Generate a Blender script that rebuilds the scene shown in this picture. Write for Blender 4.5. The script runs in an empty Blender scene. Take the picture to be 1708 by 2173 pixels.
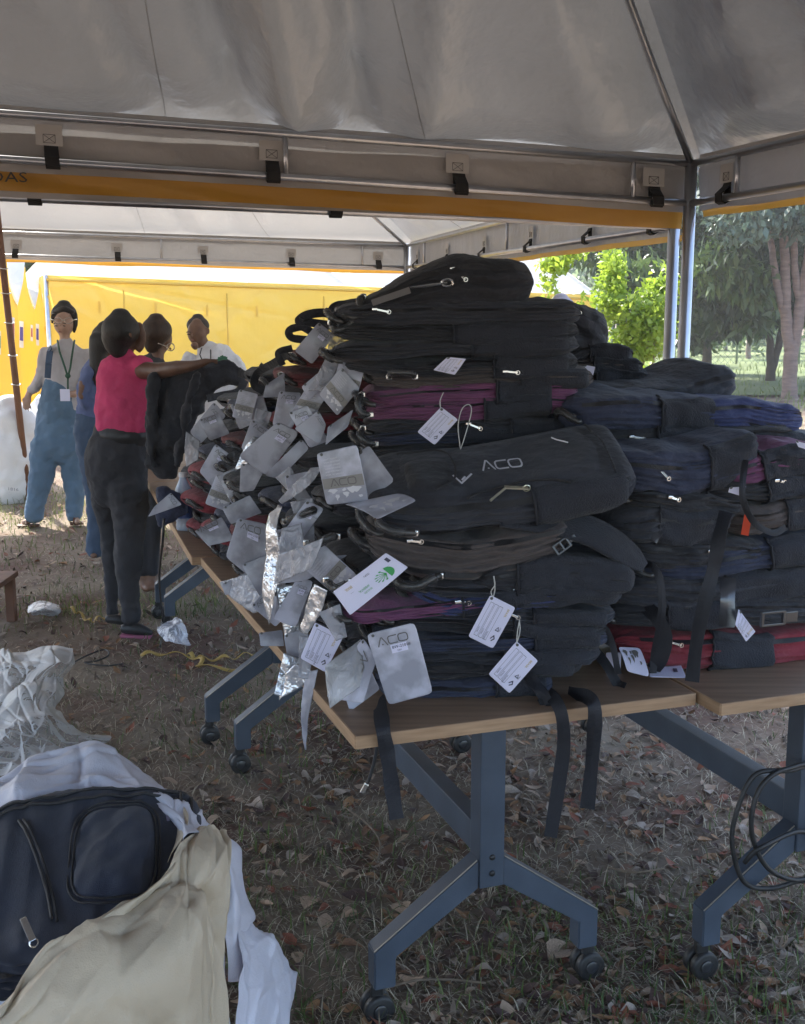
import bpy, bmesh, math, random
import numpy as np
from mathutils import Vector, Matrix

# ------------------------------------------------------------------ camera, world, sun, exposure
scene = bpy.context.scene
COL = scene.collection
F = 2490.0; CX = 854.0; CY = 1086.0; H = 1.65
PITCH = math.atan(0.179); SP = math.sin(PITCH); CP = math.cos(PITCH)
cam_d = bpy.data.cameras.new("camera"); cam = bpy.data.objects.new("camera", cam_d); COL.objects.link(cam)
cam.location = (0, 0, H); cam.rotation_euler = (math.pi / 2 - PITCH, 0, 0)
cam_d.sensor_fit = 'HORIZONTAL'; cam_d.sensor_width = 36.0; cam_d.lens = F / 1708.0 * 36.0
cam_d.clip_start = 0.05; cam_d.clip_end = 800
scene.camera = cam

SUN_EL = math.radians(46); SUN_AZ = math.radians(-32)      # azimuth of the sun measured from +Y towards +X
sun_dir = Vector((math.sin(SUN_AZ) * math.cos(SUN_EL), math.cos(SUN_AZ) * math.cos(SUN_EL), math.sin(SUN_EL)))
world = bpy.data.worlds.new("World"); scene.world = world; world.use_nodes = True
wn = world.node_tree.nodes; wl = world.node_tree.links; wn.clear()
wo = wn.new("ShaderNodeOutputWorld"); wb = wn.new("ShaderNodeBackground"); ws = wn.new("ShaderNodeTexSky")
ws.sky_type = 'NISHITA'; ws.sun_disc = False; ws.sun_elevation = SUN_EL; ws.sun_rotation = SUN_AZ
ws.air_density = 1.0; ws.dust_density = 2.0; ws.ozone_density = 1.0
wb.inputs['Strength'].default_value = 0.15
wl.new(ws.outputs[0], wb.inputs[0]); wl.new(wb.outputs[0], wo.inputs[0])
sl = bpy.data.lights.new("sun", 'SUN'); sl.energy = 3.2; sl.angle = math.radians(0.5); sl.color = (1.0, 0.95, 0.86)
so = bpy.data.objects.new("sun", sl); COL.objects.link(so); so.location = (0, 0, 30)
so.rotation_euler = (-sun_dir).to_track_quat('-Z', 'Y').to_euler()
scene.view_settings.view_transform = 'Standard'; scene.view_settings.look = 'None'
scene.view_settings.gamma = 1.0; scene.view_settings.use_curve_mapping = False
scene.view_settings.exposure = 2.1
scene.cycles.max_bounces = 10; scene.cycles.diffuse_bounces = 5; scene.cycles.transparent_max_bounces = 16
scene.cycles.transmission_bounces = 6; scene.cycles.sample_clamp_indirect = 6.0
scene.cycles.caustics_reflective = False; scene.cycles.caustics_refractive = False
scene.cycles.use_denoising = True

# ------------------------------------------------------------------ geometry helpers
def ray(x, y):
    u = (x - CX) / F; v = (CY - y) / F
    return Vector((u, CP + v * SP, -SP + v * CP))
ORG = Vector((0, 0, H))
def PZ(x, y, z):
    d = ray(x, y); return ORG + d * ((z - H) / d.z)
def PY(x, y, Y):
    d = ray(x, y); return ORG + d * (Y / d.y)
def PP(x, y, p0, dr):
    """where the line of sight meets the upright plane through p0 along dr"""
    n = Vector((-dr[1], dr[0], 0)); d = ray(x, y)
    return ORG + d * ((Vector((p0[0], p0[1], 0)) - ORG).dot(n) / d.dot(n))
def pxm(P):
    """metres per photo unit at a point"""
    return (P.y * CP - (P.z - H) * SP) / F

def tag_(o, label=None, cat=None, group=None, kind=None):
    if label: o['label'] = label
    if cat: o['category'] = cat
    if group: o['group'] = group
    if kind: o['kind'] = kind
    return o
def wloc(o):
    v = Vector((0, 0, 0))
    while o is not None:
        v = v + o.location; o = o.parent
    return v
def empty(name, loc, label=None, cat=None, group=None, kind=None, parent=None):
    o = bpy.data.objects.new(name, None); COL.objects.link(o)
    o.empty_display_size = 0.1
    if parent is not None:
        o.parent = parent; o.location = Vector(loc) - wloc(parent)
    else:
        o.location = Vector(loc)
    return tag_(o, label, cat, group, kind)
def build(name, verts, faces, mat, parent=None, smooth=True, base=None, uvs=None):
    """link a mesh object from world coordinates, child of parent"""
    V = np.array([tuple(v) for v in verts], dtype=np.float64) if not isinstance(verts, np.ndarray) else verts.astype(np.float64)
    off = wloc(parent) if parent is not None else (Vector(base) if base is not None else Vector((0, 0, 0)))
    V = V - np.array(off)
    me = bpy.data.meshes.new(name)
    if isinstance(faces, np.ndarray):
        nf, k = faces.shape
        me.vertices.add(len(V)); me.vertices.foreach_set("co", V.astype(np.float32).ravel())
        me.loops.add(nf * k); me.loops.foreach_set("vertex_index", faces.astype(np.int32).ravel())
        me.polygons.add(nf); me.polygons.foreach_set("loop_start", np.arange(0, nf * k, k, dtype=np.int32))
        me.polygons.foreach_set("loop_total", np.full(nf, k, dtype=np.int32))
        me.update(calc_edges=True)
    else:
        me.from_pydata([tuple(v) for v in V], [], [tuple(f) for f in faces]); me.update()
    if smooth:
        me.polygons.foreach_set("use_smooth", np.ones(len(me.polygons), dtype=bool))
    o = bpy.data.objects.new(name, me); COL.objects.link(o)
    if isinstance(mat, (list, tuple)):
        for m in mat: me.materials.append(m)
    elif mat is not None:
        me.materials.append(mat)
    if parent is not None: o.parent = parent
    elif base is not None: o.location = off
    if uvs is not None:
        uvl = me.uv_layers.new(name="UVMap")
        li = np.zeros(len(me.loops), dtype=np.int32); me.loops.foreach_get("vertex_index", li)
        uvl.data.foreach_set("uv", np.asarray(uvs, dtype=np.float32)[li].ravel())
    return o
class MB:
    def __init__(s): s.v = []; s.f = []
    def add(s, verts, faces):
        b = len(s.v); s.v += [Vector(v) for v in verts]; s.f += [tuple(i + b for i in f) for f in faces]; return s
    def box(s, c, sx, sy, sz, ax=None, bev=0.0):
        """box centred at c, ax = three unit vectors"""
        ax = ax or (Vector((1, 0, 0)), Vector((0, 1, 0)), Vector((0, 0, 1))); c = Vector(c)
        if bev <= 0:
            vs = [c + ax[0] * (sx / 2 * i) + ax[1] * (sy / 2 * j) + ax[2] * (sz / 2 * k) for i in (-1, 1) for j in (-1, 1) for k in (-1, 1)]
            return s.add(vs, [(0, 1, 3, 2), (4, 6, 7, 5), (0, 4, 5, 1), (2, 3, 7, 6), (0, 2, 6, 4), (1, 5, 7, 3)])
        bm = bmesh.new(); bmesh.ops.create_cube(bm, size=1.0)
        for v in bm.verts: v.co = Vector((v.co.x * sx, v.co.y * sy, v.co.z * sz))
        bmesh.ops.bevel(bm, geom=list(bm.edges), offset=bev, segments=2, affect='EDGES', profile=0.6)
        vs = [c + ax[0] * v.co.x + ax[1] * v.co.y + ax[2] * v.co.z for v in bm.verts]
        fs = [tuple(v.index for v in f.verts) for f in bm.faces]; bm.free()
        return s.add(vs, fs)
    def bar(s, a, b, w, h, up=(0, 0, 1), bev=0.003):
        a = Vector(a); b = Vector(b); d = (b - a).normalized(); up = Vector(up)
        y = up.cross(d); y = y.normalized() if y.length > 1e-5 else Vector((0, 1, 0)); z = d.cross(y)
        return s.box((a + b) / 2, (b - a).length, w, h, (d, y, z), bev)
    def tube(s, pts, r, n=10, cap=True):
        pts = [Vector(p) for p in pts]; rs = r if isinstance(r, (list, tuple)) else [r] * len(pts)
        fr = frames(pts); b = len(s.v); vs = []
        for p, (t, a, c), rr in zip(pts, fr, rs):
            for k in range(n):
                an = 2 * math.pi * k / n; vs.append(p + a * (math.cos(an) * rr) + c * (math.sin(an) * rr))
        fs = []
        for i in range(len(pts) - 1):
            for k in range(n):
                fs.append((i * n + k, i * n + (k + 1) % n, (i + 1) * n + (k + 1) % n, (i + 1) * n + k))
        if cap: fs.append(tuple(range(n - 1, -1, -1))); fs.append(tuple((len(pts) - 1) * n + k for k in range(n)))
        return s.add(vs, fs)
    def build(s, name, mat, parent=None, smooth=False, base=None):
        return build(name, s.v, s.f, mat, parent, smooth, base)
def frames(pts):
    out = []; prev = None
    for i in range(len(pts)):
        t = (pts[min(i + 1, len(pts) - 1)] - pts[max(i - 1, 0)])
        t = t.normalized() if t.length > 1e-9 else Vector((0, 0, 1))
        if prev is None:
            a = t.cross(Vector((0, 0, 1)));
            if a.length < 0.1: a = t.cross(Vector((0, 1, 0)))
            a.normalize()
        else:
            a = (prev - t * prev.dot(t));
            a = a.normalized() if a.length > 1e-6 else t.orthogonal().normalized()
        prev = a; out.append((t, a, t.cross(a)))
    return out
def spline(pts, n):
    """Catmull-Rom through points, n samples"""
    P = np.array([tuple(p) for p in pts], dtype=float); k = len(P)
    t = np.linspace(0, k - 1, n); i = np.clip(t.astype(int), 0, k - 2); f = (t - i)[:, None]
    p0 = np.where((i > 0)[:, None], P[np.maximum(i - 1, 0)], 2 * P[0] - P[1])
    p3 = np.where((i + 2 < k)[:, None], P[np.minimum(i + 2, k - 1)], 2 * P[-1] - P[-2])
    p1 = P[i]; p2 = P[i + 1]
    return 0.5 * ((2 * p1) + (p2 - p0) * f + (2 * p0 - 5 * p1 + 4 * p2 - p3) * f ** 2 + (3 * p1 - p0 - 3 * p2 + p3) * f ** 3)
def snoise(P, scale, seed, n=14, octv=3):
    """smooth pseudo noise from sines, about -1..1"""
    r = np.random.RandomState(seed); out = np.zeros(len(P)); amp = 1.0; tot = 0
    for o in range(octv):
        acc = np.zeros(len(P))
        for _ in range(n):
            d = r.normal(size=3) * scale * (2 ** o); acc += np.sin(P @ d + r.uniform(0, 6.28))
        out += amp * acc / math.sqrt(n); tot += amp; amp *= 0.5
    return out / tot
def vnormals(V, nu, nv):
    G = V.reshape(nu, nv, 3); du = np.gradient(G, axis=0); dv = np.gradient(G, axis=1)
    N = np.cross(du, dv); L = np.linalg.norm(N, axis=2, keepdims=True); L[L < 1e-12] = 1
    return (N / L).reshape(-1, 3)
def gridfaces(nu, nv, closev=False):
    i, j = np.meshgrid(np.arange(nu - 1), np.arange(nv if closev else nv - 1), indexing='ij')
    a = i * nv + j; b = i * nv + (j + 1) % nv; c = (i + 1) * nv + (j + 1) % nv; d = (i + 1) * nv + j
    return np.stack([a, b, c, d], axis=-1).reshape(-1, 4)
def sheet(name, rows, nu, nv, mat, parent=None, wr=0.0, wscale=8.0, seed=1, thick=0.0, ridged=True, stretch=None, base=None, fine=0.0, creases=0, camp=0.01, cw=(0.008, 0.03)):
    """smooth cloth through a grid of control points"""
    R = np.array([spline(r, nv) for r in rows]); G = np.stack([spline(R[:, j], nu) for j in range(nv)], axis=1)
    V = G.reshape(-1, 3); N = vnormals(V, nu, nv)
    if wr:
        Q = V.copy()
        if stretch is not None: Q = Q * np.array(stretch)
        d = snoise(Q, wscale, seed)
        if ridged: d = 0.6 - np.abs(d) * 1.6 + 0.4 * snoise(Q, wscale * 0.6, seed + 9)
        V = V + N * (wr * d)[:, None]
    if fine:
        V = V + N * (fine * (0.5 - np.abs(snoise(V, wscale * 4, seed + 5))))[:, None]
    uu, vv = np.meshgrid(np.linspace(0, 1, nu), np.linspace(0, 1, nv), indexing='ij')
    if creases:
        rc = np.random.RandomState(seed + 70); u_, v_ = uu.ravel(), vv.ravel(); cre = np.zeros(len(V))
        for _ in range(creases):
            a0 = rc.uniform(0, math.pi); du, dv = u_ - rc.uniform(0, 1), v_ - rc.uniform(0, 1); ln = rc.uniform(0.1, 0.4); wd = rc.uniform(*cw)
            al = du * math.cos(a0) + dv * math.sin(a0); ac = -du * math.sin(a0) + dv * math.cos(a0) + 0.25 * al * al * rc.uniform(-1, 1)
            s_ = np.where(ac > 0, np.exp(-ac / wd), np.exp(ac / (wd * 3)))
            cre += rc.choice([-1, 1]) * rc.uniform(0.3, 1.0) * s_ * np.exp(-(al / ln) ** 4)
        V = V + N * (camp * cre)[:, None]
    o = build(name, V, gridfaces(nu, nv), mat, parent, True, base, np.stack([uu.ravel(), vv.ravel()], 1))
    if thick:
        m = o.modifiers.new("thick", 'SOLIDIFY'); m.thickness = thick; m.offset = 0
    return o
def copy_tree(o, parent=None):
    c = o.copy(); COL.objects.link(c)
    if parent is not None: c.parent = parent
    for ch in list(o.children): copy_tree(ch, c)
    return c

# ------------------------------------------------------------------ materials
_M = {}
def mat(name, col, rough=0.7, metal=0.0, var=0.15, vscale=6.0, bump=0.0, bscale=120.0, sheen=0.0, trans=0.0, coat=0.0,
        col2=None, wave=0.0, wscale=300.0, spec=0.5, stretch=None, bdist=0.002, thr=None):
    if name in _M: return _M[name]
    m = bpy.data.materials.new(name); m.use_nodes = True; nt = m.node_tree; N = nt.nodes; L = nt.links; N.clear()
    out = N.new("ShaderNodeOutputMaterial"); p = N.new("ShaderNodeBsdfPrincipled")
    p.inputs['Roughness'].default_value = rough; p.inputs['Metallic'].default_value = metal
    p.inputs['Specular IOR Level'].default_value = spec
    if sheen: p.inputs['Sheen Weight'].default_value = sheen; p.inputs['Sheen Roughness'].default_value = 0.5
    if coat: p.inputs['Coat Weight'].default_value = coat; p.inputs['Coat Roughness'].default_value = 0.15
    tc = N.new("ShaderNodeTexCoord"); mp = N.new("ShaderNodeMapping"); L.new(tc.outputs['Object'], mp.inputs['Vector'])
    if stretch: mp.inputs['Scale'].default_value = stretch
    no = N.new("ShaderNodeTexNoise"); no.inputs['Scale'].default_value = vscale; no.inputs['Detail'].default_value = 6
    L.new(mp.outputs[0], no.inputs['Vector'])
    ramp = N.new("ShaderNodeValToRGB"); L.new(no.outputs['Fac'], ramp.inputs[0])
    c = np.array(col[:3]); a = c * (1 - var); b = np.clip(c * (1 + var), 0, 1) if col2 is None else np.array(col2[:3])
    lo, hi = thr or (0.3, 0.7)
    ramp.color_ramp.elements[0].position = lo; ramp.color_ramp.elements[1].position = hi
    ramp.color_ramp.elements[0].color = (*a, 1); ramp.color_ramp.elements[1].color = (*b, 1)
    L.new(ramp.outputs[0], p.inputs['Base Color'])
    last = None
    if bump:
        n2 = N.new("ShaderNodeTexNoise"); n2.inputs['Scale'].default_value = bscale; n2.inputs['Detail'].default_value = 4
        L.new(mp.outputs[0], n2.inputs['Vector']); bp = N.new("ShaderNodeBump"); bp.inputs['Strength'].default_value = bump
        bp.inputs['Distance'].default_value = bdist; L.new(n2.outputs['Fac'], bp.inputs['Height']); last = bp
    if wave:
        vo = N.new("ShaderNodeTexVoronoi"); vo.inputs['Scale'].default_value = wscale
        L.new(mp.outputs[0], vo.inputs['Vector']); b2 = N.new("ShaderNodeBump"); b2.inputs['Strength'].default_value = wave
        b2.inputs['Distance'].default_value = 0.002; L.new(vo.outputs['Distance'], b2.inputs['Height'])
        if last: L.new(last.outputs[0], b2.inputs['Normal'])
        last = b2
    if last: L.new(last.outputs[0], p.inputs['Normal'])
    if trans:
        t = N.new("ShaderNodeBsdfTranslucent"); L.new(ramp.outputs[0], t.inputs[0])
        if last: L.new(last.outputs[0], t.inputs['Normal'])
        mx = N.new("ShaderNodeMixShader"); mx.inputs[0].default_value = trans
        L.new(p.outputs[0], mx.inputs[1]); L.new(t.outputs[0], mx.inputs[2]); L.new(mx.outputs[0], out.inputs[0])
    else:
        L.new(p.outputs[0], out.inputs[0])
    _M[name] = m; return m
def plastic_film(name, clear=0.5, tint=(0.8, 0.82, 0.85), rough=0.12, bump=0.6, bscale=30.0, spec=0.9, fm=1.2):
    if name in _M: return _M[name]
    m = bpy.data.materials.new(name); m.use_nodes = True; nt = m.node_tree; N = nt.nodes; L = nt.links; N.clear()
    out = N.new("ShaderNodeOutputMaterial"); p = N.new("ShaderNodeBsdfPrincipled")
    p.inputs['Base Color'].default_value = (*tint, 1); p.inputs['Roughness'].default_value = rough
    p.inputs['Specular IOR Level'].default_value = spec
    tc = N.new("ShaderNodeTexCoord"); n2 = N.new("ShaderNodeTexNoise"); n2.inputs['Scale'].default_value = bscale
    n2.inputs['Detail'].default_value = 3; n2.inputs['Distortion'].default_value = 1.2
    L.new(tc.outputs['Object'], n2.inputs['Vector'])
    bp = N.new("ShaderNodeBump"); bp.inputs['Strength'].default_value = bump; bp.inputs['Distance'].default_value = 0.02
    L.new(n2.outputs['Fac'], bp.inputs['Height']); L.new(bp.outputs[0], p.inputs['Normal'])
    tr = N.new("ShaderNodeBsdfTransparent"); mx = N.new("ShaderNodeMixShader")
    fr = N.new("ShaderNodeFresnel"); fr.inputs['IOR'].default_value = 1.45; L.new(bp.outputs[0], fr.inputs['Normal'])
    ma = N.new("ShaderNodeMath"); ma.operation = 'MULTIPLY_ADD'; ma.inputs[1].default_value = fm; ma.inputs[2].default_value = 1 - clear
    ma.use_clamp = True; L.new(fr.outputs[0], ma.inputs[0]); L.new(ma.outputs[0], mx.inputs[0])
    L.new(tr.outputs[0], mx.inputs[1]); L.new(p.outputs[0], mx.inputs[2]); L.new(mx.outputs[0], out.inputs[0])
    _M[name] = m; return m
M_black = mat("bag_black", (0.017, 0.018, 0.024), 0.8, var=0.25, bump=0.9, bscale=34, bdist=0.010, wave=0.25, wscale=900, sheen=0.10)
M_black2 = mat("bag_charcoal", (0.026, 0.028, 0.038), 0.78, var=0.25, bump=0.9, bscale=34, bdist=0.010, wave=0.25, wscale=900, sheen=0.10)
M_navy = mat("bag_navy", (0.026, 0.033, 0.066), 0.8, var=0.2, bump=0.9, bscale=34, bdist=0.010, wave=0.25, wscale=900, sheen=0.10)
M_blue = mat("bag_blue", (0.032, 0.044, 0.13), 0.8, var=0.2, bump=0.9, bscale=34, bdist=0.010, wave=0.25, wscale=900, sheen=0.10)
M_brown = mat("bag_brown", (0.072, 0.057, 0.054), 0.8, var=0.2, bump=0.9, bscale=34, bdist=0.010, wave=0.25, wscale=900, sheen=0.10)
M_purple = mat("bag_purple", (0.16, 0.050, 0.120), 0.8, var=0.2, bump=0.9, bscale=34, bdist=0.010, wave=0.25, wscale=900, sheen=0.10)
M_red = mat("bag_red", (0.19, 0.018, 0.030), 0.8, var=0.2, bump=0.9, bscale=34, bdist=0.010, wave=0.25, wscale=900, sheen=0.08)
M_darkred = mat("bag_dark_red", (0.11, 0.018, 0.02), 0.8, var=0.2, bump=0.9, bscale=34, bdist=0.010, wave=0.25, wscale=900, sheen=0.08)
M_mesh = mat("mesh_fabric", (0.017, 0.019, 0.027), 0.85, var=0.3, wave=1.0, wscale=260, sheen=0.08, vscale=3)
M_zip = mat("zip_tape", (0.016, 0.016, 0.018), 0.55, var=0.2, wave=0.6, wscale=400)
M_web = mat("webbing", (0.017, 0.018, 0.024), 0.6, var=0.2, wave=0.5, wscale=500, spec=0.4)
M_chrome = mat("zip_metal", (0.75, 0.75, 0.72), 0.25, metal=1.0, var=0.05)
M_clear = plastic_film("clear_sleeve", 0.85, (0.16, 0.16, 0.17), 0.06, 0.6, 40)
M_rubber = mat("black_rubber", (0.02, 0.02, 0.021), 0.5, var=0.2)
M_grip = mat("handle_grip", (0.030, 0.029, 0.028), 0.35, var=0.2, spec=0.8)
M_buckle = mat("buckle_plastic", (0.03, 0.032, 0.036), 0.3, var=0.1, spec=0.8)
# ------------------------------------------------------------------ ground
M_soil = mat("soil", (0.13, 0.066, 0.044), 0.95, col2=(0.26, 0.215, 0.155), vscale=1.3, bump=0.9, bscale=14, bdist=0.02, thr=(0.35, 0.68))
M_field = mat("far_grass", (0.07, 0.12, 0.03), 0.9, col2=(0.16, 0.19, 0.07), vscale=0.5, bump=0.8, bscale=8, bdist=0.05)
def gz(x, y):
    """height of the ground"""
    P = np.stack([np.atleast_1d(x), np.atleast_1d(y), np.zeros_like(np.atleast_1d(x))], 1).astype(float)
    return 0.012 * snoise(P, 1.4, 5, octv=3)
def make_ground():
    xs = np.concatenate([np.linspace(-300, -8, 14), np.linspace(-7.5, 8, 190), np.linspace(9, 300, 14)])
    ys = np.concatenate([np.linspace(-40, 0, 6), np.linspace(0.3, 14, 190), np.linspace(15, 600, 24)])
    X, Y = np.meshgrid(xs, ys, indexing='ij'); z = gz(X.ravel(), Y.ravel())
    V = np.stack([X.ravel(), Y.ravel(), z], 1)
    return tag_(build("ground", V, gridfaces(len(xs), len(ys)), M_soil), "brown leaf-strewn earth and thin grass under the tents", "ground", kind='structure')
ground = make_ground()
# sunlit lawn strip beyond the tents, a sheet slightly above the soil
xs = np.linspace(-60, 60, 60); ys = np.linspace(20.5, 50, 20)
X, Y = np.meshgrid(xs, ys, indexing='ij')
Y = Y + (Y < 21.6) * 0.6 * np.sin(X * 1.3)
tag_(build("lawn", np.stack([X.ravel(), Y.ravel(), np.full(X.size, 0.045)], 1), gridfaces(60, 20), M_field),
     "sunlit green lawn in front of the wire fence", "lawn", kind='structure')

def blades(name, n, xr, yr, hgt, wid, m, seed, flat=0.5, dens=None, label=None, cat="grass", zoff=0.0, parent=None):
    r = np.random.RandomState(seed)
    # even density in the picture: more blades near the camera
    t = r.uniform(0, 1, n); y = 1.0 / (1 / yr[0] + t * (1 / yr[1] - 1 / yr[0])); x = r.uniform(-1, 1, n) * (xr[1] - xr[0]) / 2 + (xr[0] + xr[1]) / 2
    if dens is not None:
        P = np.stack([x, y, np.zeros(n)], 1); k = (snoise(P, dens[0], seed + 3) + dens[1]) > r.uniform(-0.5, 0.5, n)
        x = x[k]; y = y[k]; n = len(x)
    z = gz(x, y) + zoff
    a = r.uniform(0, 2 * math.pi, n); h = hgt * r.uniform(0.4, 1.3, n); w = wid * r.uniform(0.6, 1.3, n)
    lean = np.clip(r.normal(flat, 0.3, n), 0.05, 1.0) * 1.45
    dx = np.cos(a); dy = np.sin(a); sx = -dy; sy = dx
    L = []
    for tt, ww, bend in ((0, 1, 0), (0.55, 0.8, 0.8), (1.0, 0.12, 1.15)):
        ho = h * tt * np.sin(lean * bend if tt else 0 * lean); vt = h * tt * np.cos(lean * np.minimum(bend, 1.0)) if tt else 0 * h
        cx = x + dx * ho; cy = y + dy * ho; cz = z + np.maximum(vt, 0.003 * tt) + 0.002
        L += [np.stack([cx - sx * w * ww / 2, cy - sy * w * ww / 2, cz], 1), np.stack([cx + sx * w * ww / 2, cy + sy * w * ww / 2, cz], 1)]
    V = np.stack(L, 1).reshape(-1, 3); b = (np.arange(n) * 6)[:, None]
    Fc = np.concatenate([b + np.array([[0, 1, 3, 2]]), b + np.array([[2, 3, 5, 4]])], 0)
    return tag_(build(name, V, Fc, m, parent), label, cat, kind='stuff')
M_green = mat("green_blade", (0.055, 0.10, 0.025), 0.7, col2=(0.14, 0.19, 0.05), vscale=3, trans=0.25)
M_straw = mat("straw_blade", (0.32, 0.27, 0.19), 0.8, col2=(0.68, 0.60, 0.45), vscale=25, trans=0.1)
M_twig = mat("dark_litter", (0.09, 0.065, 0.048), 0.9, col2=(0.22, 0.165, 0.12), vscale=20)
blades("grass", 85000, (-5.5, 4.5), (1.9, 15), 0.055, 0.0042, M_green, 11, 0.5, (1.1, 0.05), "short patchy green grass growing through the litter")
blades("dry_grass", 95000, (-5.5, 4.5), (1.8, 15), 0.055, 0.0024, M_straw, 12, 1.02, (1.1, 0.55), "dry straw and dead grass stems lying flat")
blades("brown_grass", 60000, (-5.5, 4.5), (1.8, 15), 0.06, 0.003, mat("brown_blade", (0.14, 0.105, 0.07), 0.85, col2=(0.34, 0.27, 0.18), vscale=25), 19, 1.0, (0.9, 0.4), "brown dead grass matted over the soil", "grass")
blades("sunny_grass", 42000, (-5.5, 2.5), (6.0, 14.0), 0.075, 0.006, mat("sunny_blade", (0.08, 0.14, 0.03), 0.7, col2=(0.30, 0.30, 0.11), vscale=1.2, trans=0.3), 17, 0.5, (0.8, 0.25), "green and yellowish grass around the people at the left", zoff=0.0)
blades("leaf_litter", 26000, (-5.5, 4.5), (1.8, 15), 0.045, 0.012, M_twig, 13, 0.95, None, "dark brown broken litter on the soil", "litter")
blades("field_grass", 16000, (-14, 22), (14, 33), 0.16, 0.02, mat("field_blade", (0.08, 0.14, 0.03), 0.7, col2=(0.2, 0.24, 0.07), vscale=0.4, trans=0.35), 14, 0.3, None, "taller sunlit grass of the field beyond the tents", zoff=0.02)

LEAFC = [mat("leaf_tan", (0.42, 0.30, 0.21), 0.75, var=0.25, vscale=18, trans=0.1), mat("leaf_brown", (0.20, 0.11, 0.065), 0.75, var=0.3, vscale=18, trans=0.1),
         mat("leaf_rust", (0.24, 0.085, 0.05), 0.75, var=0.3, vscale=18, trans=0.1), mat("leaf_grey", (0.36, 0.29, 0.235), 0.8, var=0.25, vscale=18),
         mat("leaf_ochre", (0.30, 0.165, 0.08), 0.75, var=0.25, vscale=18, trans=0.1), mat("leaf_dark", (0.075, 0.042, 0.035), 0.8, var=0.3, vscale=18)]
def leaf_shape(r, L, asp):
    n = 7; prof = [0.06, 0.6, 0.95, 1.0, 0.8, 0.45, 0.03]; fold = r.uniform(0.15, 0.9); curl = r.uniform(-1.2, 1.6); tw = r.uniform(-0.8, 0.8)
    v = []
    for i in range(n):
        t = i / (n - 1) - 0.5; w = prof[i] * L * asp / 2 * r.uniform(0.85, 1.15); zc = -curl * L * t * t + L * 0.12
        for s in (-1, 0, 1):
            a = fold * abs(s) + tw * t * s
            v.append((t * L, s * w * math.cos(fold), zc + w * math.sin(a) * abs(s) + r.uniform(-1, 1) * L * 0.02))
    f = [(i * 3 + j, i * 3 + j + 1, i * 3 + j + 4, i * 3 + j + 3) for i in range(n - 1) for j in range(2)]
    return np.array(v), np.array(f)
_r = np.random.RandomState(77)
leaf_meshes = []
for k in range(18):
    v, f = leaf_shape(_r, 1.0, _r.uniform(0.4, 0.75)); me = bpy.data.meshes.new("dry_leaf")
    me.from_pydata(v.tolist(), [], f.tolist()); me.polygons.foreach_set("use_smooth", np.ones(len(me.polygons), dtype=bool)); me.materials.append(LEAFC[k % 6]); leaf_meshes.append(me)
def strew():
    r = np.random.RandomState(31); n = 0
    while n < 300:                               # the nearest and largest leaves, one object each
        px = r.uniform(430, 1708); py = r.uniform(1500, 2170)
        if r.uniform() > 0.35 + 0.65 * (py - 1500) / 670: continue
        p = PZ(px, py, 0.0); o = bpy.data.objects.new("dry_leaf", leaf_meshes[r.randint(18)]); COL.objects.link(o)
        s = r.uniform(0.03, 0.065) if r.uniform() < 0.8 else r.uniform(0.065, 0.10)
        o.scale = (s, s, s * 0.7); o.rotation_euler = (r.normal(0, 0.25), r.normal(0, 0.25), r.uniform(0, 6.28))
        o.location = (p.x, p.y, float(gz(p.x, p.y)[0]) + 0.006); o.parent = ground; o.location -= ground.location; n += 1
    V = []; Fc = []; b = 0; mi = []               # the rest
    for k in range(21000):
        t = r.uniform(); y = 1 / (1 / 2.0 + t * (1 / 13.0 - 1 / 2.0)); x = r.uniform(-5, 4.5)
        if snoise(np.array([[x, y, 0.0]]), 2.0, 66)[0] < r.uniform(-0.9, 0.5): continue
        v, f = leaf_shape(r, r.uniform(0.018, 0.07), r.uniform(0.35, 0.7)); a = r.uniform(0, 6.28); ca, sa = math.cos(a), math.sin(a)
        tilt = r.normal(0, 0.3); v = np.stack([v[:, 0], v[:, 1], v[:, 2] * 0.7 + tilt * v[:, 0]], 1)
        v = np.stack([v[:, 0] * ca - v[:, 1] * sa + x, v[:, 0] * sa + v[:, 1] * ca + y, v[:, 2] + 0.006], 1)
        V.append(v); Fc.append(f + b); b += len(v); mi += [k % 6] * len(f)
    V = np.concatenate(V); V[:, 2] += gz(V[:, 0], V[:, 1])
    o = tag_(build("fallen_leaves", V, np.concatenate(Fc), LEAFC), "small dry fallen leaves scattered over the ground", "leaves", kind='stuff')
    o.data.polygons.foreach_set("material_index", np.array(mi, dtype=np.int32))
strew()

# ------------------------------------------------------------------ tents
M_tube = mat("galvanised_tube", (0.55, 0.56, 0.58), 0.28, metal=0.9, var=0.12, vscale=10)
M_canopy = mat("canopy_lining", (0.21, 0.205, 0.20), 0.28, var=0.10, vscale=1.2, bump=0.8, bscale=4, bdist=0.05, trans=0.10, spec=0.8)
M_canopy2 = mat("canopy_lining_lit", (0.55, 0.56, 0.56), 0.34, var=0.05, vscale=1.2, bump=0.4, bscale=5, bdist=0.03, trans=0.12, spec=0.8)  # same lining made paler: brighter light under the second tent put into the colour
M_white_roof = mat("white_pvc_roof", (0.8, 0.8, 0.78), 0.4, var=0.03, trans=0.4)
M_yellow = mat("yellow_pvc", (0.84, 0.62, 0.13), 0.30, var=0.05, vscale=1.5, bump=0.3, bscale=5, bdist=0.03, trans=0.42)
M_yband = mat("yellow_band", (0.60, 0.31, 0.04), 0.4, var=0.08, vscale=3, bump=0.3, bscale=12, bdist=0.01, trans=0.18)
M_velcro = mat("black_velcro", (0.018, 0.018, 0.018), 0.9, var=0.2)
M_patch = mat("white_patch", (0.52, 0.51, 0.49), 0.55, var=0.06)
M_thread = mat("dark_thread", (0.10, 0.10, 0.10), 0.8)
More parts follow.
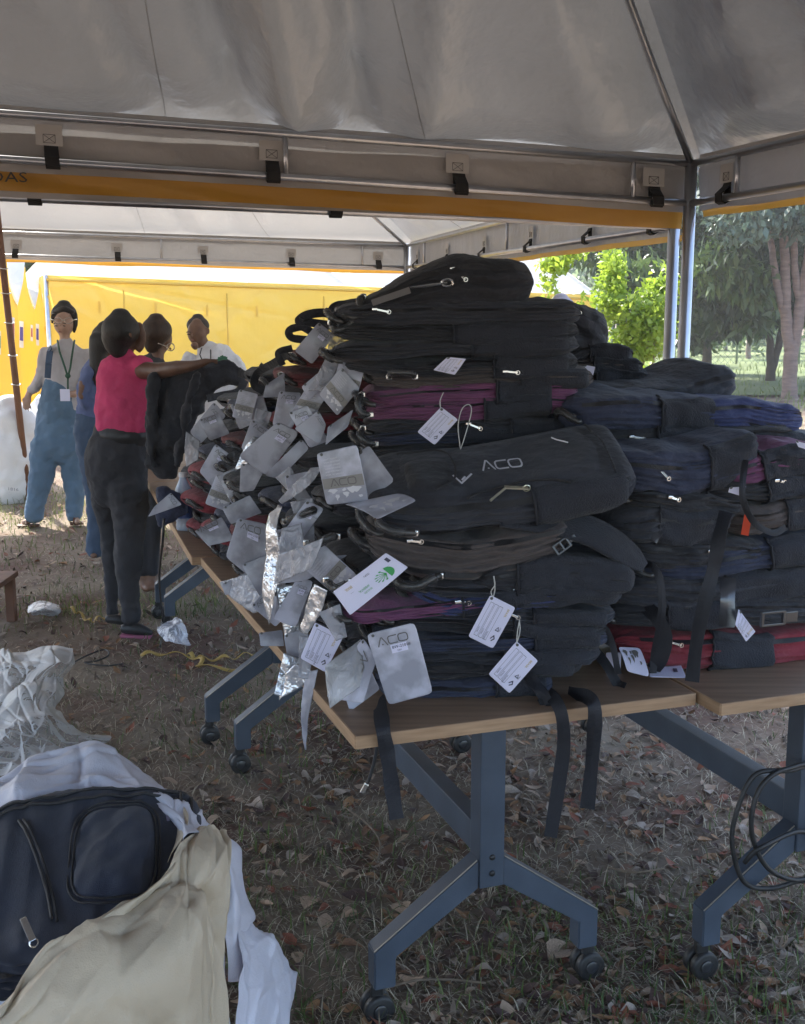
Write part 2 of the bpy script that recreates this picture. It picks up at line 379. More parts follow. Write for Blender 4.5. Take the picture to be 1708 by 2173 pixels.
M_val = mat("valance_lining", (0.40, 0.39, 0.38), 0.35, var=0.07, vscale=1.5, bump=0.6, bscale=6, bdist=0.03, trans=0.10, spec=0.7)  # lighter copy of the roof lining, standing in for light coming through it
def tri_panel(name, a, b, apex, m, parent, seed, n=120, wr=0.03, sag=0.10, seam_m=None):
    """roof panel between eave a-b and the apex, wrinkled towards the apex"""
    a, b, apex = map(lambda p: np.array(p, dtype=float), (a, b, apex)); V = []; U = []
    for i in range(n):
        v = i / (n - 1)
        for j in range(n):
            u = j / (n - 1); e = a + (b - a) * u; p = e + (apex - e) * v; V.append(p); U.append((u, v))
    V = np.array(V); U = np.array(U); nm = np.cross(b - a, apex - a); nm /= np.linalg.norm(nm)
    if nm[2] < 0: nm = -nm
    u = U[:, 0]; v = U[:, 1]; edge = np.minimum(1, 12 * u) * np.minimum(1, 12 * (1 - u)) * np.minimum(1, 14 * v)
    Q = np.stack([u * 2.2, v * 0.45, 0 * u], 1); d = snoise(Q, 3.2, seed, octv=3) - 0.5 * np.abs(snoise(Q, 6.5, seed + 2, octv=2))
    Q2 = np.stack([u * 1.0 + 0.6 * v, u * -0.5 + v, 0 * u], 1); d += 0.55 * (0.5 - np.abs(snoise(Q2, 4.0, seed + 4)))
    fold = sum(a_ * np.exp(-np.abs(u - c_ - k_ * v) / w_) for a_, c_, k_, w_ in ((0.55, 0.27, -0.10, 0.016), (-0.45, 0.31, 0.02, 0.02), (0.6, 0.345, 0.10, 0.018), (0.4, 0.40, 0.22, 0.02), (-0.4, 0.225, -0.22, 0.025), (0.35, 0.62, -0.15, 0.02))) * np.clip(1 - v * 1.9, 0, 1) * 2.2
    rc = np.random.RandomState(seed + 40); cre = np.zeros(len(V))
    for _ in range(16):
        u0, v0, an, ln, wd_ = rc.uniform(0.03, 0.97), rc.uniform(-0.02, 0.5), rc.uniform(-0.9, 0.9), rc.uniform(0.15, 0.5), rc.uniform(0.010, 0.035)
        du, dv = u - u0, v - v0; al = du * math.sin(an) + dv * math.cos(an); ac = du * math.cos(an) - dv * math.sin(an)
        cre += rc.choice([-1, 1]) * rc.uniform(0.15, 0.40) * np.exp(-(ac / wd_) ** 2) * np.exp(-((al - ln / 2) / (ln / 2)) ** 4)
    d = d + cre
    V = V + nm * ((wr * (d + fold) * edge * (1 - 0.6 * v)) - sag * np.sin(np.pi * u) * np.sin(np.pi * np.minimum(1, v * 1.1)) * (1 - v))[:, None]
    if seam_m:
        for j in (int(n * .22), int(n * .40), int(n * .67)):
            MB().tube([Vector(V[i * n + j] - nm * 0.003) for i in range(0, n - 3, 2)], 0.0013, 5).build("roof_seam", seam_m, parent, True)
    return build(name, V, gridfaces(n, n), m, parent)
def band(name, a, b, z0, z1, m, parent, seed, out, nu=90, nv=8, amp=0.012):
    """hanging strip between a and b from z0 above the line down to z1"""
    a = np.array(a, dtype=float); b = np.array(b, dtype=float); V = []
    for i in range(nu):
        u = i / (nu - 1); e = a + (b - a) * u
        for j in range(nv):
            w = j / (nv - 1); V.append(e + np.array((0, 0, z0 + (z1 - z0) * w)))
    V = np.array(V); U = np.repeat(np.linspace(0, 1, nu), nv); W = np.tile(np.linspace(0, 1, nv), nu); L = np.linalg.norm(b - a)
    Q = np.stack([U * L * 1.4 + W * 0.8, W * 0.6, 0 * U], 1); d = snoise(Q, 4.5, seed) * amp * (0.25 + W)
    V = V + np.array(out)[None, :] * d[:, None]; V[:, 2] += 0.006 * snoise(Q, 2.5, seed + 1) * (W > 0.9)
    return build(name, V, gridfaces(nu, nv), m, parent)
def tent(root, corners, apex, drop, m_in, straps, stubs, seed, wr, feet_z=0.0, sag=0.1, over=0.13, notrim=(), trim=0.072, trims=None):
    cs = [Vector(c) for c in corners]; n = 4; mid = sum(cs, Vector()) / 4
    for i in range(n):
        a, b = cs[i], cs[(i + 1) % n]; d = (b - a).normalized(); out = Vector((d.y, -d.x, 0)).normalized()
        if out.dot((a + b) / 2 - mid) < 0: out = -out
        lap = lambda c: c + Vector((c.x - mid.x, c.y - mid.y, 0)).normalized() * over + Vector((0, 0, 0.025))
        tri_panel("roof_panel", lap(a), lap(b), apex, m_in, root, seed + i * 7, wr=wr, sag=sag, seam_m=mat("seam_grey", (0.30, 0.295, 0.29), 0.6))  # welded seam lines in one plain grey of their own
        short = i in notrim
        band("valance", a + out * 0.035, b + out * 0.035, 0.035, -drop - (0.0 if short else 0.032), M_val, root, seed + 3 * i, out, amp=0.010)
        if not short: band("yellow_trim", a + out * 0.060, b + out * 0.060, -drop - 0.022, -drop - 0.022 - (trims or {}).get(i, trim), M_yband, root, seed + 5 * i, out, amp=0.010, nv=5)
        MB().tube([a, b], 0.014, 12).build("top_rail", M_tube, root, True)
        MB().tube([a - Vector((0, 0, drop)), b - Vector((0, 0, drop))], 0.014, 12).build("lower_rail", M_tube, root, True)
        L = (b - a).length
        for t in stubs.get(i, (0.25, 0.5, 0.75)):
            p = a + (b - a) * t; MB().tube([p, p - Vector((0, 0, drop))], 0.010, 8).build("rail_stub", M_tube, root, True)
        for t in straps.get(i, ()):
            p = a + (b - a) * t - Vector((0, 0, drop)); w = 0.024; ins = -out
            prof = [(0.021, 0.060), (0.012, 0.042), (-0.019, 0.016), (-0.019, -0.014), (-0.002, -0.022), (0.02, -0.01), (0.022, 0.05)]
            tw = random.uniform(-0.012, 0.012)
            vs = []
            for k, (o_, z_) in enumerate(prof):
                for s in (-1, 1): vs.append(p + out * o_ + Vector((0, 0, z_ * 1.05)) + d * (s * w + tw * (1 - z_ * 8)))
            st = build("velcro_strap", vs, [(2 * k, 2 * k + 1, 2 * k + 3, 2 * k + 2) for k in range(len(prof) - 1)], M_velcro, root, False)
            m = st.modifiers.new("thick", 'SOLIDIFY'); m.thickness = 0.004
            q = p + out * 0.018 + Vector((0, 0, 0.092)); c = [q + d * sx * 0.045 + Vector((0, 0, sz * 0.035)) for sx, sz in ((-1, -1), (1, -1), (1, 1), (-1, 1))]
            pt = build("strap_patch", c, [(0, 1, 2, 3)], M_patch, root, False)
            x1 = MB()
            for s0, s1 in (((-1, -1), (1, 1)), ((-1, 1), (1, -1)), ((-1, -1), (1, -1)), ((-1, 1), (1, 1)), ((-1, -1), (-1, 1)), ((1, -1), (1, 1))):
                x1.tube([q - out * 0.002 + d * s0[0] * 0.02 + Vector((0, 0, s0[1] * 0.014 - 0.012)), q - out * 0.002 + d * s1[0] * 0.02 + Vector((0, 0, s1[1] * 0.014 - 0.012))], 0.0008, 4)
            x1.build("cross_stitch", M_thread, pt)
        hip = [a + (Vector(apex) - a) * t - Vector((0, 0, 0.015 + 0.10 * math.sin(math.pi * t))) * (1 if t > 0 else 0) for t in np.linspace(0, 1, 9)]
        MB().tube(hip, 0.014, 12).build("roof_rib", M_tube, root, True)
        foot = Vector((a.x, a.y, feet_z - 0.01))
        MB().tube([foot, a], 0.024, 16).build("post", M_tube, root, True)
        MB().tube([foot, foot + Vector((0, 0, 1.2))], 0.028, 16).build("post_sleeve", M_tube, root, True)
        MB().box(foot + Vector((0, 0, 0.014)), 0.12, 0.12, 0.012, None, 0.002).build("foot_plate", M_tube, root)
random.seed(4)
C1 = PZ(1467, 347, 2.18); B1 = PZ(0, 240, 2.28)
a1 = Vector((B1.x - C1.x, B1.y - C1.y, 0)).normalized(); R1 = PZ(1708, 293, 2.18); b1 = Vector((R1.x - C1.x, R1.y - C1.y, 0)).normalized()
sl1 = (2.28 - 2.18) / (Vector((B1.x, B1.y)) - Vector((C1.x, C1.y))).length
K1 = C1 + a1 * 5.0 + Vector((0, 0, sl1 * 5.0)); K2 = K1 + b1 * 5.0; K3 = C1 + b1 * 5.0
def frac_on(a, b, px, drop):
    best = min((abs((CX + F * (p.x / ((p.y) * CP - (p.z - H) * SP))) - px), t) for t in np.linspace(0, 1, 2001)
               for p in [a + (b - a) * t - Vector((0, 0, drop))] if p.y * CP - (p.z - H) * SP > 0.3)
    return best[1]
t1 = empty("canopy_tent", (C1.x, C1.y, 0), "near grey lined canopy with yellow trim over the bag tables", "tent")
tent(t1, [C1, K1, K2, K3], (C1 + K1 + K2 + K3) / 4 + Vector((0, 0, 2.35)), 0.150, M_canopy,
     {0: [frac_on(C1, K1, x, .15) for x in (1390, 973, 578, 107)], 3: [1 - frac_on(C1, K3, 1530, .15)]},
     {0: [frac_on(C1, K1, x, .15) for x in (1341, 607)], 1: (.3, .6), 2: (.3, .6), 3: [1 - frac_on(C1, K3, 1562, .15), .4]}, 21, 0.20, trims={3: 0.03})
# side 3 runs K3 -> C1, so its strap position is measured from K3
for o in t1.children:
    pass
C2l = PZ(1430, 480, 1.95); D2l = PZ(862, 567, 1.95); k_ = Vector((D2l.y - C2l.y, -(D2l.x - C2l.x), 0)).normalized() * -1
d2 = Vector((D2l.x - C2l.x, D2l.y - C2l.y, 0)); d2n = d2.normalized(); a2 = Vector((-d2n.y, d2n.x, 0))
drop2 = 0.185; zt = 1.95 + drop2
C2 = Vector((C2l.x, C2l.y, zt)); D2 = Vector((D2l.x, D2l.y, zt)); E2 = D2 + a2 * 5.6 + Vector((0, 0, 0.135)); G2 = C2 + a1 * 5.5 + Vector((0, 0, 0.135))
t2 = empty("canopy_tent", (D2.x, D2.y, 0), "second grey lined canopy standing behind the first one", "tent")
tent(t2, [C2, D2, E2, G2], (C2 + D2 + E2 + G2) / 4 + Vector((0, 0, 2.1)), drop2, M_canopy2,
     {0: [frac_on(C2, D2, x, drop2) for x in (880, 943, 1021, 1119, 1243, 1385)], 1: [frac_on(D2, E2, x, drop2) for x in (803, 618, 431, 249, 35)], 3: (.15, .35, .55, .75)},
     {0: [frac_on(C2, D2, x, drop2) for x in (900, 1075)], 1: [frac_on(D2, E2, x, drop2) for x in (769, 343)], 2: (.5,), 3: (.3, .7)}, 51, 0.05, over=0.12, notrim=(3,), trim=0.032)
# printed letters on the valance trim of the near tent
def text2d(s, cache={}):
    if s not in cache:
        cu = bpy.data.curves.new("tmp", 'FONT'); cu.body = s; cu.resolution_u = 2; o = bpy.data.objects.new("tmp", cu); COL.objects.link(o)
        dg = bpy.context.evaluated_depsgraph_get(); me = bpy.data.meshes.new_from_object(o.evaluated_get(dg))
        v = np.array([tuple(q.co[:2]) for q in me.vertices]); f = [tuple(p.vertices) for p in me.polygons]
        bpy.data.objects.remove(o); bpy.data.curves.remove(cu); bpy.data.meshes.remove(me)
        cache[s] = (v, f)
    return cache[s]
M_ink = mat("black_ink", (0.03, 0.03, 0.03), 0.6)
v, f = text2d("DAS")
q = v - v.min(0); q = q / q[:, 1].max(); dd = -a1; pa = PP(-22, 373, (C1.x - a1.y * 0 , C1.y), a1)
def on_trim(u, w):
    p = pa + dd * (u * 0.048) + Vector((0, 0, (w - 0.5) * 0.034)); return p + Vector((a1.y, -a1.x, 0)) * 0.0 
inward = Vector((0 - C1.x, 0 - C1.y, 0)); nn = Vector((a1.y, -a1.x, 0)); nn = nn if nn.dot(inward) > 0 else -nn
build("printed_letters", [on_trim(x, y) + nn * -0.018 for x, y in q], f, M_ink, t1, False)

# ------------------------------------------------------------------ yellow walled tent behind
def yellow_tent(xl, xr, yt_l, yt_r, Yl, Yr, depth, label, roof_h, seed, group=None, nseg=60):
    A = PY(xl, yt_l, Yl); B = PY(xr, yt_r, Yr); d = Vector((B.x - A.x, B.y - A.y, 0)).normalized(); bk = Vector((-d.y, d.x, 0))
    if bk.y < 0: bk = -bk
    root = empty("walled_tent", (A.x, A.y, 0), label, "tent", group)
    def wall(a, b, sd, outn):
        rows = [[a + (b - a) * t + Vector((0, 0, (z - 1) * (a.z + (b.z - a.z) * t))) for t in np.linspace(0, 1, 14)] for z in (1.0, 0.7, 0.35, 0.0)]
        return sheet("side_wall", rows, 70, nseg * 3, M_yellow, root, 0.014, 2.1, sd, stretch=(0.8, 0.8, 1.3), fine=0.006, creases=26, camp=0.03, cw=(0.003, 0.010))
    C = B + bk * depth; D = A + bk * depth
    wall(A, B, seed, None); wall(B, C, seed + 1, None); wall(C, D, seed + 2, None); wall(D, A, seed + 3, None)
    return root, A, B, C, D, d, bk
yt, A, B, C, D, d_, bk = yellow_tent(97, 1264, 583, 626, 13.0, 15.5, 4.5, "long yellow walled tent with blown white roof behind the people", 1.0, 91)
L_ = (B - A).length; nb = 2
for i in range(nb):
    p = A + (B - A) * (i / nb); q = A + (B - A) * ((i + 1) / nb); pr = p + bk * 4.5; qr = q + bk * 4.5
    up = Vector((0, 0, 0.02)); ap = (p + q + pr + qr) / 4 + Vector((0, 0, 1.9))
    for a, b in ((p, q), (q, qr), (qr, pr), (pr, p)):
        a = a + up - (0.03 * bk if a in (p, q) else Vector()); tri_panel("roof_panel", a, b + up, ap, M_white_roof, yt, 12 + i, n=24, wr=0.01, sag=0.05)
for t in (0.08, 0.17, 0.255, 0.34, 0.43, 0.52):
    p = A + (B - A) * t; w = (p.z - 0.42)
    MB().box(Vector((p.x, p.y, p.z - 0.33)) - bk * 0.045, 0.025, 0.006, 0.13, (d_, bk, Vector((0, 0, 1))), 0.001).build("tie_strap", M_yellow, yt)
for t in (0.12, 0.29, 0.46, 0.63, 0.8):
    p = A + (B - A) * t; MB().tube([Vector((p.x, p.y, z_)) - bk * 0.012 for z_ in (0.02, p.z * .5, p.z * .93)], 0.008, 6).build("wall_seam", M_yellow, yt, True)
MB().tube([A - bk * .02 - Vector((0, 0, .05)), B - bk * .02 - Vector((0, 0, .05))], .014, 8).build("wall_hem", M_yellow, yt, True)
MB().tube([A - bk * 0.0 + Vector((0, 0, -A.z)), A], 0.024, 10).build("post", M_tube, yt, True)
MB().tube([B + Vector((0, 0, -B.z)), B], 0.024, 10).build("post", M_tube, yt, True)

# yellow gabled tents standing in a row at the left edge
POST = [mat("poster_white", (0.75, 0.75, 0.74), 0.6), mat("poster_violet", (0.10, 0.08, 0.32), 0.6), mat("poster_red", (0.5, 0.08, 0.05), 0.6), mat("poster_green", (0.04, 0.25, 0.22), 0.6)]
def gable(pts, roof, Y, label, post=()):
    """facade outline in the photograph's plane at distance Y, with a pitched roof behind"""
    P = [PY(x, y, Y) for x, y in pts]; b = Vector((P[0].x, P[0].y, 0)); root = empty("walled_tent", b, label, "tent", "yellow tents standing in a row at the left")
    top = [p for p in P]; n = len(P); bkv = Vector((0.0, 0.03, 0))
    rows = [[Vector((p.x, p.y, p.z)) for p in top], [Vector((p.x, p.y, p.z * 0.5)) for p in top], [Vector((p.x, p.y, -0.02)) for p in top]]
    # straight runs between the outline points so the notch keeps its corner
    def dens(r): return [r[i].lerp(r[i + 1], k / 6) for i in range(len(r) - 1) for k in range(6)] + [r[-1]]
    sheet("gable_wall", [dens(r) for r in rows], 30, 60, M_yellow, root, 0.012, 3.0, int(Y * 10), stretch=(1.4, 1, .4), thick=0.004)
    for q in roof:
        Q = [PY(x, y, Y + 0.05 + dy) for x, y, dy in q]; o = build("roof_slope", Q, [tuple(range(len(Q)))], M_white_roof, root, False)
        m = o.modifiers.new("thick", 'SOLIDIFY'); m.thickness = 0.01
    for (x0, y0, x1, y1, k) in post:
        c = [PY(x0, y0, Y - 0.06), PY(x1, y0 + 2, Y - 0.06), PY(x1, y1, Y - 0.06), PY(x0, y1 - 1, Y - 0.06)]
        pp = build("poster", c, [(0, 1, 2, 3)], POST[0], root, False)
        c = [PY(x0 + 1.2, y0 + (y1 - y0) * 0.22, Y - 0.064), PY(x1 - 1.2, y0 + (y1 - y0) * 0.24, Y - 0.064), PY(x1 - 1, y0 + (y1 - y0) * 0.75, Y - 0.064), PY(x0 + 1, y0 + (y1 - y0) * 0.72, Y - 0.064)]
        build("poster_picture", c, [(0, 1, 2, 3)], POST[k], pp, False)
    return root
gable([(-90, 560), (-30, 545), (14, 556), (20, 610), (32, 642), (36, 645)], [[(14, 548, .2), (52, 548, .6), (47, 600, .2), (36, 648, 0), (28, 632, 0), (18, 600, 0)]], 11.6,
      "nearest yellow gabled tent at the left edge behind the brown pole", [(24, 672, 31, 730, 2), (-6, 700, 2, 752, 3)])
gable([(34, 648), (42, 612), (50, 566), (53, 566), (60, 620), (70, 652), (73, 655)], [[(54, 588, .3), (82, 589, .6), (80, 622, .2), (73, 656, 0), (66, 640, 0), (58, 612, 0)]], 12.6,
      "middle yellow gabled tent of the row, a violet poster on its wall", [(41, 680, 50, 738, 1), (65, 688, 70, 724, 2)])
gable([(72, 655), (77, 620), (82, 595), (86, 612), (92, 652), (97, 672)], [[(86, 600, .3), (96, 612, .5), (95, 640, .2), (93, 650, 0)]], 13.6,
      "farthest yellow gabled tent of the row, narrow beside the long one", [(76, 686, 83, 733, 1)])
p0 = PY(4, 545, 9.6); p1 = PY(42, 890, 9.6); M_pole = mat("brown_pole", (0.16, 0.07, 0.035), 0.6, var=0.2)
pl = MB().tube([p0 + (p0 - p1) * 0.4, p1 + (p1 - p0).normalized() * 0.75], 0.027, 14)
po = tag_(pl.build("leaning_pole", M_pole, None, True, base=(p1.x, p1.y, 0)), "slightly leaning brown metal pole with wire ties at the left edge", "pole")
for t in (0.07, 0.22, 0.4, 0.6, 0.78):
    c = p0 + (p1 - p0) * t; MB().tube([c + Vector((math.cos(a) * .037, math.sin(a) * .037, 0.004 * math.sin(a * 2))) for a in np.linspace(0, 6.28, 14)], 0.004, 5, False).build("wire_tie", M_chrome, po, True)

# ------------------------------------------------------------------ vegetation
def leafcloud(name, blobs, n, size, m, seed, parent=None, shell=0.5, droop=0.0, asp=0.45, label=None, cat=None, kind=None, dens=None):
    r = np.random.RandomState(seed); w = np.array([b[1][0] * b[1][2] for b in blobs], dtype=float); w /= w.sum(); idx = r.choice(len(blobs), n, p=w)
    c = np.array([b[0] for b in blobs])[idx]; rad = np.array([b[1] for b in blobs])[idx]
    d = r.normal(size=(n, 3)); d /= np.linalg.norm(d, axis=1)[:, None]; rr = (shell + (1 - shell) * r.uniform(0, 1, n)) ** 0.7
    P = c + d * rad * rr[:, None]
    k = snoise(P, dens or (1.3 / max(rad.mean(), 0.2) * 1.6), seed + 1) > -0.35; P = P[k]; d = d[k]; n = len(P)
    ax = r.normal(size=(n, 3)); ax[:, 2] -= droop; ax /= np.linalg.norm(ax, axis=1)[:, None]
    nm = r.normal(size=(n, 3)) + np.array([0, 0, 0.6]); s = np.cross(ax, nm); s /= np.linalg.norm(s, axis=1)[:, None]; nn = np.cross(s, ax)
    L = size * r.uniform(0.6, 1.35, n)[:, None]; W = L * asp
    V = np.stack([P, P + ax * L * .5 - s * W * .5 + nn * W * .12, P + ax * L - nn * L * .12, P + ax * L * .5 + s * W * .5 + nn * W * .12], 1).reshape(-1, 3)
    b = (np.arange(n) * 4)[:, None]; Fc = b + np.array([[0, 1, 2, 3]])
    return tag_(build(name, V, Fc, m, parent, False), label, cat, kind=kind)
def mleaf(name, c, c2, tr=0.35, vs=1.2): return mat(name, c, 0.45, col2=c2, vscale=vs, trans=tr, spec=0.6)
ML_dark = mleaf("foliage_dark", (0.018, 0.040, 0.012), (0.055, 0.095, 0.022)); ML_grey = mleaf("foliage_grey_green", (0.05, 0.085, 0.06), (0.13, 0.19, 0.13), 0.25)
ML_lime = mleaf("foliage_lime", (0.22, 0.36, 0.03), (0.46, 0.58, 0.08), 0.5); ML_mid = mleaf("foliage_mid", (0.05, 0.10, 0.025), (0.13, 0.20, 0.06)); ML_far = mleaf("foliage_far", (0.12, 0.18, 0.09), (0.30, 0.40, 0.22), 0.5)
M_bark_p = mat("bark_pink", (0.24, 0.165, 0.14), 0.85, var=0.25, vscale=5, bump=0.7, bscale=30, bdist=0.02, stretch=(1, 1, 4)); M_bark_d = mat("bark_dark", (0.05, 0.036, 0.028), 0.9, var=0.3, vscale=6, bump=0.8, bscale=30, bdist=0.02)
def trunk(name, root, paths, Y, m):
    mb = MB()
    for pts in paths:
        P = [PY(x, y, Y + dy) for x, y, r, dy in pts]; rr = [r * pxm(p) for p, (_, _, r, _) in zip(P, pts)]
        S = spline([(p.x, p.y, p.z, q) for p, q in zip(P, rr)], len(pts) * 5); S[:, :2] += 0.005 * np.sin(np.arange(len(S))[:, None] * (1.1, 1.7)) * Y / 20
        mb.tube([Vector(s[:3]) for s in S], [float(s[3]) for s in S], 14)
    return mb.build(name, m, root, True)
def blob(x, y, Y, rx, ry, rd): p = PY(x, y, Y); s = pxm(p); return (tuple(p), (rx * s, rd, ry * s))
# big pale-barked tree with three stems at the right
b = PZ(1676, 846, 0); Yt = b.y
tr = empty("pale_tree", (b.x, b.y, 0), "pale pink-barked tree with forked stems at the right edge", "tree")
trunk("trunk", tr, [[(1676, 858, 20, 0), (1675, 830, 16.5, 0), (1676, 790, 15, 0), (1679, 745, 15, 0), (1678, 720, 14, 0)],
                    [(1676, 745, 12, 0), (1669, 690, 12, 0), (1667, 640, 11, 0), (1666, 560, 10, 0), (1663, 500, 9.5, 0), (1658, 400, 9, .2)],
                    [(1670, 690, 7, 0), (1655, 635, 8, 0), (1644, 575, 7.5, 0), (1638, 530, 7, 0), (1624, 440, 6, 0)],
                    [(1683, 745, 11, 0), (1692, 690, 12, 0), (1700, 630, 11, 0), (1712, 560, 10, 0), (1730, 430, 9, .3)],
                    [(1698, 645, 8, 0), (1690, 600, 8.5, 0), (1685, 550, 7.5, 0), (1686, 490, 7, 0), (1688, 400, 6, .2)]], Yt, M_bark_p)
leafcloud("crown", [blob(1640, 430, Yt - 1, 150, 75, 1.6), blob(1580, 470, Yt - 1.4, 75, 50, 1.0), blob(1720, 420, Yt - 1, 120, 90, 1.8), blob(1560, 420, Yt - 1, 90, 50, 1.2), blob(1660, 300, Yt, 260, 120, 3.2), blob(1900, 350, Yt, 200, 130, 3)],
          9000, 0.17, ML_grey, 3, tr, shell=0.2, droop=0.9, asp=0.42)
# large dark mango-like tree in the middle
b2 = PZ(1640, 812, 0); Y2 = b2.y
td = empty("dark_tree", (b2.x, b2.y, 0), "large dark-crowned tree with a forked blackish trunk", "tree")
trunk("trunk", td, [[(1633, 814, 11, 0), (1636, 780, 10, 0), (1634, 740, 8, 0), (1632, 700, 7, 0), (1624, 650, 6, 0), (1600, 560, 5, 0)],
                    [(1637, 785, 9, 0), (1650, 740, 8, 0), (1658, 700, 7, 0), (1664, 640, 6, 0), (1680, 540, 5, 0)]], Y2, M_bark_d)
leafcloud("crown", [blob(1560, 560, Y2 - 1, 150, 110, 3.2), blob(1400, 520, Y2 - 2, 150, 120, 3.5), blob(1300, 500, Y2 - 2, 120, 90, 3), blob(1640, 560, Y2, 140, 120, 3.4), blob(1500, 450, Y2, 260, 100, 4.5), blob(1560, 330, Y2, 420, 130, 5),
                    blob(1490, 640, Y2 - 2, 60, 60, 1.5), blob(1590, 660, Y2 - 1, 70, 50, 1.6), blob(1660, 630, Y2, 60, 60, 1.6)], 34000, 0.24, ML_dark, 5, td, shell=0.35, droop=1.3, asp=0.3)
leafcloud("bright_leaf_sprays", [blob(1530, 560, Y2 - 4.2, 75, 55, 0.5), blob(1590, 600, Y2 - 4, 60, 50, 0.5), blob(1340, 560, Y2 - 4.5, 60, 60, .6), blob(1600, 660, Y2 - 3, 50, 45, .6)], 1800, 0.27, ML_mid, 6, td, shell=0.1, droop=1.6, asp=0.3)
# lime sapling beside the tents
b3 = PZ(1352, 830, 0)
ts = empty("young_tree", (PZ(1395, 900, 0).x, 9.4, 0), "bright lime-green young tree just beyond the tent posts", "tree")
Ys = 9.6
trunk("trunk", ts, [[(1352, 930, 6, 0), (1356, 850, 5, 0), (1366, 770, 5, 0), (1380, 700, 4, 0), (1376, 620, 3, 0)], [(1360, 860, 5, 0), (1380, 780, 6, 0), (1392, 700, 4, 0), (1400, 640, 3, 0)], [(1376, 700, 3, 0), (1330, 640, 3, 0), (1270, 600, 2, 0)]], Ys, mat("bark_tan", (0.25, 0.19, 0.13), 0.85))
leafcloud("crown", [blob(1395, 610, Ys, 45, 55, .35), blob(1370, 660, Ys, 55, 50, .4), blob(1330, 700, Ys, 50, 50, .4), blob(1390, 700, Ys, 45, 60, .4), blob(1300, 640, Ys - .2, 50, 45, .35), blob(1345, 750, Ys, 50, 30, .3), blob(1300, 590, Ys, 30, 40, .3), blob(1170, 560, Ys - .3, 34, 30, .3), blob(1215, 535, Ys - .3, 40, 14, .3), blob(1160, 605, Ys - .3, 26, 36, .25), blob(1188, 552, Ys - .3, 30, 22, .25), blob(1232, 640, Ys - .3, 12, 26, .12), blob(1300, 560, Ys, 30, 30, .25), blob(1420, 570, Ys, 25, 30, .25)],
          6500, 0.055, ML_lime, 8, ts, shell=0.0, asp=0.6, dens=4.5)
sh = empty("seedling", (PZ(1370, 900, 0).x, 8.2, 0), "small yellow-green seedling poking up beside the tent post", "plant")
trunk("stem", sh, [[(1378, 905, 2.5, 0), (1376, 840, 2, 0), (1372, 790, 1.5, 0)]], 7.2, M_bark_p)
leafcloud("leaves", [blob(1375, 790, 7.2, 22, 18, .1)], 160, 0.045, ML_lime, 9, sh, shell=0, asp=0.7)
# shrubs, far trees, wood behind the fence
def far_tree(x, ybase, Y, w, top, m, seed, label, n=2200, bark=M_bark_d, lean=0, tw=9, sz=0.2, crown_y=None):
    base = PY(x, ybase, Y); r_ = empty("park_tree", (base.x, base.y, 0), label, "tree")
    trunk("trunk", r_, [[(x, ybase + 4, tw, 0), (x + lean * .4, (ybase + top) / 2, tw * .8, 0), (x + lean, top, tw * .5, 0)]], Y, bark)
    cy = crown_y or top; leafcloud("crown", [blob(x + lean, cy, Y, w, w * .6, w * pxm(base)), blob(x + lean - w * .5, cy + w * .25, Y, w * .6, w * .45, w * .5 * pxm(base)), blob(x + lean + w * .5, cy + w * .2, Y, w * .6, w * .4, w * .5 * pxm(base))], n, sz, m, seed, r_, shell=0.2)
    return r_
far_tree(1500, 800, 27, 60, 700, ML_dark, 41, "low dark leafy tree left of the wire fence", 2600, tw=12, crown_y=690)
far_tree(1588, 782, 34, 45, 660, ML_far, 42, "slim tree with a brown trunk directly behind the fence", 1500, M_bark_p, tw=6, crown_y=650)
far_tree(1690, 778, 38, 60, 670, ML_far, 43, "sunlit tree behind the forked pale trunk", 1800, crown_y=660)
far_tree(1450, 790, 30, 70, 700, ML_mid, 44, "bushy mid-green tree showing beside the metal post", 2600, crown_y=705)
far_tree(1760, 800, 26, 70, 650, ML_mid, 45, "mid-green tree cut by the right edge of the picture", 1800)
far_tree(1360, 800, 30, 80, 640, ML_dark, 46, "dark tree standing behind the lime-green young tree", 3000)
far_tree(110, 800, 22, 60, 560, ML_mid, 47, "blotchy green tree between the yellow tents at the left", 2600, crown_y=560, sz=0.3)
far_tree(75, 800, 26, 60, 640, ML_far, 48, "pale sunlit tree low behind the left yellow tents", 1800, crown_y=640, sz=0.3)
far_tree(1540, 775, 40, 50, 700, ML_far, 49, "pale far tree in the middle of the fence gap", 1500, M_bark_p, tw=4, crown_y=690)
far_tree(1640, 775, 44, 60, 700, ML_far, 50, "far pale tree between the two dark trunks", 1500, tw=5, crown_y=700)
r = np.random.RandomState(9)
wood = [((x, 52 + r.uniform(-3, 5), r.uniform(1.0, 6.5)), (r.uniform(2, 4), 2.0, r.uniform(1.4, 3.2))) for x in np.linspace(-45, 60, 120)]
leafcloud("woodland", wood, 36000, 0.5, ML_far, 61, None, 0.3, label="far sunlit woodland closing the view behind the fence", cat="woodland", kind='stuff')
wood = [((x, 62, r.uniform(4.0, 13)), (r.uniform(4, 6), 2.0, r.uniform(2.5, 4.5))) for x in np.linspace(-70, 90, 110)]
leafcloud("woodland", wood, 26000, 0.9, ML_dark, 62, None, 0.3, label="tall dark woodland rising at the very back", cat="woodland", kind='stuff')
under = [((x, 35.5, 0.5), (1.2, .8, 0.5)) for x in np.linspace(-30, 40, 50)]
leafcloud("undergrowth", under, 9000, 0.22, ML_mid, 63, None, 0.2, label="low leafy undergrowth along the foot of the fence", cat="undergrowth", kind='stuff')
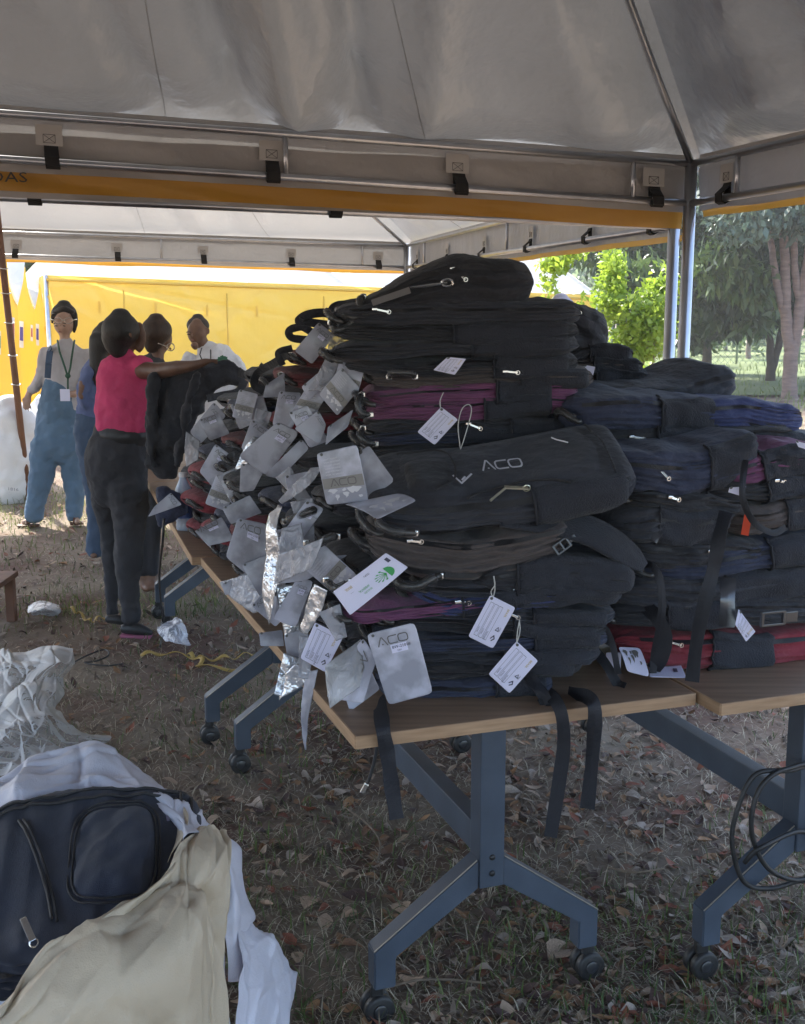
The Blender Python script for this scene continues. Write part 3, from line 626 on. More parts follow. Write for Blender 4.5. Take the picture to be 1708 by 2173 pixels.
# chain-link fence
fA = PY(1400, 770, 31); fB = PY(1760, 782, 31); fA.z = 0; fB.z = 0; fA = fA + (fA - fB) * 1.2; fB = fB + (fB - fA) * 0.25
fn = empty("wire_fence", fA, "grey-green chain-link fence with thin posts across the lawn", "fence"); M_fence = mat("fence_wire", (0.22, 0.26, 0.22), 0.5, metal=0.2); nP = 16
for i in range(nP):
    p = fA.lerp(fB, i / (nP - 1)); MB().tube([p - Vector((0, 0, .02)), p + Vector((0, 0, 1.75))], 0.03, 8).build("fence_post", M_fence, fn, True)
MB().tube([fA + Vector((0, 0, 1.7)), fB + Vector((0, 0, 1.7))], 0.02, 6).build("top_wire", M_fence, fn, True)
mb = MB(); dirf = (fB - fA).normalized(); Lf = (fB - fA).length; k = 0.0
vs = []; fs = []
while k < Lf:
    for s in (1, -1):
        a = fA + dirf * k; b_ = fA + dirf * min(max(k + s * 1.65, 0), Lf); w_ = Vector((0, 0, 0.012)); i0 = len(vs)
        vs += [a + Vector((0, .01 * s, 0)), a + Vector((0, .01 * s, 0)) + dirf * 0.012, b_ + Vector((0, .01 * s, 1.65)) + dirf * 0.012, b_ + Vector((0, .01 * s, 1.65))]; fs.append((i0, i0 + 1, i0 + 2, i0 + 3))
    k += 0.16
build("chain_link", vs, fs, M_fence, fn, False)

# ------------------------------------------------------------------ tables
e1 = Vector((0.943, 0.334, 0)).normalized(); e2 = Vector((-e1.y, e1.x, 0)); ZT = 0.75
N0 = PZ(755, 1562, ZT)                              # near left corner of the front table top
def wood(name, c, c2, sc=(1, 14, 14), vs=3.0):
    return mat(name, c, 0.5, col2=c2, vscale=vs, stretch=sc, bump=0.15, bscale=20, bdist=0.001, thr=(0.25, 0.75))
M_wtop = wood("oak_laminate", (0.20, 0.125, 0.078), (0.30, 0.20, 0.135), (2, 20, 20), 2.2)
M_wedge = wood("oak_edge", (0.34, 0.205, 0.115), (0.46, 0.30, 0.18), (3, 3, 40), 3.0)
M_steel = mat("slate_painted_steel", (0.062, 0.080, 0.110), 0.42, var=0.16, vscale=9, bump=0.2, bscale=300, spec=0.5)
M_edgewear = mat("bare_edge", (0.42, 0.38, 0.33), 0.4, metal=0.5)
def caster(c, root, d):
    """twin-wheel caster: c = ground contact"""
    yoke = MB().box(c + Vector((0, 0, 0.078)), 0.030, 0.036, 0.035, None, 0.006)
    for s in (-1, 1): yoke.box(c + Vector((0, 0, 0.052)) + d * (s * 0.004), 0.01, 0.02, 0.04, None, 0.003)
    yk = MB(); yk.v, yk.f = yoke.v, yoke.f; body = yk.build("caster", M_rubber, root)
    ax = Vector((0, 0, 1)).cross(d).normalized()
    for s in (-1, 1):
        w = MB(); o_ = c + Vector((0, 0, 0.036)) + ax * (0.016 * s)
        w.tube([o_ - ax * .011, o_ - ax * .008, o_ + ax * .008, o_ + ax * .011], [.029, .036, .036, .029], 22); w.build("wheel", M_rubber, body, True)
        h = MB(); h.tube([o_ + ax * .0112 * s, o_ + ax * .0135 * s], [.018, .014], 14); h.build("wheel_hub", M_buckle, body, True)
def table(N, ex, ey, wd, ln, label, insetf=0.12, insetb=0.16, colu=None):
    root = empty("folding_table", (N + ex * wd / 2 + ey * ln / 2) * 1.0 - Vector((0, 0, ZT)), label, "table", "wood topped tables pushed together")
    up = Vector((0, 0, 1)); c = N + ex * wd / 2 + ey * ln / 2 - up * 0.014
    MB().box(c, wd - 0.004, ln - 0.004, 0.028, (ex, ey, up), 0.0).build("tabletop", M_wtop, root)
    e = 0.003
    for a, b in ((N, N + ex * wd), (N + ey * ln, N + ex * wd + ey * ln), (N, N + ey * ln), (N + ex * wd, N + ex * wd + ey * ln)):
        mb = MB(); d = (b - a).normalized(); mb.box((a + b) / 2 - up * 0.0145, (b - a).length, 0.0052, 0.0285, (d, up.cross(d), up), 0.0015)
        mb.build("edge_band", M_wedge, root)
    ft = 0.052
    cu = colu or wd * 0.40
    ends = []
    for s, nm in ((insetf, 0), (ln - insetb, 1)):
        g = N + ey * s; g.z = 0; cc = g + ex * cu; ends.append(cc)
        MB().box(cc + up * (0.30 + 0.415 / 2), 0.062, 0.062, 0.415, (ex, ey, up), 0.004).build("column", M_steel, root)
        for bz in (0.335, 0.375):
            MB().tube([cc + up * bz - ey * 0.0305, cc + up * bz - ey * 0.0345], [0.008, 0.006], 10).build("bolt", M_rubber, root, True)
        MB().box(cc + up * 0.7145, wd * 0.62, 0.05, 0.012, (ex, ey, up), 0.002).build("top_plate", M_steel, root)
        for sd in (-1, 1):
            kn = cc + ex * (sd * 0.262) + up * 0.175; tp = cc + ex * (sd * 0.030) + up * 0.345; fb = kn - up * 0.085
            lg = MB(); w2 = ft / 2; dn = (tp - kn).normalized(); nr = Vector((0, 0, 1)) - dn * dn.z; nr.normalize()
            # welded leg profile: sloping bar with a short upright foot, one extrusion
            outl = [tp + up * .028 , kn + ex * sd * w2 + up * 0.012, fb + ex * sd * w2, fb - ex * sd * w2, kn - ex * sd * w2 - up * 0.012, tp - up * .045]
            vs = [p + ey * s_ * 0.025 for s_ in (-1, 1) for p in outl]; n = 6
            fs = [tuple(range(n)), tuple(range(2 * n - 1, n - 1, -1))] + [(i, (i + 1) % n + 0 + n * 0, (i + 1) % n + n, i + n) for i in range(n)]
            bm = bmesh.new(); bv = [bm.verts.new(v) for v in vs]
            for f in fs: bm.faces.new([bv[i] for i in f])
            bmesh.ops.recalc_face_normals(bm, faces=bm.faces); bmesh.ops.bevel(bm, geom=list(bm.edges), offset=0.003, segments=2, affect='EDGES')
            leg = build("leg", [v.co.copy() for v in bm.verts], [tuple(v.index for v in f.verts) for f in bm.faces], M_steel, root, False); bm.free()
            k = outl[0] + (outl[1] - outl[0]) * 0.02; MB().bar(k - ey * .0235 + up * .0005, outl[1] - ey * .0235 + up * .0005, 0.0025, 0.0022, (0, 0, 1), 0.0).build("worn_edge", M_edgewear, leg)
            caster(Vector((fb.x, fb.y, 0)) + ex * (sd * 0.012), root, ex)
    MB().bar(ends[0] + ey * 0.031 + up * 0.40, ends[1] - ey * 0.031 + up * 0.40, 0.045, 0.075).build("stretcher", M_steel, root)
    MB().bar(ends[0] + ey * 0.031 + up * 0.70 + ex * .12, ends[1] - ey * 0.031 + up * 0.70 + ex * .12, 0.03, 0.02).build("top_rail", M_steel, root)
    return root
T1 = table(N0, e1, e2, 0.83, 1.86, "front table, its bare wooden corner nearest the camera", 0.12, 0.18, 0.358)
N2 = N0 + e2 * 1.875 - e1 * 0.03
f2 = Vector((-0.289, 0.957, 0)).normalized(); f1 = Vector((f2.y, -f2.x, 0))
T2 = table(N2, f1, f2, 0.83, 1.86, "second table of the left row, half hidden under bags and tags")
T3 = table(N2 + f2 * 1.875 - f1 * 0.02, f1, f2, 0.83, 1.6, "farthest table of the left row, in front of the woman with glasses")
N4 = PZ(1520, 1494, ZT); N4 = N4 + e1 * 0.012
T4 = table(N4, e1, e2, 0.80, 1.86, "right table under the second heap of backpacks, cable hung on its leg", 0.11, 0.18, 0.33)

# ------------------------------------------------------------------ backpacks
class Bag:
    """a backpack lying flat; A = top (handle) end, B = bottom end of its near edge"""
    def __init__(s, A, B, W, T, tilt=0.0, sag=0.0, n=5.5, prof=None, seed=1, droop=0.0, roundl=3.5, roundr=6.0, pleat=0.007, layers=3, away=None, wr=0.012):
        s.A = Vector(A); s.B = Vector(B); s.W = W; s.T = T; s.n = n; s.seed = seed; s.sag = sag; s.droop = droop; s.wr = wr
        s.X = (s.B - s.A).normalized(); aw = away or Vector((-s.X.y, s.X.x, 0)); aw = Vector(aw).normalized()
        Z = s.X.cross(aw).normalized(); aw = Z.cross(s.X); c, sn = math.cos(tilt), math.sin(tilt)
        s.Yv = aw * c + Z * sn; s.Zv = Z * c - aw * sn; s.L = (s.B - s.A).length
        s.prof = prof or [0.72, 0.95, 1.0, 1.02, 1.0, 0.98, 0.85]; s.rl = roundl; s.rr = roundr; s.pl = pleat; s.ly = layers
    def h(s, t): return 0.5 * s.T * np.interp(t, np.linspace(0, 1, len(s.prof)), s.prof) * np.clip(1 - np.abs(2 * t - 1) ** 18, 0.0, 1) ** 0.4
    def hw(s, t):
        a = np.clip(1 - 2 * t, 0, 1) ** s.rl; b = np.clip(2 * t - 1, 0, 1) ** s.rr
        return 0.5 * s.W * (1 - 0.40 * a * a - 0.28 * b * b)
    def place(s, t, y, z):
        """t along, y and z in metres in the bag's frame -> world"""
        t, y, z = np.broadcast_arrays(np.atleast_1d(t), np.atleast_1d(y), np.atleast_1d(z)); Q = np.stack([t * 3.0, y * 4, z * 0], 1)
        zz = z - s.sag * 4 * t * (1 - t) - s.droop * np.clip(0.3 - t, 0, 1) ** 2 * 11 + 0.009 * snoise(np.stack([t * 2.6, y * 4, np.zeros_like(t)], 1), 1.8, s.seed)
        P = np.array(s.A)[None] + np.outer(t * s.L, s.X) + np.outer(y + s.W / 2, s.Yv) + np.outer(zz, s.Zv)
        return P
    def surf(s, t, th, off=0.0):
        """th: angle round the section, 0 = far edge, pi = near edge"""
        t, th = np.broadcast_arrays(np.atleast_1d(np.asarray(t, float)), np.atleast_1d(np.asarray(th, float)))
        c = np.cos(th); sn = np.sin(th); k = 2.0 / s.n; q = np.sign(c) * np.abs(c) ** (k * 0.8); r = np.sign(sn) * np.abs(sn) ** (k * 1.1)
        hw = s.hw(t); hh = s.h(t); y = q * hw; z = r * hh
        edge = np.clip((np.abs(q) - 0.80) / 0.2, 0, 1)
        ph = r * s.ly * 1.0 + 0.5 * snoise(np.stack([t * 3, r * 0, r * 0 + s.seed], 1), 1.5, s.seed + 4)
        groove = np.abs(np.sin(ph * math.pi / 1.0)) ** 0.6
        lat = (s.pl * 2.1 * (groove - 0.8)) * edge
        w = s.wr * (snoise(np.stack([t * 9, q * 2.0, r * 3.5], 1), 1.0, s.seed + 7) + 0.8 * (0.5 - np.abs(snoise(np.stack([t * 10, q * 5, r * 5], 1), 1.2, s.seed + 8, octv=2))))
        y = y + np.sign(q) * (lat + (w * 0.9 + off) * edge + off * 0.0); z = z + np.sign(r) * (np.abs(r) ** 2) * (w * 0.7 + off * 1.0) * (1 - edge * 0.5)
        return s.place(t, y, z)
    def patch(s, t0, t1, a0, a1, nu, nv, off):
        t, a = np.meshgrid(np.linspace(t0, t1, nu), np.linspace(a0, a1, nv), indexing='ij'); ed = np.minimum(1, np.minimum(np.minimum(np.arange(nu), np.arange(nu)[::-1])[:, None] / 1.0, np.minimum(np.arange(nv), np.arange(nv)[::-1])[None, :] / 1.0))
        return s.surf(t.ravel(), a.ravel(), 0.0 if off == 0 else (off * (0.15 + 0.85 * ed)).ravel())
    def top(s, t, q, off=0.0):
        """a point of the upper face: t along, q in -1..1 across (-1 = near)"""
        t, q = np.broadcast_arrays(np.atleast_1d(np.asarray(t, float)), np.atleast_1d(np.asarray(q, float))); c = np.sign(q) * np.abs(q) ** (s.n / 1.6); th = np.arccos(np.clip(c, -1, 1))
        return s.surf(t, th, off)
    def front(s, t, r, off=0.0):
        """a point of the near side wall: r in -1..1 upwards"""
        t, r = np.broadcast_arrays(np.atleast_1d(np.asarray(t, float)), np.atleast_1d(np.asarray(r, float))); sn = np.sign(r) * np.abs(r) ** (s.n / 2.2); return s.surf(t, math.pi - np.arcsin(np.clip(sn, -1, 1)), off)
def bag_build(b, m, label, group, res=(64, 40), pocket=True, pocket_m=None, zips=1, handle=True, sleeve=True, pull=True, name="backpack", pk=(0.52, 0.93), accent=None, seed=0):
    base = b.place(0.5, 0.0, -b.T / 2)[0]; root = empty(name, base, label, "backpack", group)
    nu, nv = res; k1 = int(nv * 0.60); k2 = nv - k1; rs_ = np.linspace(-0.93, 0.93, k1); sn_ = np.sign(rs_) * np.abs(rs_) ** (b.n / 2.2); near_ = math.pi - np.arcsin(np.clip(sn_[::-1], -1, 1))
    far_ = np.linspace(near_[-1], near_[0] + 2 * math.pi, k2 + 2)[1:-1]; t, a = np.meshgrid((1 - np.cos(np.linspace(0, math.pi, nu))) / 2, np.concatenate([near_, far_]), indexing='ij')
    V = b.surf(t.ravel(), a.ravel()); Fc = gridfaces(nu, nv, True)
    build("body", V, Fc, m, root)
    R = random.Random(b.seed); b.seed = b.seed
    if pocket:
        build("side_pocket", b.patch(pk[0], pk[1], math.pi - 0.95, math.pi + 0.95, 26, 14, 0.009), gridfaces(26, 14), pocket_m or M_mesh, root)
        P = b.surf(np.full(14, pk[0]), np.linspace(math.pi - 0.95, math.pi + 0.95, 14), 0.010); MB().tube([Vector(p) for p in P], 0.0032, 6).build("pocket_hem", M_web, root, True)
    if accent:
        build("colour_panel", b.patch(accent[0], accent[1], math.pi - 0.9, math.pi + 0.9, 24, 14, 0.006), gridfaces(24, 14), accent[2], root)
    for k in range(zips):
        rr = R.uniform(0.25, 0.7) * (1 if k == 0 else -1); t = np.linspace(0.06, 0.97, 40)
        Pa = b.front(t, np.full(40, rr - 0.09), 0.0030); Pb = b.front(t, np.full(40, rr + 0.09), 0.0030)
        z = build("zip", np.concatenate([Pa, Pb]), np.array([[i, i + 1, i + 41, i + 40] for i in range(39)]), M_zip, root)
        if pull and k == 0 and R.random() < 0.45:
            tt = R.uniform(0.15, 0.6); p = Vector(b.front(tt, rr, 0.006)[0]); q = Vector(b.front(tt + 0.055, rr - R.uniform(-.1, 0.5), 0.008)[0])
            mb = MB(); mb.box(p, 0.014, 0.006, 0.008, (b.X, b.Yv, b.Zv), 0.002); mb.bar(p, q, 0.0055, 0.002, tuple(b.Yv), 0.0006); mb.tube([q + b.X * (math.cos(an) * .005) + b.Zv * (math.sin(an) * .005) for an in np.linspace(0, 6.28, 10)], 0.0012, 5, False)
            mb.build("zip_pull", M_chrome, z)
    if handle:
        c = b.place(0.02, 0.0, 0.0)[0]; c = Vector(c); y0 = R.uniform(-0.12, -0.02); rad = R.uniform(0.035, 0.055); pts = []
        for an in np.linspace(-math.pi / 2, math.pi / 2, 14):
            pts.append(c + b.X * (-math.cos(an) * rad * 0.95 + 0.01) + b.Yv * (y0 + math.sin(an) * rad * 1.4) + b.Zv * (0.012 * math.cos(an * 2) + R.uniform(-.002, .002)))
        hd = MB().tube(pts, [0.006 + 0.0012 * (i % 2) for i in range(14)], 8).build("handle", M_grip, root, True)
        if sleeve: MB().tube(pts[2:-2], [0.0105 + R.uniform(-.001, .0012) for _ in range(10)], 10).build("clear_sleeve", M_clear, hd, True)
    return root
BAGS = {}
class Plane:
    def __init__(s, p0, d): s.p0 = Vector(p0); s.d = Vector(d).normalized()
    def at(s, x, y): return PP(x, y, s.p0, s.d)
def stack_bag(pl, xl, yl, xr, yr, th, m, label, group, W=0.34, seed=1, key=None, tilt=0.0, sagpx=0, drooppx=0, **kw):
    A = pl.at(xl, yl); B = pl.at(xr, yr); k = pxm((A + B) / 2)
    bk = {q: kw.pop(q) for q in ('n', 'prof', 'roundl', 'roundr', 'pleat', 'layers', 'wr') if q in kw}
    b = Bag(A, B, W, th * k * 1.12, tilt=tilt, sag=sagpx * k, droop=drooppx * k, seed=seed, **bk)
    r = bag_build(b, m, label, group, **kw)
    if key: BAGS[key] = (b, r)
    return b, r
gA = "backpacks piled flat at the front of the left table"; gB = "backpacks in the tall dark stack"; gC = "backpacks heaped on the right table"
plA = Plane(PZ(800, 1488, ZT) + e2 * 0.015, (PZ(1190, 1478, ZT) - PZ(800, 1488, ZT)))
J = random.Random(5)
low = [(1462, 798, 1178, 50, M_navy, "blue-black mesh backpack lying at the very bottom of the front pile", 0.34),
       (1424, 800, 1238, 36, M_black, "thin black backpack second from the bottom of the front pile", 0.34),
       (1395, 806, 1285, 32, M_black2, "flat charcoal backpack third from the bottom of the front pile", 0.34),
       (1367, 798, 1300, 32, M_navy, "flat navy backpack fourth from the bottom of the front pile", 0.34),
       (1340, 802, 1304, 30, M_black, "black backpack fifth from the bottom, above the lowest white tag", 0.34),
       (1312, 812, 1320, 32, M_black2, "charcoal backpack just under the blue-purple one in the front pile", 0.34)]
for i, (y, xl, xr, th, m, lb, W) in enumerate(low):
    stack_bag(plA, xl + J.uniform(-6, 6), y + J.uniform(-2, 6), xr + J.uniform(-10, 6), y + J.uniform(-6, 2), th, m, lb, gA, W, 100 + i, key="a%d" % i, layers=2 if th < 40 else 3, pleat=0.006, pk=(0.55 + J.uniform(0, .15), 0.95), drooppx=-4, sagpx=J.uniform(-4, 4), res=(80, 44))
stack_bag(plA, 728, 1312, 1150, 1262, 40, M_purple, "dusky purple backpack whose folded end pokes out left of the front pile", gA, 0.32, 111, "apur", sagpx=8, pk=(.6, .95))
stack_bag(plA, 880, 1288, 1218, 1262, 44, M_blue, "deep blue backpack curving in the middle of the front pile", gA, 0.33, 112, "ablue", sagpx=6, drooppx=-6, pocket=False, layers=3)
stack_bag(plA, 985, 1232, 1358, 1222, 72, M_black, "black backpack with wide mesh pocket beneath the brown one", gA, 0.34, 113, "amesh", layers=2, pk=(0.30, 0.97), pleat=0.004, handle=False)
stack_bag(plA, 900, 1262, 1330, 1262, 40, M_black2, "thin black backpack above the deep blue one", gA, 0.30, 114, "athin", layers=2, pk=(0.45, 0.97))
stack_bag(plA, 782, 1168, 1216, 1138, 84, M_brown, "brown-grey backpack sagging under the large black one", gA, 0.33, 115, "abrown", sagpx=32, drooppx=-10, layers=3, pleat=0.008, pocket=False, prof=[.7, 1, 1, 1, .95, .8, .6], res=(90, 50), wr=0.010, zips=2)
bt, rt = stack_bag(plA, 788, 1112, 1362, 1030, 80, M_black2, "large black backpack showing its embroidered front, on top of the front pile", gA, 0.31, 116, "atop", tilt=math.radians(20), sagpx=26, drooppx=2,
                   layers=3, pleat=0.006, prof=[.75, 1.0, 1.0, 1.0, 1.05, 1.0, .8], pk=(0.60, 0.96), res=(120, 64), wr=0.007, zips=2, n=4.0)
# front-panel details of the top bag
def ribbon(mb, pts2, w, f):
    """stroke polyline in 2-D mapped through f"""
    for (x0, y0), (x1, y1) in zip(pts2[:-1], pts2[1:]):
        d = math.hypot(x1 - x0, y1 - y0) or 1; nx, ny = -(y1 - y0) / d * w / 2, (x1 - x0) / d * w / 2; ex, ey = (x1 - x0) / d * w * .35, (y1 - y0) / d * w * .35
        c = [(x0 + nx - ex, y0 + ny - ey), (x1 + nx + ex, y1 + ny + ey), (x1 - nx + ex, y1 - ny + ey), (x0 - nx - ex, y0 - ny - ey)]
        mb.add([f(*q) for q in c], [(0, 1, 2, 3)])
def rrect(x0, y0, x1, y1, r, openr=False, n=5):
    P = []
    for cx, cy, a0 in ((x1 - r, y1 - r, 0), (x0 + r, y1 - r, 90), (x0 + r, y0 + r, 180), (x1 - r, y0 + r, 270)):
        for k in range(n): a = math.radians(a0 + 90 * k / (n - 1)); P.append((cx + r * math.cos(a), cy + r * math.sin(a)))
    if openr: P = P[n - 1:3 * n + 0 + 1]; return [(x1, y1)] + P[0:-1] + [(x1, y0)]
    return P + [P[0]]
def aco(mb, f, w=0.11):
    """the three drawn capitals, height 1, width about 3.6"""
    ribbon(mb, [(0, 0), (0.16, 0.34), (0.48, 0.98), (0.60, 0.98), (0.94, 0.34), (1.10, 0)], w, f)
    c = [(0.55 + 0.10 * math.cos(a), 0.16 + 0.10 * math.sin(a)) for a in np.linspace(0, 6.28, 9)[:-1]]; mb.add([f(*q) for q in c], [tuple(range(8))])
    ribbon(mb, rrect(1.28, 0.05, 2.30, 0.95, 0.28, True), w, f); ribbon(mb, rrect(2.50, 0.05, 3.60, 0.95, 0.28), w, f)
def ontop(b, off=0.017):
    return lambda t, q: Vector(b.top(t, q, off)[0])
M_thread2 = mat("grey_embroidery", (0.60, 0.60, 0.66), 0.5); ot = ontop(bt)
mb = MB(); aco(mb, lambda x, y: ot(0.445 + x * 0.042, -0.30 + y * 0.30), 0.15); mb.build("embroidered_letters", M_thread2, rt, False)
mb = MB(); fl = lambda x, y: ot(0.330 + x * 0.045, -0.60 + y * 0.26)
ribbon(mb, [(0.0, 1.0), (0.5, 0.1), (1.5, 0.9)], 0.16, fl); ribbon(mb, [(0.62, 0.42), (0.9, 0.66)], 0.16, fl); mb.build("embroidered_emblem", M_thread2, rt, False)
def seam(b, pts, r, name, m, root, off=0.003):
    P = spline([(t, q, 0) for t, q in pts], len(pts) * 8); return MB().tube([Vector(p) for p in b.top(P[:, 0], P[:, 1], off)], r, 6).build(name, m, root, True)
def toppanel(b, t0, t1, q0, q1, n, off, root, m, name, rnd=6.0, dome=0.6):
    u, v = np.meshgrid(np.linspace(-1, 1, n), np.linspace(-1, 1, n), indexing='ij'); k = (1 - 0.10 * (np.abs(u * v)) ** 2)
    U = u * k; Vv = v * k; hgt = np.clip((1 - np.abs(u) ** rnd) * (1 - np.abs(v) ** rnd), 0, 1) ** dome
    return build(name, b.top(((t0 + t1) / 2 + U * (t1 - t0) / 2).ravel(), ((q0 + q1) / 2 + Vv * (q1 - q0) / 2).ravel(), (-0.002 + (off + 0.002) * hgt).ravel()), gridfaces(n, n), m, root)
toppanel(bt, 0.13, 0.90, -0.80, 0.82, 40, 0.010, rt, M_black2, "front_panel")
toppanel(bt, 0.15, 0.34, -0.70, 0.35, 26, 0.018, rt, M_black, "scoop_pocket", rnd=4)
seam(bt, [(0.14, 0.45), (0.30, 0.50), (0.345, 0.1), (0.33, -0.45), (0.25, -0.74)], 0.0025, "pocket_piping", M_zip, rt, 0.018)
seam(bt, [(0.92, -0.80), (0.925, 0), (0.90, 0.80)], 0.003, "panel_piping", M_black, rt, 0.006)
seam(bt, [(0.36, -0.86), (0.48, -0.70), (0.62, -0.72), (0.74, -0.86)], 0.0028, "panel_piping", M_zip, rt, 0.012)
mb = MB(); P = [ot(t, q) for t, q in ((0.745, 0.40), (0.76, 0.30), (0.785, 0.20), (0.795, 0.15))]; mb.tube(P, 0.0018, 5); mb.build("white_thread_mark", mat("white_thread", (0.7, 0.7, 0.75), 0.6), rt)
pm = [Vector(bt.front(0.44, 0.75, 0.012)[0]), Vector(bt.front(0.51, 0.93, 0.014)[0]), Vector(bt.top(0.58, -0.84, 0.016)[0])]
mb = MB(); mb.tube(pm[:2], 0.003, 6); mb.box((pm[1] + pm[2]) / 2, 0.055, 0.013, 0.004, ((pm[2] - pm[1]).normalized(), bt.Yv, bt.Zv), 0.0015)
mb.tube([pm[2] + bt.X * (.008 * math.cos(a)) + bt.Zv * (.008 * math.sin(a)) for a in np.linspace(0, 6.28, 12)], .0015, 5, False); mb.build("zip_pull", mat("pull_metal", (0.62, 0.60, 0.48), 0.3, metal=0.8), rt)

# tall stack behind
plB = Plane(PZ(800, 1488, ZT) + e2 * 0.40, plA.d)
Bl = [(1085, 790, 1225, 60, M_black, "black backpack low in the tall stack, behind the embroidered one", {}),
      (1040, 800, 1225, 40, M_black2, "charcoal backpack under the dark red ones of the tall stack", {}),
      (1010, 805, 1225, 28, M_darkred, "lower of the two thin dark red backpacks in the tall stack", dict(pocket=False)),
      (990, 812, 1225, 26, M_red, "upper of the two thin dark red backpacks, over the grey card", dict(pocket=False)),
      (962, 788, 1225, 34, M_black, "thin black backpack resting on the dark red ones", {}),
      (932, 775, 1222, 34, M_navy, "blue-black backpack below the hanging white name tag", {}),
      (902, 775, 1222, 32, M_black2, "charcoal backpack directly below the purple pair", {}),
      (870, 778, 1228, 42, M_purple, "lower purple backpack of the pair in the tall stack", dict(pk=(0.55, 0.87), pocket_m=M_mesh)),
      (834, 782, 1234, 40, M_purple, "upper purple backpack of the pair in the tall stack", dict(pk=(0.60, 0.86), pocket_m=M_mesh)),
      (800, 792, 1268, 40, M_brown, "brown-grey backpack resting on the purple pair", dict(pk=(0.66, 0.97))),
      (768, 730, 1235, 40, M_black, "black backpack carrying the slanting white tag", {}),
      (735, 712, 1236, 38, M_black2, "charcoal backpack fourth from the top of the tall stack", {}),
      (703, 716, 1238, 40, M_black, "black backpack third from the top of the tall stack", {}),
      (668, 705, 1242, 48, M_black2, "charcoal backpack right under the bulging top one", dict(pocket=False))]
for i, (y, xl, xr, th, m, lb, kw) in enumerate(Bl):
    kw = dict(kw); kw.setdefault('pk', (0.5 + J.uniform(-.05, .2), 0.95))
    stack_bag(plB, xl + J.uniform(-8, 5), y + 3 + J.uniform(0, 6), xr, y - J.uniform(0, 5), th, m, lb, gB, 0.34, 200 + i, "b%d" % i, layers=3 if th > 38 else 2, sagpx=J.uniform(-6, 7), drooppx=J.uniform(-3, 8), **kw)
bb, rb = stack_bag(plB, 742, 662, 1138, 590, 100, M_black, "bulging black backpack crowning the tall stack", gB, 0.32, 230, "btop", sagpx=-14, drooppx=4, prof=[.22, .42, .62, .85, 1.02, 1.12, 1.0, .8], layers=2, pocket=False, zips=1, n=3.2, roundr=5, res=(90, 50), wr=0.010)
p = [plB.at(790, 632), plB.at(870, 610), plB.at(905, 606), plB.at(948, 600)]; p = [q - Vector((0, .03, 0)) for q in p]
mb = MB(); mb.bar(p[0] - Vector((0, .006, .012)), p[1] - Vector((0, .006, .006)), 0.016, 0.002, (0, -1, .2), 0.0005); mb.build("grey_webbing_end", mat("grey_web", (0.16, 0.15, 0.15), 0.6), rb)
mb = MB(); mb.tube([p[1], p[2], p[3]], [.002, .004, .003], 6); mb.tube([p[3] + Vector((.014 * math.cos(a), 0, .009 * math.sin(a))) for a in np.linspace(0, 6.28, 12)], .003, 6, False); mb.build("zip_pull", M_chrome, rb)
plB2 = Plane(plB.p0 + e2 * 0.42, plA.d)
stack_bag(plB2, 1075, 690, 1298, 740, 96, M_black2, "rounded charcoal backpack drooping behind the right of the tall stack", gB, 0.42, 240, None, drooppx=-10, sagpx=-26, prof=[.5, .7, .9, 1, 1.1, 1.15, 1.05], layers=1, pocket=False, handle=False, zips=1, n=2.6, roundr=3)
for i, (x0, x1, y, th, m, lb) in enumerate([(1080, 1385, 812, 34, M_black, "black backpack behind the tall stack, lowest of three ends at its right"), (1090, 1372, 784, 34, M_brown, "brownish backpack end behind the tall stack, middle of three"),
                                            (1100, 1352, 758, 32, M_black2, "charcoal backpack end behind the tall stack, topmost of three"), (1085, 1400, 846, 40, M_black, "black backpack behind the tall stack, touching the slate-blue one"),
                                            (1085, 1390, 885, 40, M_black2, "charcoal backpack deep between the two heaps")]):
    stack_bag(plB2, x0, y, x1, y - 8, th, m, lb, gB, 0.34, 250 + i, None, layers=2, handle=False, pull=False, pk=(.6, .95), prof=[.8, 1, 1, 1, 1, 1, .9])

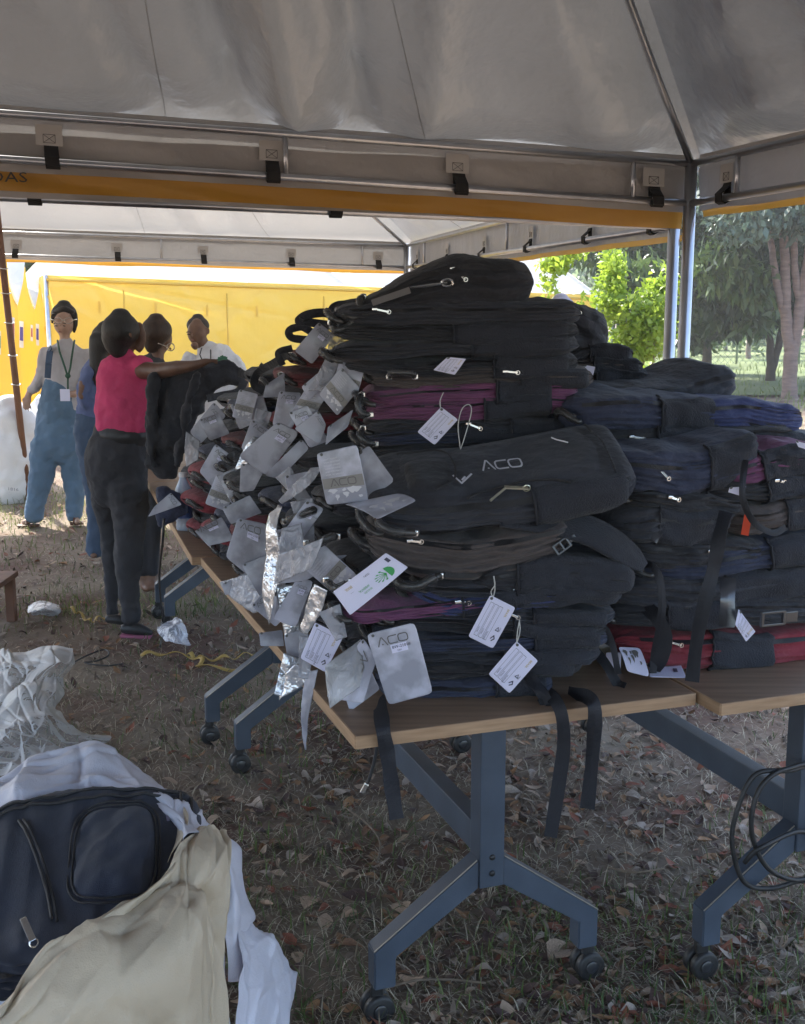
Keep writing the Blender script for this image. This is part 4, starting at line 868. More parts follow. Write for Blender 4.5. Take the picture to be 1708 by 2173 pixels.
# heap on the right table
Q0 = PZ(1500, 1425, ZT); plC = Plane(Q0, e1); plC2 = Plane(Q0 + e2 * 0.22, e1); plC3 = Plane(Q0 + e2 * 0.45, e1)
Cl = [(plC, 1338, 1385, 1800, 1362, 72, M_red, "red and black backpack lying flat on the right table", dict(pk=(0.36, 0.64), accent=None, sagpx=6)),
      (plC, 1312, 1318, 1790, 1300, 58, M_black, "black backpack with glossy buckle just above the red one", dict(pk=(.2, .5))),
      (plC, 1322, 1258, 1800, 1236, 66, M_black2, "charcoal backpack with a broad mesh pocket, third up on the right table", dict(pk=(0.45, 0.97), layers=2)),
      (plC, 1372, 1215, 1860, 1132, 62, M_navy, "navy backpack slanting up to the right edge", dict(pk=(0.52, 0.9), sagpx=8)),
      (plC, 1335, 1175, 1640, 1180, 60, M_black, "black backpack with loose strap ends below the mesh one", dict(pocket=False)),
      (plC, 1322, 1122, 1568, 1112, 70, M_black2, "black mesh-sided backpack in the middle of the right heap", dict(pk=(.3, .95), handle=False)),
      (plC, 1535, 1108, 1830, 1062, 60, M_brown, "brownish backpack with a small orange label at the right", dict(pk=(.45, .9), sagpx=8)),
      (plC, 1520, 1045, 1790, 1022, 48, M_black, "black backpack below the purple one at the right edge", dict(pk=(.4, .9))),
      (plC, 1540, 1012, 1758, 968, 60, M_purple, "purple backpack with dark mesh pocket at the right edge", dict(pk=(0.36, 0.78), sagpx=-4)),
      (plC, 1322, 1002, 1626, 958, 92, M_navy, "navy blue backpack curving below the dark ones of the right heap", dict(pk=(0.60, 0.96), sagpx=24, drooppx=-8, layers=4, pleat=.008)),
      (plC, 1350, 1060, 1600, 1075, 44, M_black, "black backpack squeezed under the curving navy one", dict(pocket=False)),
      (plC2, 1252, 948, 1700, 928, 58, M_black, "black backpack under the slate-blue one of the right heap", dict(pk=(.3, .6))),
      (plC2, 1224, 885, 1545, 884, 76, M_navy, "slate-blue backpack with mesh pocket near the top of the right heap", dict(pk=(0.54, 0.92), sagpx=-6, layers=3)),
      (plC2, 1440, 882, 1724, 892, 62, M_blue, "rolled navy backpack with rounded end at the right edge", dict(pocket=False, layers=4, pleat=.009, roundr=3, handle=False)),
      (plC2, 1520, 948, 1790, 948, 50, M_black2, "charcoal backpack beneath the rolled navy one", dict(pk=(.3, .7))),
      (plC3, 1258, 842, 1582, 806, 62, M_black2, "top black backpack of the right heap with upturned bulging end", dict(pocket=False, sagpx=12, prof=[.6, .65, .7, .8, .85, 1.15, 1.25, 1.0], n=3.2, layers=2)),
      (plC3, 1240, 862, 1560, 852, 44, M_black, "black backpack between the top one and the slate-blue one", dict(pk=(.4, .8)))]
for i, (pl, xl, yl, xr, yr, th, m, lb, kw) in enumerate(Cl):
    kw = dict(kw); kw.setdefault('layers', 3 if th > 45 else 2)
    stack_bag(pl, xl, yl, xr, yr, th, m, lb, gC, 0.36, 300 + i, "c%d" % i, **kw)
rc = BAGS['c6'][1]; bq = BAGS['c6'][0]
P = [Vector(bq.front(t, r, .014)[0]) for t, r in ((.12, .6), (.16, .6), (.16, -.7), (.12, -.7))]; build("orange_label", P, [(0, 1, 2, 3)], mat("orange_label", (0.75, 0.09, 0.04), 0.5), rc, False)

# stacks along the left edge: one model per colour, copied
PROTO = []
def proto(m, seed, T, **kw):
    b = Bag((0, 0, 0), (0.56, 0, 0), 0.34, T, seed=seed, layers=2, **kw)
    return bag_build(b, m, None, None, res=(44, 28), zips=1, pk=(0.5, 0.93)), T
for i, (m, nm) in enumerate([(M_black, "black"), (M_black2, "charcoal"), (M_red, "red"), (M_navy, "navy"), (M_darkred, "dark red"), (M_brown, "brown"), (M_black, "dull black")]):
    r_, T = proto(m, 400 + i, 0.058 + 0.006 * (i % 3), drooppx=0) if False else proto(m, 400 + i, 0.058 + 0.006 * (i % 3))
    PROTO.append((r_, T, nm))
ordn = ["lowest", "second", "third", "fourth", "fifth", "sixth", "seventh", "eighth", "ninth", "tenth", "eleventh", "twelfth", "thirteenth", "fourteenth"]
rows_ = [(0.30, 1.06, 0.085, 0.15, "nearest"), (0.66, 1.12, 0.055, 0.15, "second"), (1.02, 1.20, 0.05, 0.16, "third"), (1.34, 1.46, 0.05, 0.24, "fourth"), (1.68, 1.40, 0.05, 0.24, "fifth"),
         (2.04, 1.28, 0.06, 0.20, "sixth"), (2.42, 1.19, 0.09, 0.18, "seventh"), (2.80, 1.08, 0.12, 0.18, "farthest")]
first = [True] * 7
for ri, (s, zt_, u0, u1, wn_) in enumerate(rows_):
    z = ZT + 0.001; k = 0
    while z < zt_ - 0.02:
        pi_ = J.choice([0, 1, 0, 1, 6, 3, 4, 2, 5] if ri > 2 else [0, 1, 6, 3, 0, 1]); r0, T, nm = PROTO[pi_]; T = T * 0.88
        o = r0 if first[pi_] else copy_tree(r0); first[pi_] = False
        f = (z - ZT) / (zt_ - ZT + 1e-6); E = N0 + e2 * s if s < 1.86 else N2 + f2 * (s - 1.875)
        ang = math.atan2(e1.y, e1.x) + J.uniform(-0.16, 0.16); p = E + e1 * (u0 + (u1 - u0) * f * f + J.uniform(-0.01, 0.05))
        o.rotation_euler = (J.uniform(-0.05, 0.05), J.uniform(-0.07, 0.05), ang); base_off = Matrix.Rotation(ang, 3, 'Z') @ Vector((0.28, 0.17, 0))
        o.location = Vector((p.x, p.y, z + 0.006)) + base_off; o.scale = (1, 1, 0.95 + J.uniform(-.1, .1))
        o['label'] = "%s backpack, %s from the table in the %s stack along the left edge" % (nm, ordn[k], wn_); o['category'] = "backpack"; o['group'] = "backpacks stacked along the left table edge"
        z += T; k += 1

# ------------------------------------------------------------------ hang tags
M_tagg = mat("grey_card", (0.36, 0.37, 0.44), 0.30, col2=(0.50, 0.51, 0.61), vscale=14, thr=(0.45, 0.6), spec=0.6)
M_tagm = mat("grey_card_dull", (0.25, 0.255, 0.30), 0.34, col2=(0.39, 0.40, 0.47), vscale=10, thr=(0.45, 0.6), spec=0.6)
M_tagw = mat("white_card", (0.68, 0.67, 0.84), 0.5, var=0.02)
M_print = mat("grey_print", (0.13, 0.125, 0.12), 0.5); M_pale = mat("pale_print", (0.62, 0.62, 0.66), 0.5); M_bandp = mat("brown_grey_print", (0.24, 0.23, 0.22), 0.45)
M_inkb = mat("blue_black_ink", (0.05, 0.05, 0.09), 0.6); M_greenp = mat("green_print", (0.03, 0.30, 0.07), 0.5); M_yelp = mat("ochre_print", (0.45, 0.30, 0.04), 0.5)
M_sil = mat("silver_film", (0.62, 0.63, 0.66), 0.16, metal=0.55, var=0.1, bump=0.9, bscale=18, bdist=0.02)
M_film = plastic_film("clear_film", 0.6, (0.55, 0.56, 0.62), 0.10, 1.0, 22)
M_cord = mat("pale_cord", (0.5, 0.5, 0.48), 0.5)
class Card:
    """bent card through four photo corners TL TR BR BL at given distances"""
    def __init__(s, px, Ys, bow=0.0, twist=0.0, out=None):
        Ys = Ys if isinstance(Ys, (list, tuple)) else [Ys] * 4
        s.c = [np.array(PY(x, y, Y)) for (x, y), Y in zip(px, Ys)]; s.bow = bow; s.tw = twist
        n = np.cross(s.c[1] - s.c[0], s.c[3] - s.c[0]); n /= np.linalg.norm(n); cam_ = np.array([0, 0, H]) - s.c[0]
        s.n = n if np.dot(n, cam_) > 0 else -n; s.w = np.linalg.norm(s.c[1] - s.c[0]); s.h = np.linalg.norm(s.c[3] - s.c[0])
    def p(s, u, v, off=0.0):
        """u to the right, v down, 0..1"""
        a, b, c, d = s.c; P = a * (1 - u) * (1 - v) + b * u * (1 - v) + c * u * v + d * (1 - u) * v
        return Vector(P + s.n * (off + s.bow * 4 * v * (1 - v) + s.tw * (u - .5) * (v - .5)))
    def mesh(s, name, m, root, N=10, r=0.07, thick=0.0007):
        vs = []; rr = r; asp = s.w / s.h
        for i in range(N + 1):
            for j in range(N + 1):
                u = 0.5 - 0.5 * math.cos(math.pi * i / N); v = 0.5 - 0.5 * math.cos(math.pi * j / N)
                du = max(0, rr / asp - min(u, 1 - u)) / (rr / asp); dv = max(0, rr - min(v, 1 - v)) / rr; q = math.hypot(du, dv)
                if q > 1:
                    du2, dv2 = du / q, dv / q; u += (rr / asp) * (du - du2) * (1 if u < .5 else -1); v += rr * (dv - dv2) * (1 if v < .5 else -1)
                vs.append(s.p(u, v))
        o = build(name, np.array([tuple(v) for v in vs]), gridfaces(N + 1, N + 1), m, root)
        k = o.modifiers.new("thick", 'SOLIDIFY'); k.thickness = thick; k.offset = 0; return o
    def rect(s, u0, v0, u1, v1, m, name, root, off=0.0012, n=6):
        vs = [s.p(u0 + (u1 - u0) * i / n, v0 + (v1 - v0) * j / n, off) for i in range(n + 1) for j in range(n + 1)]
        return build(name, np.array([tuple(v) for v in vs]), gridfaces(n + 1, n + 1), m, root)
    def text(s, t, u0, v0, hgt, m, name, root, rot=False, off=0.0022, wid=None):
        v, f = text2d(t); q = v - v.min(0); k = hgt / q[:, 1].max(); asp = s.h / s.w
        if rot: P = [s.p(u0 + (y * k), v0 + (x * k) / asp * (wid or 1), off) for x, y in q]
        else: P = [s.p(u0 + x * k * asp * (wid or 1), v0 - y * k, off) for x, y in q]
        return build(name, P, f, m, root, False)
    def aco(s, u0, v0, wd, m, root, off=0.0022, rot=False):
        mb = MB(); k = wd / 3.6; asp = s.w / s.h
        f = (lambda x, y: s.p(u0 + y * k / asp * 1.0, v0 + x * k, off)) if rot else (lambda x, y: s.p(u0 + x * k, v0 - y * k * asp, off))
        aco(mb, f, 0.13); return mb.build("printed_letters", m, root)
CONT = [[(.05, .2), (.13, .08), (.25, .1), (.33, .2), (.26, .3), (.22, .42), (.17, .4), (.14, .3)], [(.24, .48), (.33, .52), (.34, .62), (.28, .78), (.25, .9), (.24, .7), (.22, .58)],
        [(.44, .18), (.5, .1), (.56, .18), (.5, .3), (.44, .28)], [(.44, .36), (.55, .34), (.6, .45), (.56, .62), (.51, .75), (.48, .6), (.43, .46)], [(.57, .12), (.72, .05), (.92, .1), (.95, .2), (.86, .34), (.8, .46), (.74, .36), (.68, .48), (.62, .38), (.58, .26)], [(.82, .62), (.92, .6), (.94, .74), (.85, .78)]]
def world_map(cd, u0, v0, u1, v1, root, m=None):
    vs = []; fs = []
    for c in CONT:
        b = len(vs); cc = np.mean(c, axis=0); vs.append(cd.p(u0 + cc[0] * (u1 - u0), v0 + cc[1] * (v1 - v0), .0016)); pts = []
        for (x0, y0), (x1, y1) in zip(c, c[1:] + c[:1]):
            for t in (0, .5): pts.append((x0 + (x1 - x0) * t + random.uniform(-.012, .012), y0 + (y1 - y0) * t + random.uniform(-.02, .02)))
        vs += [cd.p(u0 + x * (u1 - u0), v0 + y * (v1 - v0), .0016) for x, y in pts]; n = len(pts); fs += [(b, b + 1 + k, b + 1 + (k + 1) % n) for k in range(n)]
    return build("printed_map", vs, fs, m or M_pale, root, False)
def tagbase(cd): return Vector(cd.c[0])
def hole(cd, u, v, root, r=0.0035):
    c = cd.p(u, v, 0.0015); ux = (cd.p(min(1, u + .1), v) - cd.p(u, v)).normalized(); vx = (cd.p(u, min(1, v + .1)) - cd.p(u, v)).normalized()
    build("eyelet", [c + ux * (r * math.cos(a)) + vx * (r * math.sin(a)) for a in np.linspace(0, 6.28, 11)[:-1]], [tuple(range(10))], M_thread, root, False)
def brand_tag(px, Y, label, face='front', bow=0.003, code=True, group="grey hang tags on the bags", lrot=False, m=None, tw=0.0, u0=.17, v0=.20, lw=.62):
    cd = Card(px, Y, bow, tw); root = empty("hang_tag", tagbase(cd), label, "hang tag", group); cd.mesh("card", m or M_tagg, root)
    if face == 'front':
        cd.aco(u0, v0, lw, M_print, root, rot=lrot)
        if code:
            st = cd.rect(.40, .215, .74, .33, M_tagw, "sticker", root, 0.0016, 2); cd.text("BW-2101#", .43, .275, .045, M_inkb, "sticker_code", st, wid=.95); cd.text("Q01", .52, .318, .028, M_inkb, "sticker_code", st)
    elif face == 'back':
        for k, t in enumerate(("LIGHT WEIGHT", "WEAR RESISTANT", "PADDED STRAPS", "WASH BY HAND", "AND PORTABLE", "HOPE TO GREATLY")):
            cd.text(t, .13, .16 + k * .058, .028, M_pale, "fine_print", root)
        cd.rect(0.02, .50, .98, .70, M_bandp, "printed_band", root, 0.0012); cd.aco(.20, .66, .60, M_print, root); world_map(cd, .05, .68, .95, .97, root)
    elif face == 'ruled':
        pass
    hole(cd, .12, .04, root); return cd, root
def name_tag(px, Y, label, bow=0.0, flip=False, group="white name tags tied to the bags", rich=True):
    cd = Card(px, Y, bow); root = empty("name_tag", tagbase(cd), label, "name tag", group); cd.mesh("card", M_tagw, root, r=0.05)
    if rich:
        for k, t in enumerate(("NOME:", "E-MAIL:", "TELEFONE:")):
            u = .14 + k * .17; mb = MB(); ribbon(mb, [(u, .12), (u + .13, .12), (u + .13, .90), (u, .90), (u, .12)], .008, lambda x, y: cd.p(x, y, .0014)); mb.build("ruled_box", M_inkb, root)
            cd.text(t, u + .015, .88, .028, M_inkb, "field_name", root, off=.0018, wid=1.0) if False else cd.text(t, u + .02, .70, .05, M_inkb, "field_name", root, rot=True, wid=1.0)
        mb = MB(); ribbon(mb, [(.73, .82), (.80, .74), (.86, .80), (.79, .86)], .03, lambda x, y: cd.p(x, y, .0014)); mb.build("printed_emblem", M_inkb, root)
        mb = MB(); ribbon(mb, [(.74, .62), (.80, .54), (.86, .62), (.74, .62)], .018, lambda x, y: cd.p(x, y, .0014)); mb.build("printed_emblem", M_inkb, root)
        cd.text("ITAIPU", .86, .53, .04, M_inkb, "printed_logo", root, rot=True); cd.text("BRASIL", .78, .10, .075, M_yelp, "printed_logo", root, rot=True)
    hole(cd, .10, .05, root); return cd, root
def cord(pts, Y, parent, r=0.0013):
    P = [Vector(q) for q in spline([PY(x, y, Y) for x, y in pts], 24)]; return MB().tube(P, r, 5).build("cord", M_cord, parent, True)
random.seed(12)
brand_tag([(777, 1345), (880, 1320), (919, 1470), (824, 1496)], 2.43, "large grey card printed ACO with white code sticker at the front corner of the pile")
c_, r_ = brand_tag([(770, 1352), (800, 1398), (772, 1492), (690, 1480)], [2.55, 2.50, 2.45, 2.52], "folded grey card in shiny film, half behind the large front card", code=False, lrot=True, u0=.35, v0=.12, lw=.5)
brand_tag([(778, 1404), (806, 1462), (742, 1509), (720, 1438)], 2.52, "blank-looking grey card low behind the large front card", face='ruled')
c_, r_ = name_tag([(668, 1320), (729, 1350), (690, 1426), (637, 1396)], 2.62, "white name tag hanging over the left table edge among silver film")
c_, r_ = name_tag([(1040, 1262), (1094, 1289), (1046, 1376), (993, 1350)], 2.55, "upper of the two white name tags on the front pile"); cord([(1046, 1268), (1042, 1255), (1050, 1240), (1047, 1222)], 2.55, r_); cord([(1046, 1268), (1050, 1250), (1048, 1222)], 2.552, r_)
c_, r_ = name_tag([(1096, 1360), (1142, 1402), (1081, 1471), (1036, 1430)], 2.53, "lower of the two white name tags on the front pile"); cord([(1096, 1366), (1098, 1340), (1102, 1318)], 2.53, r_); cord([(1096, 1366), (1103, 1340), (1102, 1315)], 2.535, r_)
c_, r_ = name_tag([(936, 863), (972, 890), (922, 944), (885, 916)], 2.86, "white name tag hanging across the two purple backpacks"); cord([(935, 868), (934, 850), (941, 832)], 2.86, r_)
c_, r_ = name_tag([(976, 950), (997, 970), (945, 1010), (925, 990)], 2.84, "white name tag on a long looped cord above the embroidered bag"); cord([(977, 953), (972, 905), (980, 868), (995, 858), (1000, 875), (985, 930), (977, 953)], 2.82, r_)
name_tag([(949, 757), (989, 761), (965, 795), (919, 785)], 2.87, "white name tag slanting on the middle of the tall dark stack")
name_tag([(1240, 774), (1263, 778), (1257, 801), (1228, 794)], 3.20, "small white tag end showing right of the tall stack", rich=False)
name_tag([(1567, 1292), (1603, 1340), (1583, 1361), (1560, 1325)], [2.68, 2.68, 2.68, 2.66], "white name tag seen edge-on by a glossy strap on the right table")
name_tag([(1548, 1034), (1583, 1032), (1572, 1052), (1545, 1044)], 2.72, "white tag tip under the purple backpack at the right", rich=False)
name_tag([(1688, 935), (1716, 942), (1716, 955), (1694, 948)], 2.85, "small white tag tip at the right edge below the rolled navy bag", rich=False)
# banner-like leaflet
cd = Card([(819, 1171), (866, 1205), (743, 1303), (706, 1257)], [2.50, 2.50, 2.48, 2.5], 0.008, 0.03); root = empty("leaflet", tagbase(cd), "curling white leaflet with green tree print over the bag handles", "leaflet"); cd.mesh("card", M_tagw, root, r=0.02)
vs = [cd.p(.62 + .22 * math.cos(a), .22 + .10 * math.sin(a), .0016) for a in np.linspace(math.pi * 1.0, math.pi * 2.0, 14)]; build("green_crown_print", vs, [tuple(range(14))], M_greenp, root, False)
mb = MB(); f_ = lambda x, y: cd.p(x, y, .0016)
for k in range(7):
    a = math.radians(15 + k * 25); ribbon(mb, [(.62, .24), (.62 + .16 * math.cos(a), .25 + .12 * math.sin(a))], .014, f_); ribbon(mb, [(.62 + .18 * math.cos(a), .25 + .14 * math.sin(a)), (.62 + .21 * math.cos(a), .25 + .165 * math.sin(a))], .03, f_)
mb.build("green_roots_print", M_greenp, root)
cd.text("EDUCA\u00c7\u00c3O", .66, .52, .10, M_greenp, "printed_words", root, rot=True, off=.0016, wid=.62); cd.text("AMBIENTAL", .52, .52, .085, M_greenp, "printed_words", root, rot=True, off=.0016, wid=.68)
cd.text("ITAIPU", .18, .40, .07, M_inkb, "printed_words", root, rot=True, off=.0016, wid=.8); cd.text("BRASIL", .18, .72, .10, M_yelp, "printed_words", root, rot=True, off=.0016, wid=.7); cd.rect(.15, .05, .35, .10, M_inkb, "blue_flag_print", root, .0016, 2)
mb = MB(); ribbon(mb, [(.45, .12), (.42, .8)], .006, f_); mb.build("ruled_line", M_inkb, root)
# two large cards back side, and the folded one
brand_tag([(764, 957), (783, 944), (839, 1022), (762, 1066)], 2.66, "grey card with world map tucked behind the large text card", face='ruled', m=M_tagm)
cd, root = brand_tag([(671, 962), (758, 943), (783, 1063), (693, 1071)], 2.60, "large grey card with small print, ACO and a pale world map in mid-pile", face='back')
cd = Card([(764, 957), (783, 944), (839, 1022), (762, 1066)], 2.658)
cd, root = brand_tag([(730, 1070), (837, 1048), (884, 1062), (800, 1102)], [2.60, 2.62, 2.50, 2.46], "grey card lying flat and bent beside the embroidered backpack", face='none', bow=0.006); world_map(cd, .1, .5, .9, .95, root)
T = [([(676, 683), (711, 711), (662, 773), (625, 744)], 3.18, "topmost grey ACO card, upright near the black handles", 'front', True),
     ([(454, 852), (480, 882), (426, 942), (402, 916)], 4.35, "grey ACO card farthest left, leaning on the pile behind the woman in pink", 'front', True),
     ([(457, 941), (494, 968), (455, 1038), (423, 1000)], 4.15, "grey ACO card above the water bottle", 'front', True),
     ([(488, 859), (558, 838), (571, 883), (508, 912)], 3.95, "wide grey card with faint print near the red bag handles", 'ruled', False),
     ([(564, 817), (604, 789), (606, 842), (558, 843)], 3.75, "small grey card tilted against the top edge of the left heap", 'ruled', False),
     ([(589, 894), (636, 917), (566, 1010), (505, 967)], 3.30, "broad grey ACO card in the centre of the left heap", 'front', True),
     ([(640, 930), (657, 950), (592, 1016), (560, 1008)], 3.22, "plain grey card right under the broad central one", 'ruled', False),
     ([(511, 983), (566, 988), (538, 1041), (508, 1044)], 3.42, "plain grey card below the broad central one, above the dark sleeve", 'ruled', False),
     ([(676, 870), (692, 901), (679, 944), (623, 910)], 3.02, "shaded dark grey ACO card left of the purple backpacks", 'front', False),
     ([(696, 905), (750, 868), (738, 905), (690, 945)], 2.95, "narrow dark grey card seen edge-on left of the purple backpacks", 'none', False),
     ([(412, 1127), (471, 1096), (497, 1146), (442, 1158)], 3.62, "grey card hanging over the table edge at the left, lowest there", 'front', True),
     ([(471, 1078), (530, 1050), (556, 1088), (490, 1112)], 3.45, "grey card with fine print above the left table edge", 'ruled', False),
     ([(505, 1098), (566, 1112), (566, 1252), (478, 1182)], 3.18, "large grey ACO card with code sticker hanging at the left table edge", 'front', True),
     ([(512, 1198), (566, 1176), (570, 1262), (552, 1264)], 3.16, "pale grey card corner hanging below the large left-edge card", 'ruled', False),
     ([(633, 1222), (665, 1234), (628, 1331), (578, 1314)], 2.84, "upright grey ACO card with code sticker between film sleeves", 'front', True),
     ([(602, 1346), (652, 1333), (660, 1370), (617, 1433)], 2.80, "pale grey card drooping left of the overhanging white name tag", 'ruled', False),
     ([(549, 1343), (599, 1336), (603, 1371), (553, 1370)], 2.95, "small folded map card sticking out over the left table edge", 'none', False),
     ([(362, 1045), (387, 1070), (313, 1097), (328, 1074)], 4.45, "grey ACO card on the dark flap hanging past the table", 'front', False),
     ([(604, 1010), (652, 1000), (650, 1030), (615, 1062)], 3.05, "small bent grey card over a brown handle in mid-heap", 'none', False),
     ([(470, 1240), (540, 1205), (552, 1240), (478, 1262)], 3.30, "crumpled dull grey card lying on the left table edge", 'none', False),
     ([(640, 820), (700, 770), (722, 790), (655, 850)], 3.05, "shaded grey card wedged under the tall stack's handles", 'none', False),
     ([(700, 1180), (740, 1176), (650, 1232), (590, 1238)], 2.72, "long glossy grey card pointing right, under the handles", 'none', False)]
for px, Y, lb, fc, code in T:
    brand_tag(px, Y, lb, face=fc, bow=random.uniform(-.004, .008), code=code, m=random.choice([M_tagg, M_tagm]), tw=random.uniform(-.02, .02))
# strips of clear and silver film
def film(rows, label, m=None, wr=0.008, seed=1, nu=26, nv=14, name="plastic_sleeve", ws=22.0):
    R = [[PY(x, y, Y) for x, y, Y in r] for r in rows]; o = sheet(name, R, nu, nv, m or M_film, None, wr, ws, seed, thick=0.0006, base=R[0][0], stretch=(1, 1, .35), fine=0.002)
    return tag_(o, label, "plastic sleeve", "clear plastic sleeves hanging from the left heap")
film([[(588, 1068, 2.95), (600, 1075, 2.9)], [(566, 1110, 2.9), (590, 1120, 2.86)], [(568, 1180, 2.88), (596, 1190, 2.84)], [(556, 1250, 2.86), (585, 1262, 2.82)], [(566, 1322, 2.85), (570, 1325, 2.84)]], "long twisted clear sleeve hanging left of the brown handle", M_sil, seed=3)
film([[(598, 1120, 2.8), (640, 1110, 2.8)], [(590, 1180, 2.78), (650, 1175, 2.76)], [(596, 1230, 2.78), (640, 1235, 2.78)]], "crumpled clear sleeve glinting in mid-pile", seed=4)
film([[(688, 1140, 2.62), (662, 1205, 2.62)], [(640, 1160, 2.66), (620, 1225, 2.68)], [(590, 1175, 2.72), (584, 1240, 2.75)]], "clear sleeve fanned over the handles left of the leaflet", seed=5)
film([[(672, 1238, 2.66), (700, 1252, 2.62)], [(650, 1290, 2.68), (684, 1300, 2.64)], [(636, 1340, 2.7), (655, 1345, 2.68)]], "clear sleeve with green print dangling above the white name tag", seed=6, m=M_sil)
film([[(627, 1408, 2.72), (662, 1424, 2.70)], [(606, 1430, 2.74), (640, 1455, 2.71)], [(588, 1440, 2.76), (592, 1486, 2.73)]], "bright silvery sleeve corner hanging below the table edge", M_sil, 0.010, 7)
film([[(652, 1425, 2.68), (674, 1420, 2.66)], [(643, 1470, 2.68), (664, 1475, 2.66)], [(641, 1520, 2.68), (656, 1525, 2.66)], [(648, 1590, 2.67), (651, 1591, 2.66)]], "long pointed grey sleeve dangling lowest below the table edge", m=M_tagm, wr=0.006, seed=8)
film([[(690, 1412, 2.50), (765, 1352, 2.55)], [(692, 1450, 2.48), (772, 1412, 2.50)], [(700, 1503, 2.46), (775, 1448, 2.48)]], "shiny transparent sleeve around the folded card at the table corner", m=plastic_film("glossy_film", 0.6, (0.7, 0.7, 0.72), 0.06, 1.0, 16), seed=9, wr=0.012, ws=14)
film([[(395, 915, 4.3), (425, 935, 4.3)], [(392, 960, 4.3), (420, 965, 4.28)], [(396, 990, 4.3), (418, 975, 4.28)]], "clear sleeve below the farthest left grey card", seed=10)
film([[(538, 925, 3.5), (556, 932, 3.5)], [(512, 960, 3.5), (536, 972, 3.48)], [(498, 995, 3.5), (502, 998, 3.5)]], "slim bright sleeve slanting in the left heap", m=M_sil, seed=11)
film([[(660, 995, 2.9), (690, 985, 2.9)], [(625, 1025, 2.92), (650, 1035, 2.9)], [(592, 1060, 2.95), (600, 1068, 2.95)]], "clear sleeve curling left of the large text card", seed=12)
film([[(700, 705, 3.1), (745, 700, 3.1)], [(690, 760, 3.05), (722, 770, 3.05)], [(655, 830, 3.05), (690, 830, 3.0)]], "dim clear sleeve under the topmost grey card", seed=13)
film([[(466, 1235, 3.35), (560, 1210, 3.2)], [(486, 1262, 3.3), (566, 1250, 3.18)], [(540, 1300, 3.2), (580, 1290, 3.1)]], "clear sleeve lying along the left table edge", seed=14)
# booklet and leaflet on the right table
cd = Card([(1311, 1372), (1357, 1374), (1378, 1436), (1330, 1424)], [2.72, 2.74, 2.64, 2.66], 0.004); root = empty("folded_card", tagbase(cd), "folded white card with a grey world map standing between the two piles", "card"); cd.mesh("card", M_tagw, root, r=.12); world_map(cd, .05, .08, .85, .85, root, M_print)
cd = Card([(1376, 1398), (1440, 1402), (1456, 1438), (1378, 1436)], [2.84, 2.82, 2.66, 2.65], 0.002); root = empty("leaflet", tagbase(cd), "white leaflet with green print lying flat on the right table", "leaflet"); cd.mesh("card", M_tagw, root, r=.04); cd.rect(.4, .2, .62, .45, M_greenp, "green_print", root, .0016, 2); cd.rect(.7, .55, .82, .75, M_inkb, "blue_print", root, .0016, 2)
cd = Card([(1286, 1384), (1318, 1384), (1316, 1436), (1284, 1434)], 2.78, 0.002); root = empty("leaflet", tagbase(cd), "pale leaflet lying between the front pile and the folded card", "leaflet"); cd.mesh("card", M_tagw, root, r=.04)

# ------------------------------------------------------------------ loose webbing, children of the bags they belong to
def strap(pts, w, key, m=None, seed=1, name="strap", n=40, thick=0.0016):
    b, root = BAGS[key] if isinstance(key, str) else (None, key); P = spline([tuple(PY(x, y, Y)) for x, y, Y in pts], n); V = []
    for i, p in enumerate(P):
        p = Vector(p); t = Vector(P[min(i + 1, n - 1)] - P[max(i - 1, 0)]).normalized(); view = (ORG - p).normalized(); s = t.cross(view).normalized()
        a = 0.5 * math.sin(i * 0.11 * (1 + seed % 3) + seed); s = s * math.cos(a) + view * math.sin(a); hw = w * 1.2 * pxm(p) / 2
        V += [p - s * hw, p + view * 0.0012, p + s * hw]
    o = build(name, V, [(3 * i + j, 3 * i + j + 1, 3 * i + j + 4, 3 * i + j + 3) for i in range(n - 1) for j in range(2)], m or M_web, root, False)
    k = o.modifiers.new("thick", 'SOLIDIFY'); k.thickness = thick; return o
strap([(798, 1475, 2.62), (806, 1500, 2.52), (812, 1542, 2.355), (822, 1600, 2.36), (830, 1660, 2.37), (842, 1738, 2.38)], 28, 'a0', seed=2)
strap([(1160, 1470, 2.60), (1178, 1486, 2.50), (1192, 1520, 2.46), (1196, 1580, 2.47), (1186, 1660, 2.48), (1168, 1776, 2.49)], 25, 'a1', seed=3)
strap([(1205, 1470, 2.62), (1245, 1478, 2.52), (1262, 1505, 2.47), (1258, 1590, 2.49), (1246, 1716, 2.50)], 26, 'a2', seed=4)
strap([(1120, 1432, 2.60), (1150, 1470, 2.55), (1165, 1500, 2.54), (1150, 1478, 2.55)], 22, 'a1', seed=5)
strap([(1262, 1380, 2.74), (1288, 1412, 2.70), (1310, 1450, 2.68), (1325, 1458, 2.66)], 18, 'a3', seed=6)
strap([(1240, 1318, 2.72), (1280, 1330, 2.66), (1300, 1370, 2.66), (1312, 1430, 2.68)], 12, 'a4', seed=7)
strap([(1340, 1205, 2.80), (1378, 1198, 2.70), (1400, 1230, 2.68), (1404, 1300, 2.68), (1390, 1380, 2.70), (1385, 1434, 2.68)], 14, 'atop', seed=8)
strap([(1355, 1270, 2.78), (1392, 1310, 2.70), (1412, 1350, 2.68), (1404, 1392, 2.68), (1386, 1420, 2.70)], 26, 'amesh', seed=9)
strap([(1540, 1085, 2.76), (1528, 1130, 2.70), (1520, 1175, 2.68), (1512, 1215, 2.68), (1496, 1275, 2.66), (1478, 1360, 2.66), (1468, 1446, 2.655)], 25, 'c5', seed=10)
strap([(1582, 975, 2.80), (1576, 1020, 2.72), (1578, 1065, 2.70), (1600, 1108, 2.69), (1640, 1130, 2.70), (1668, 1118, 2.72)], 12, 'c8', seed=11)
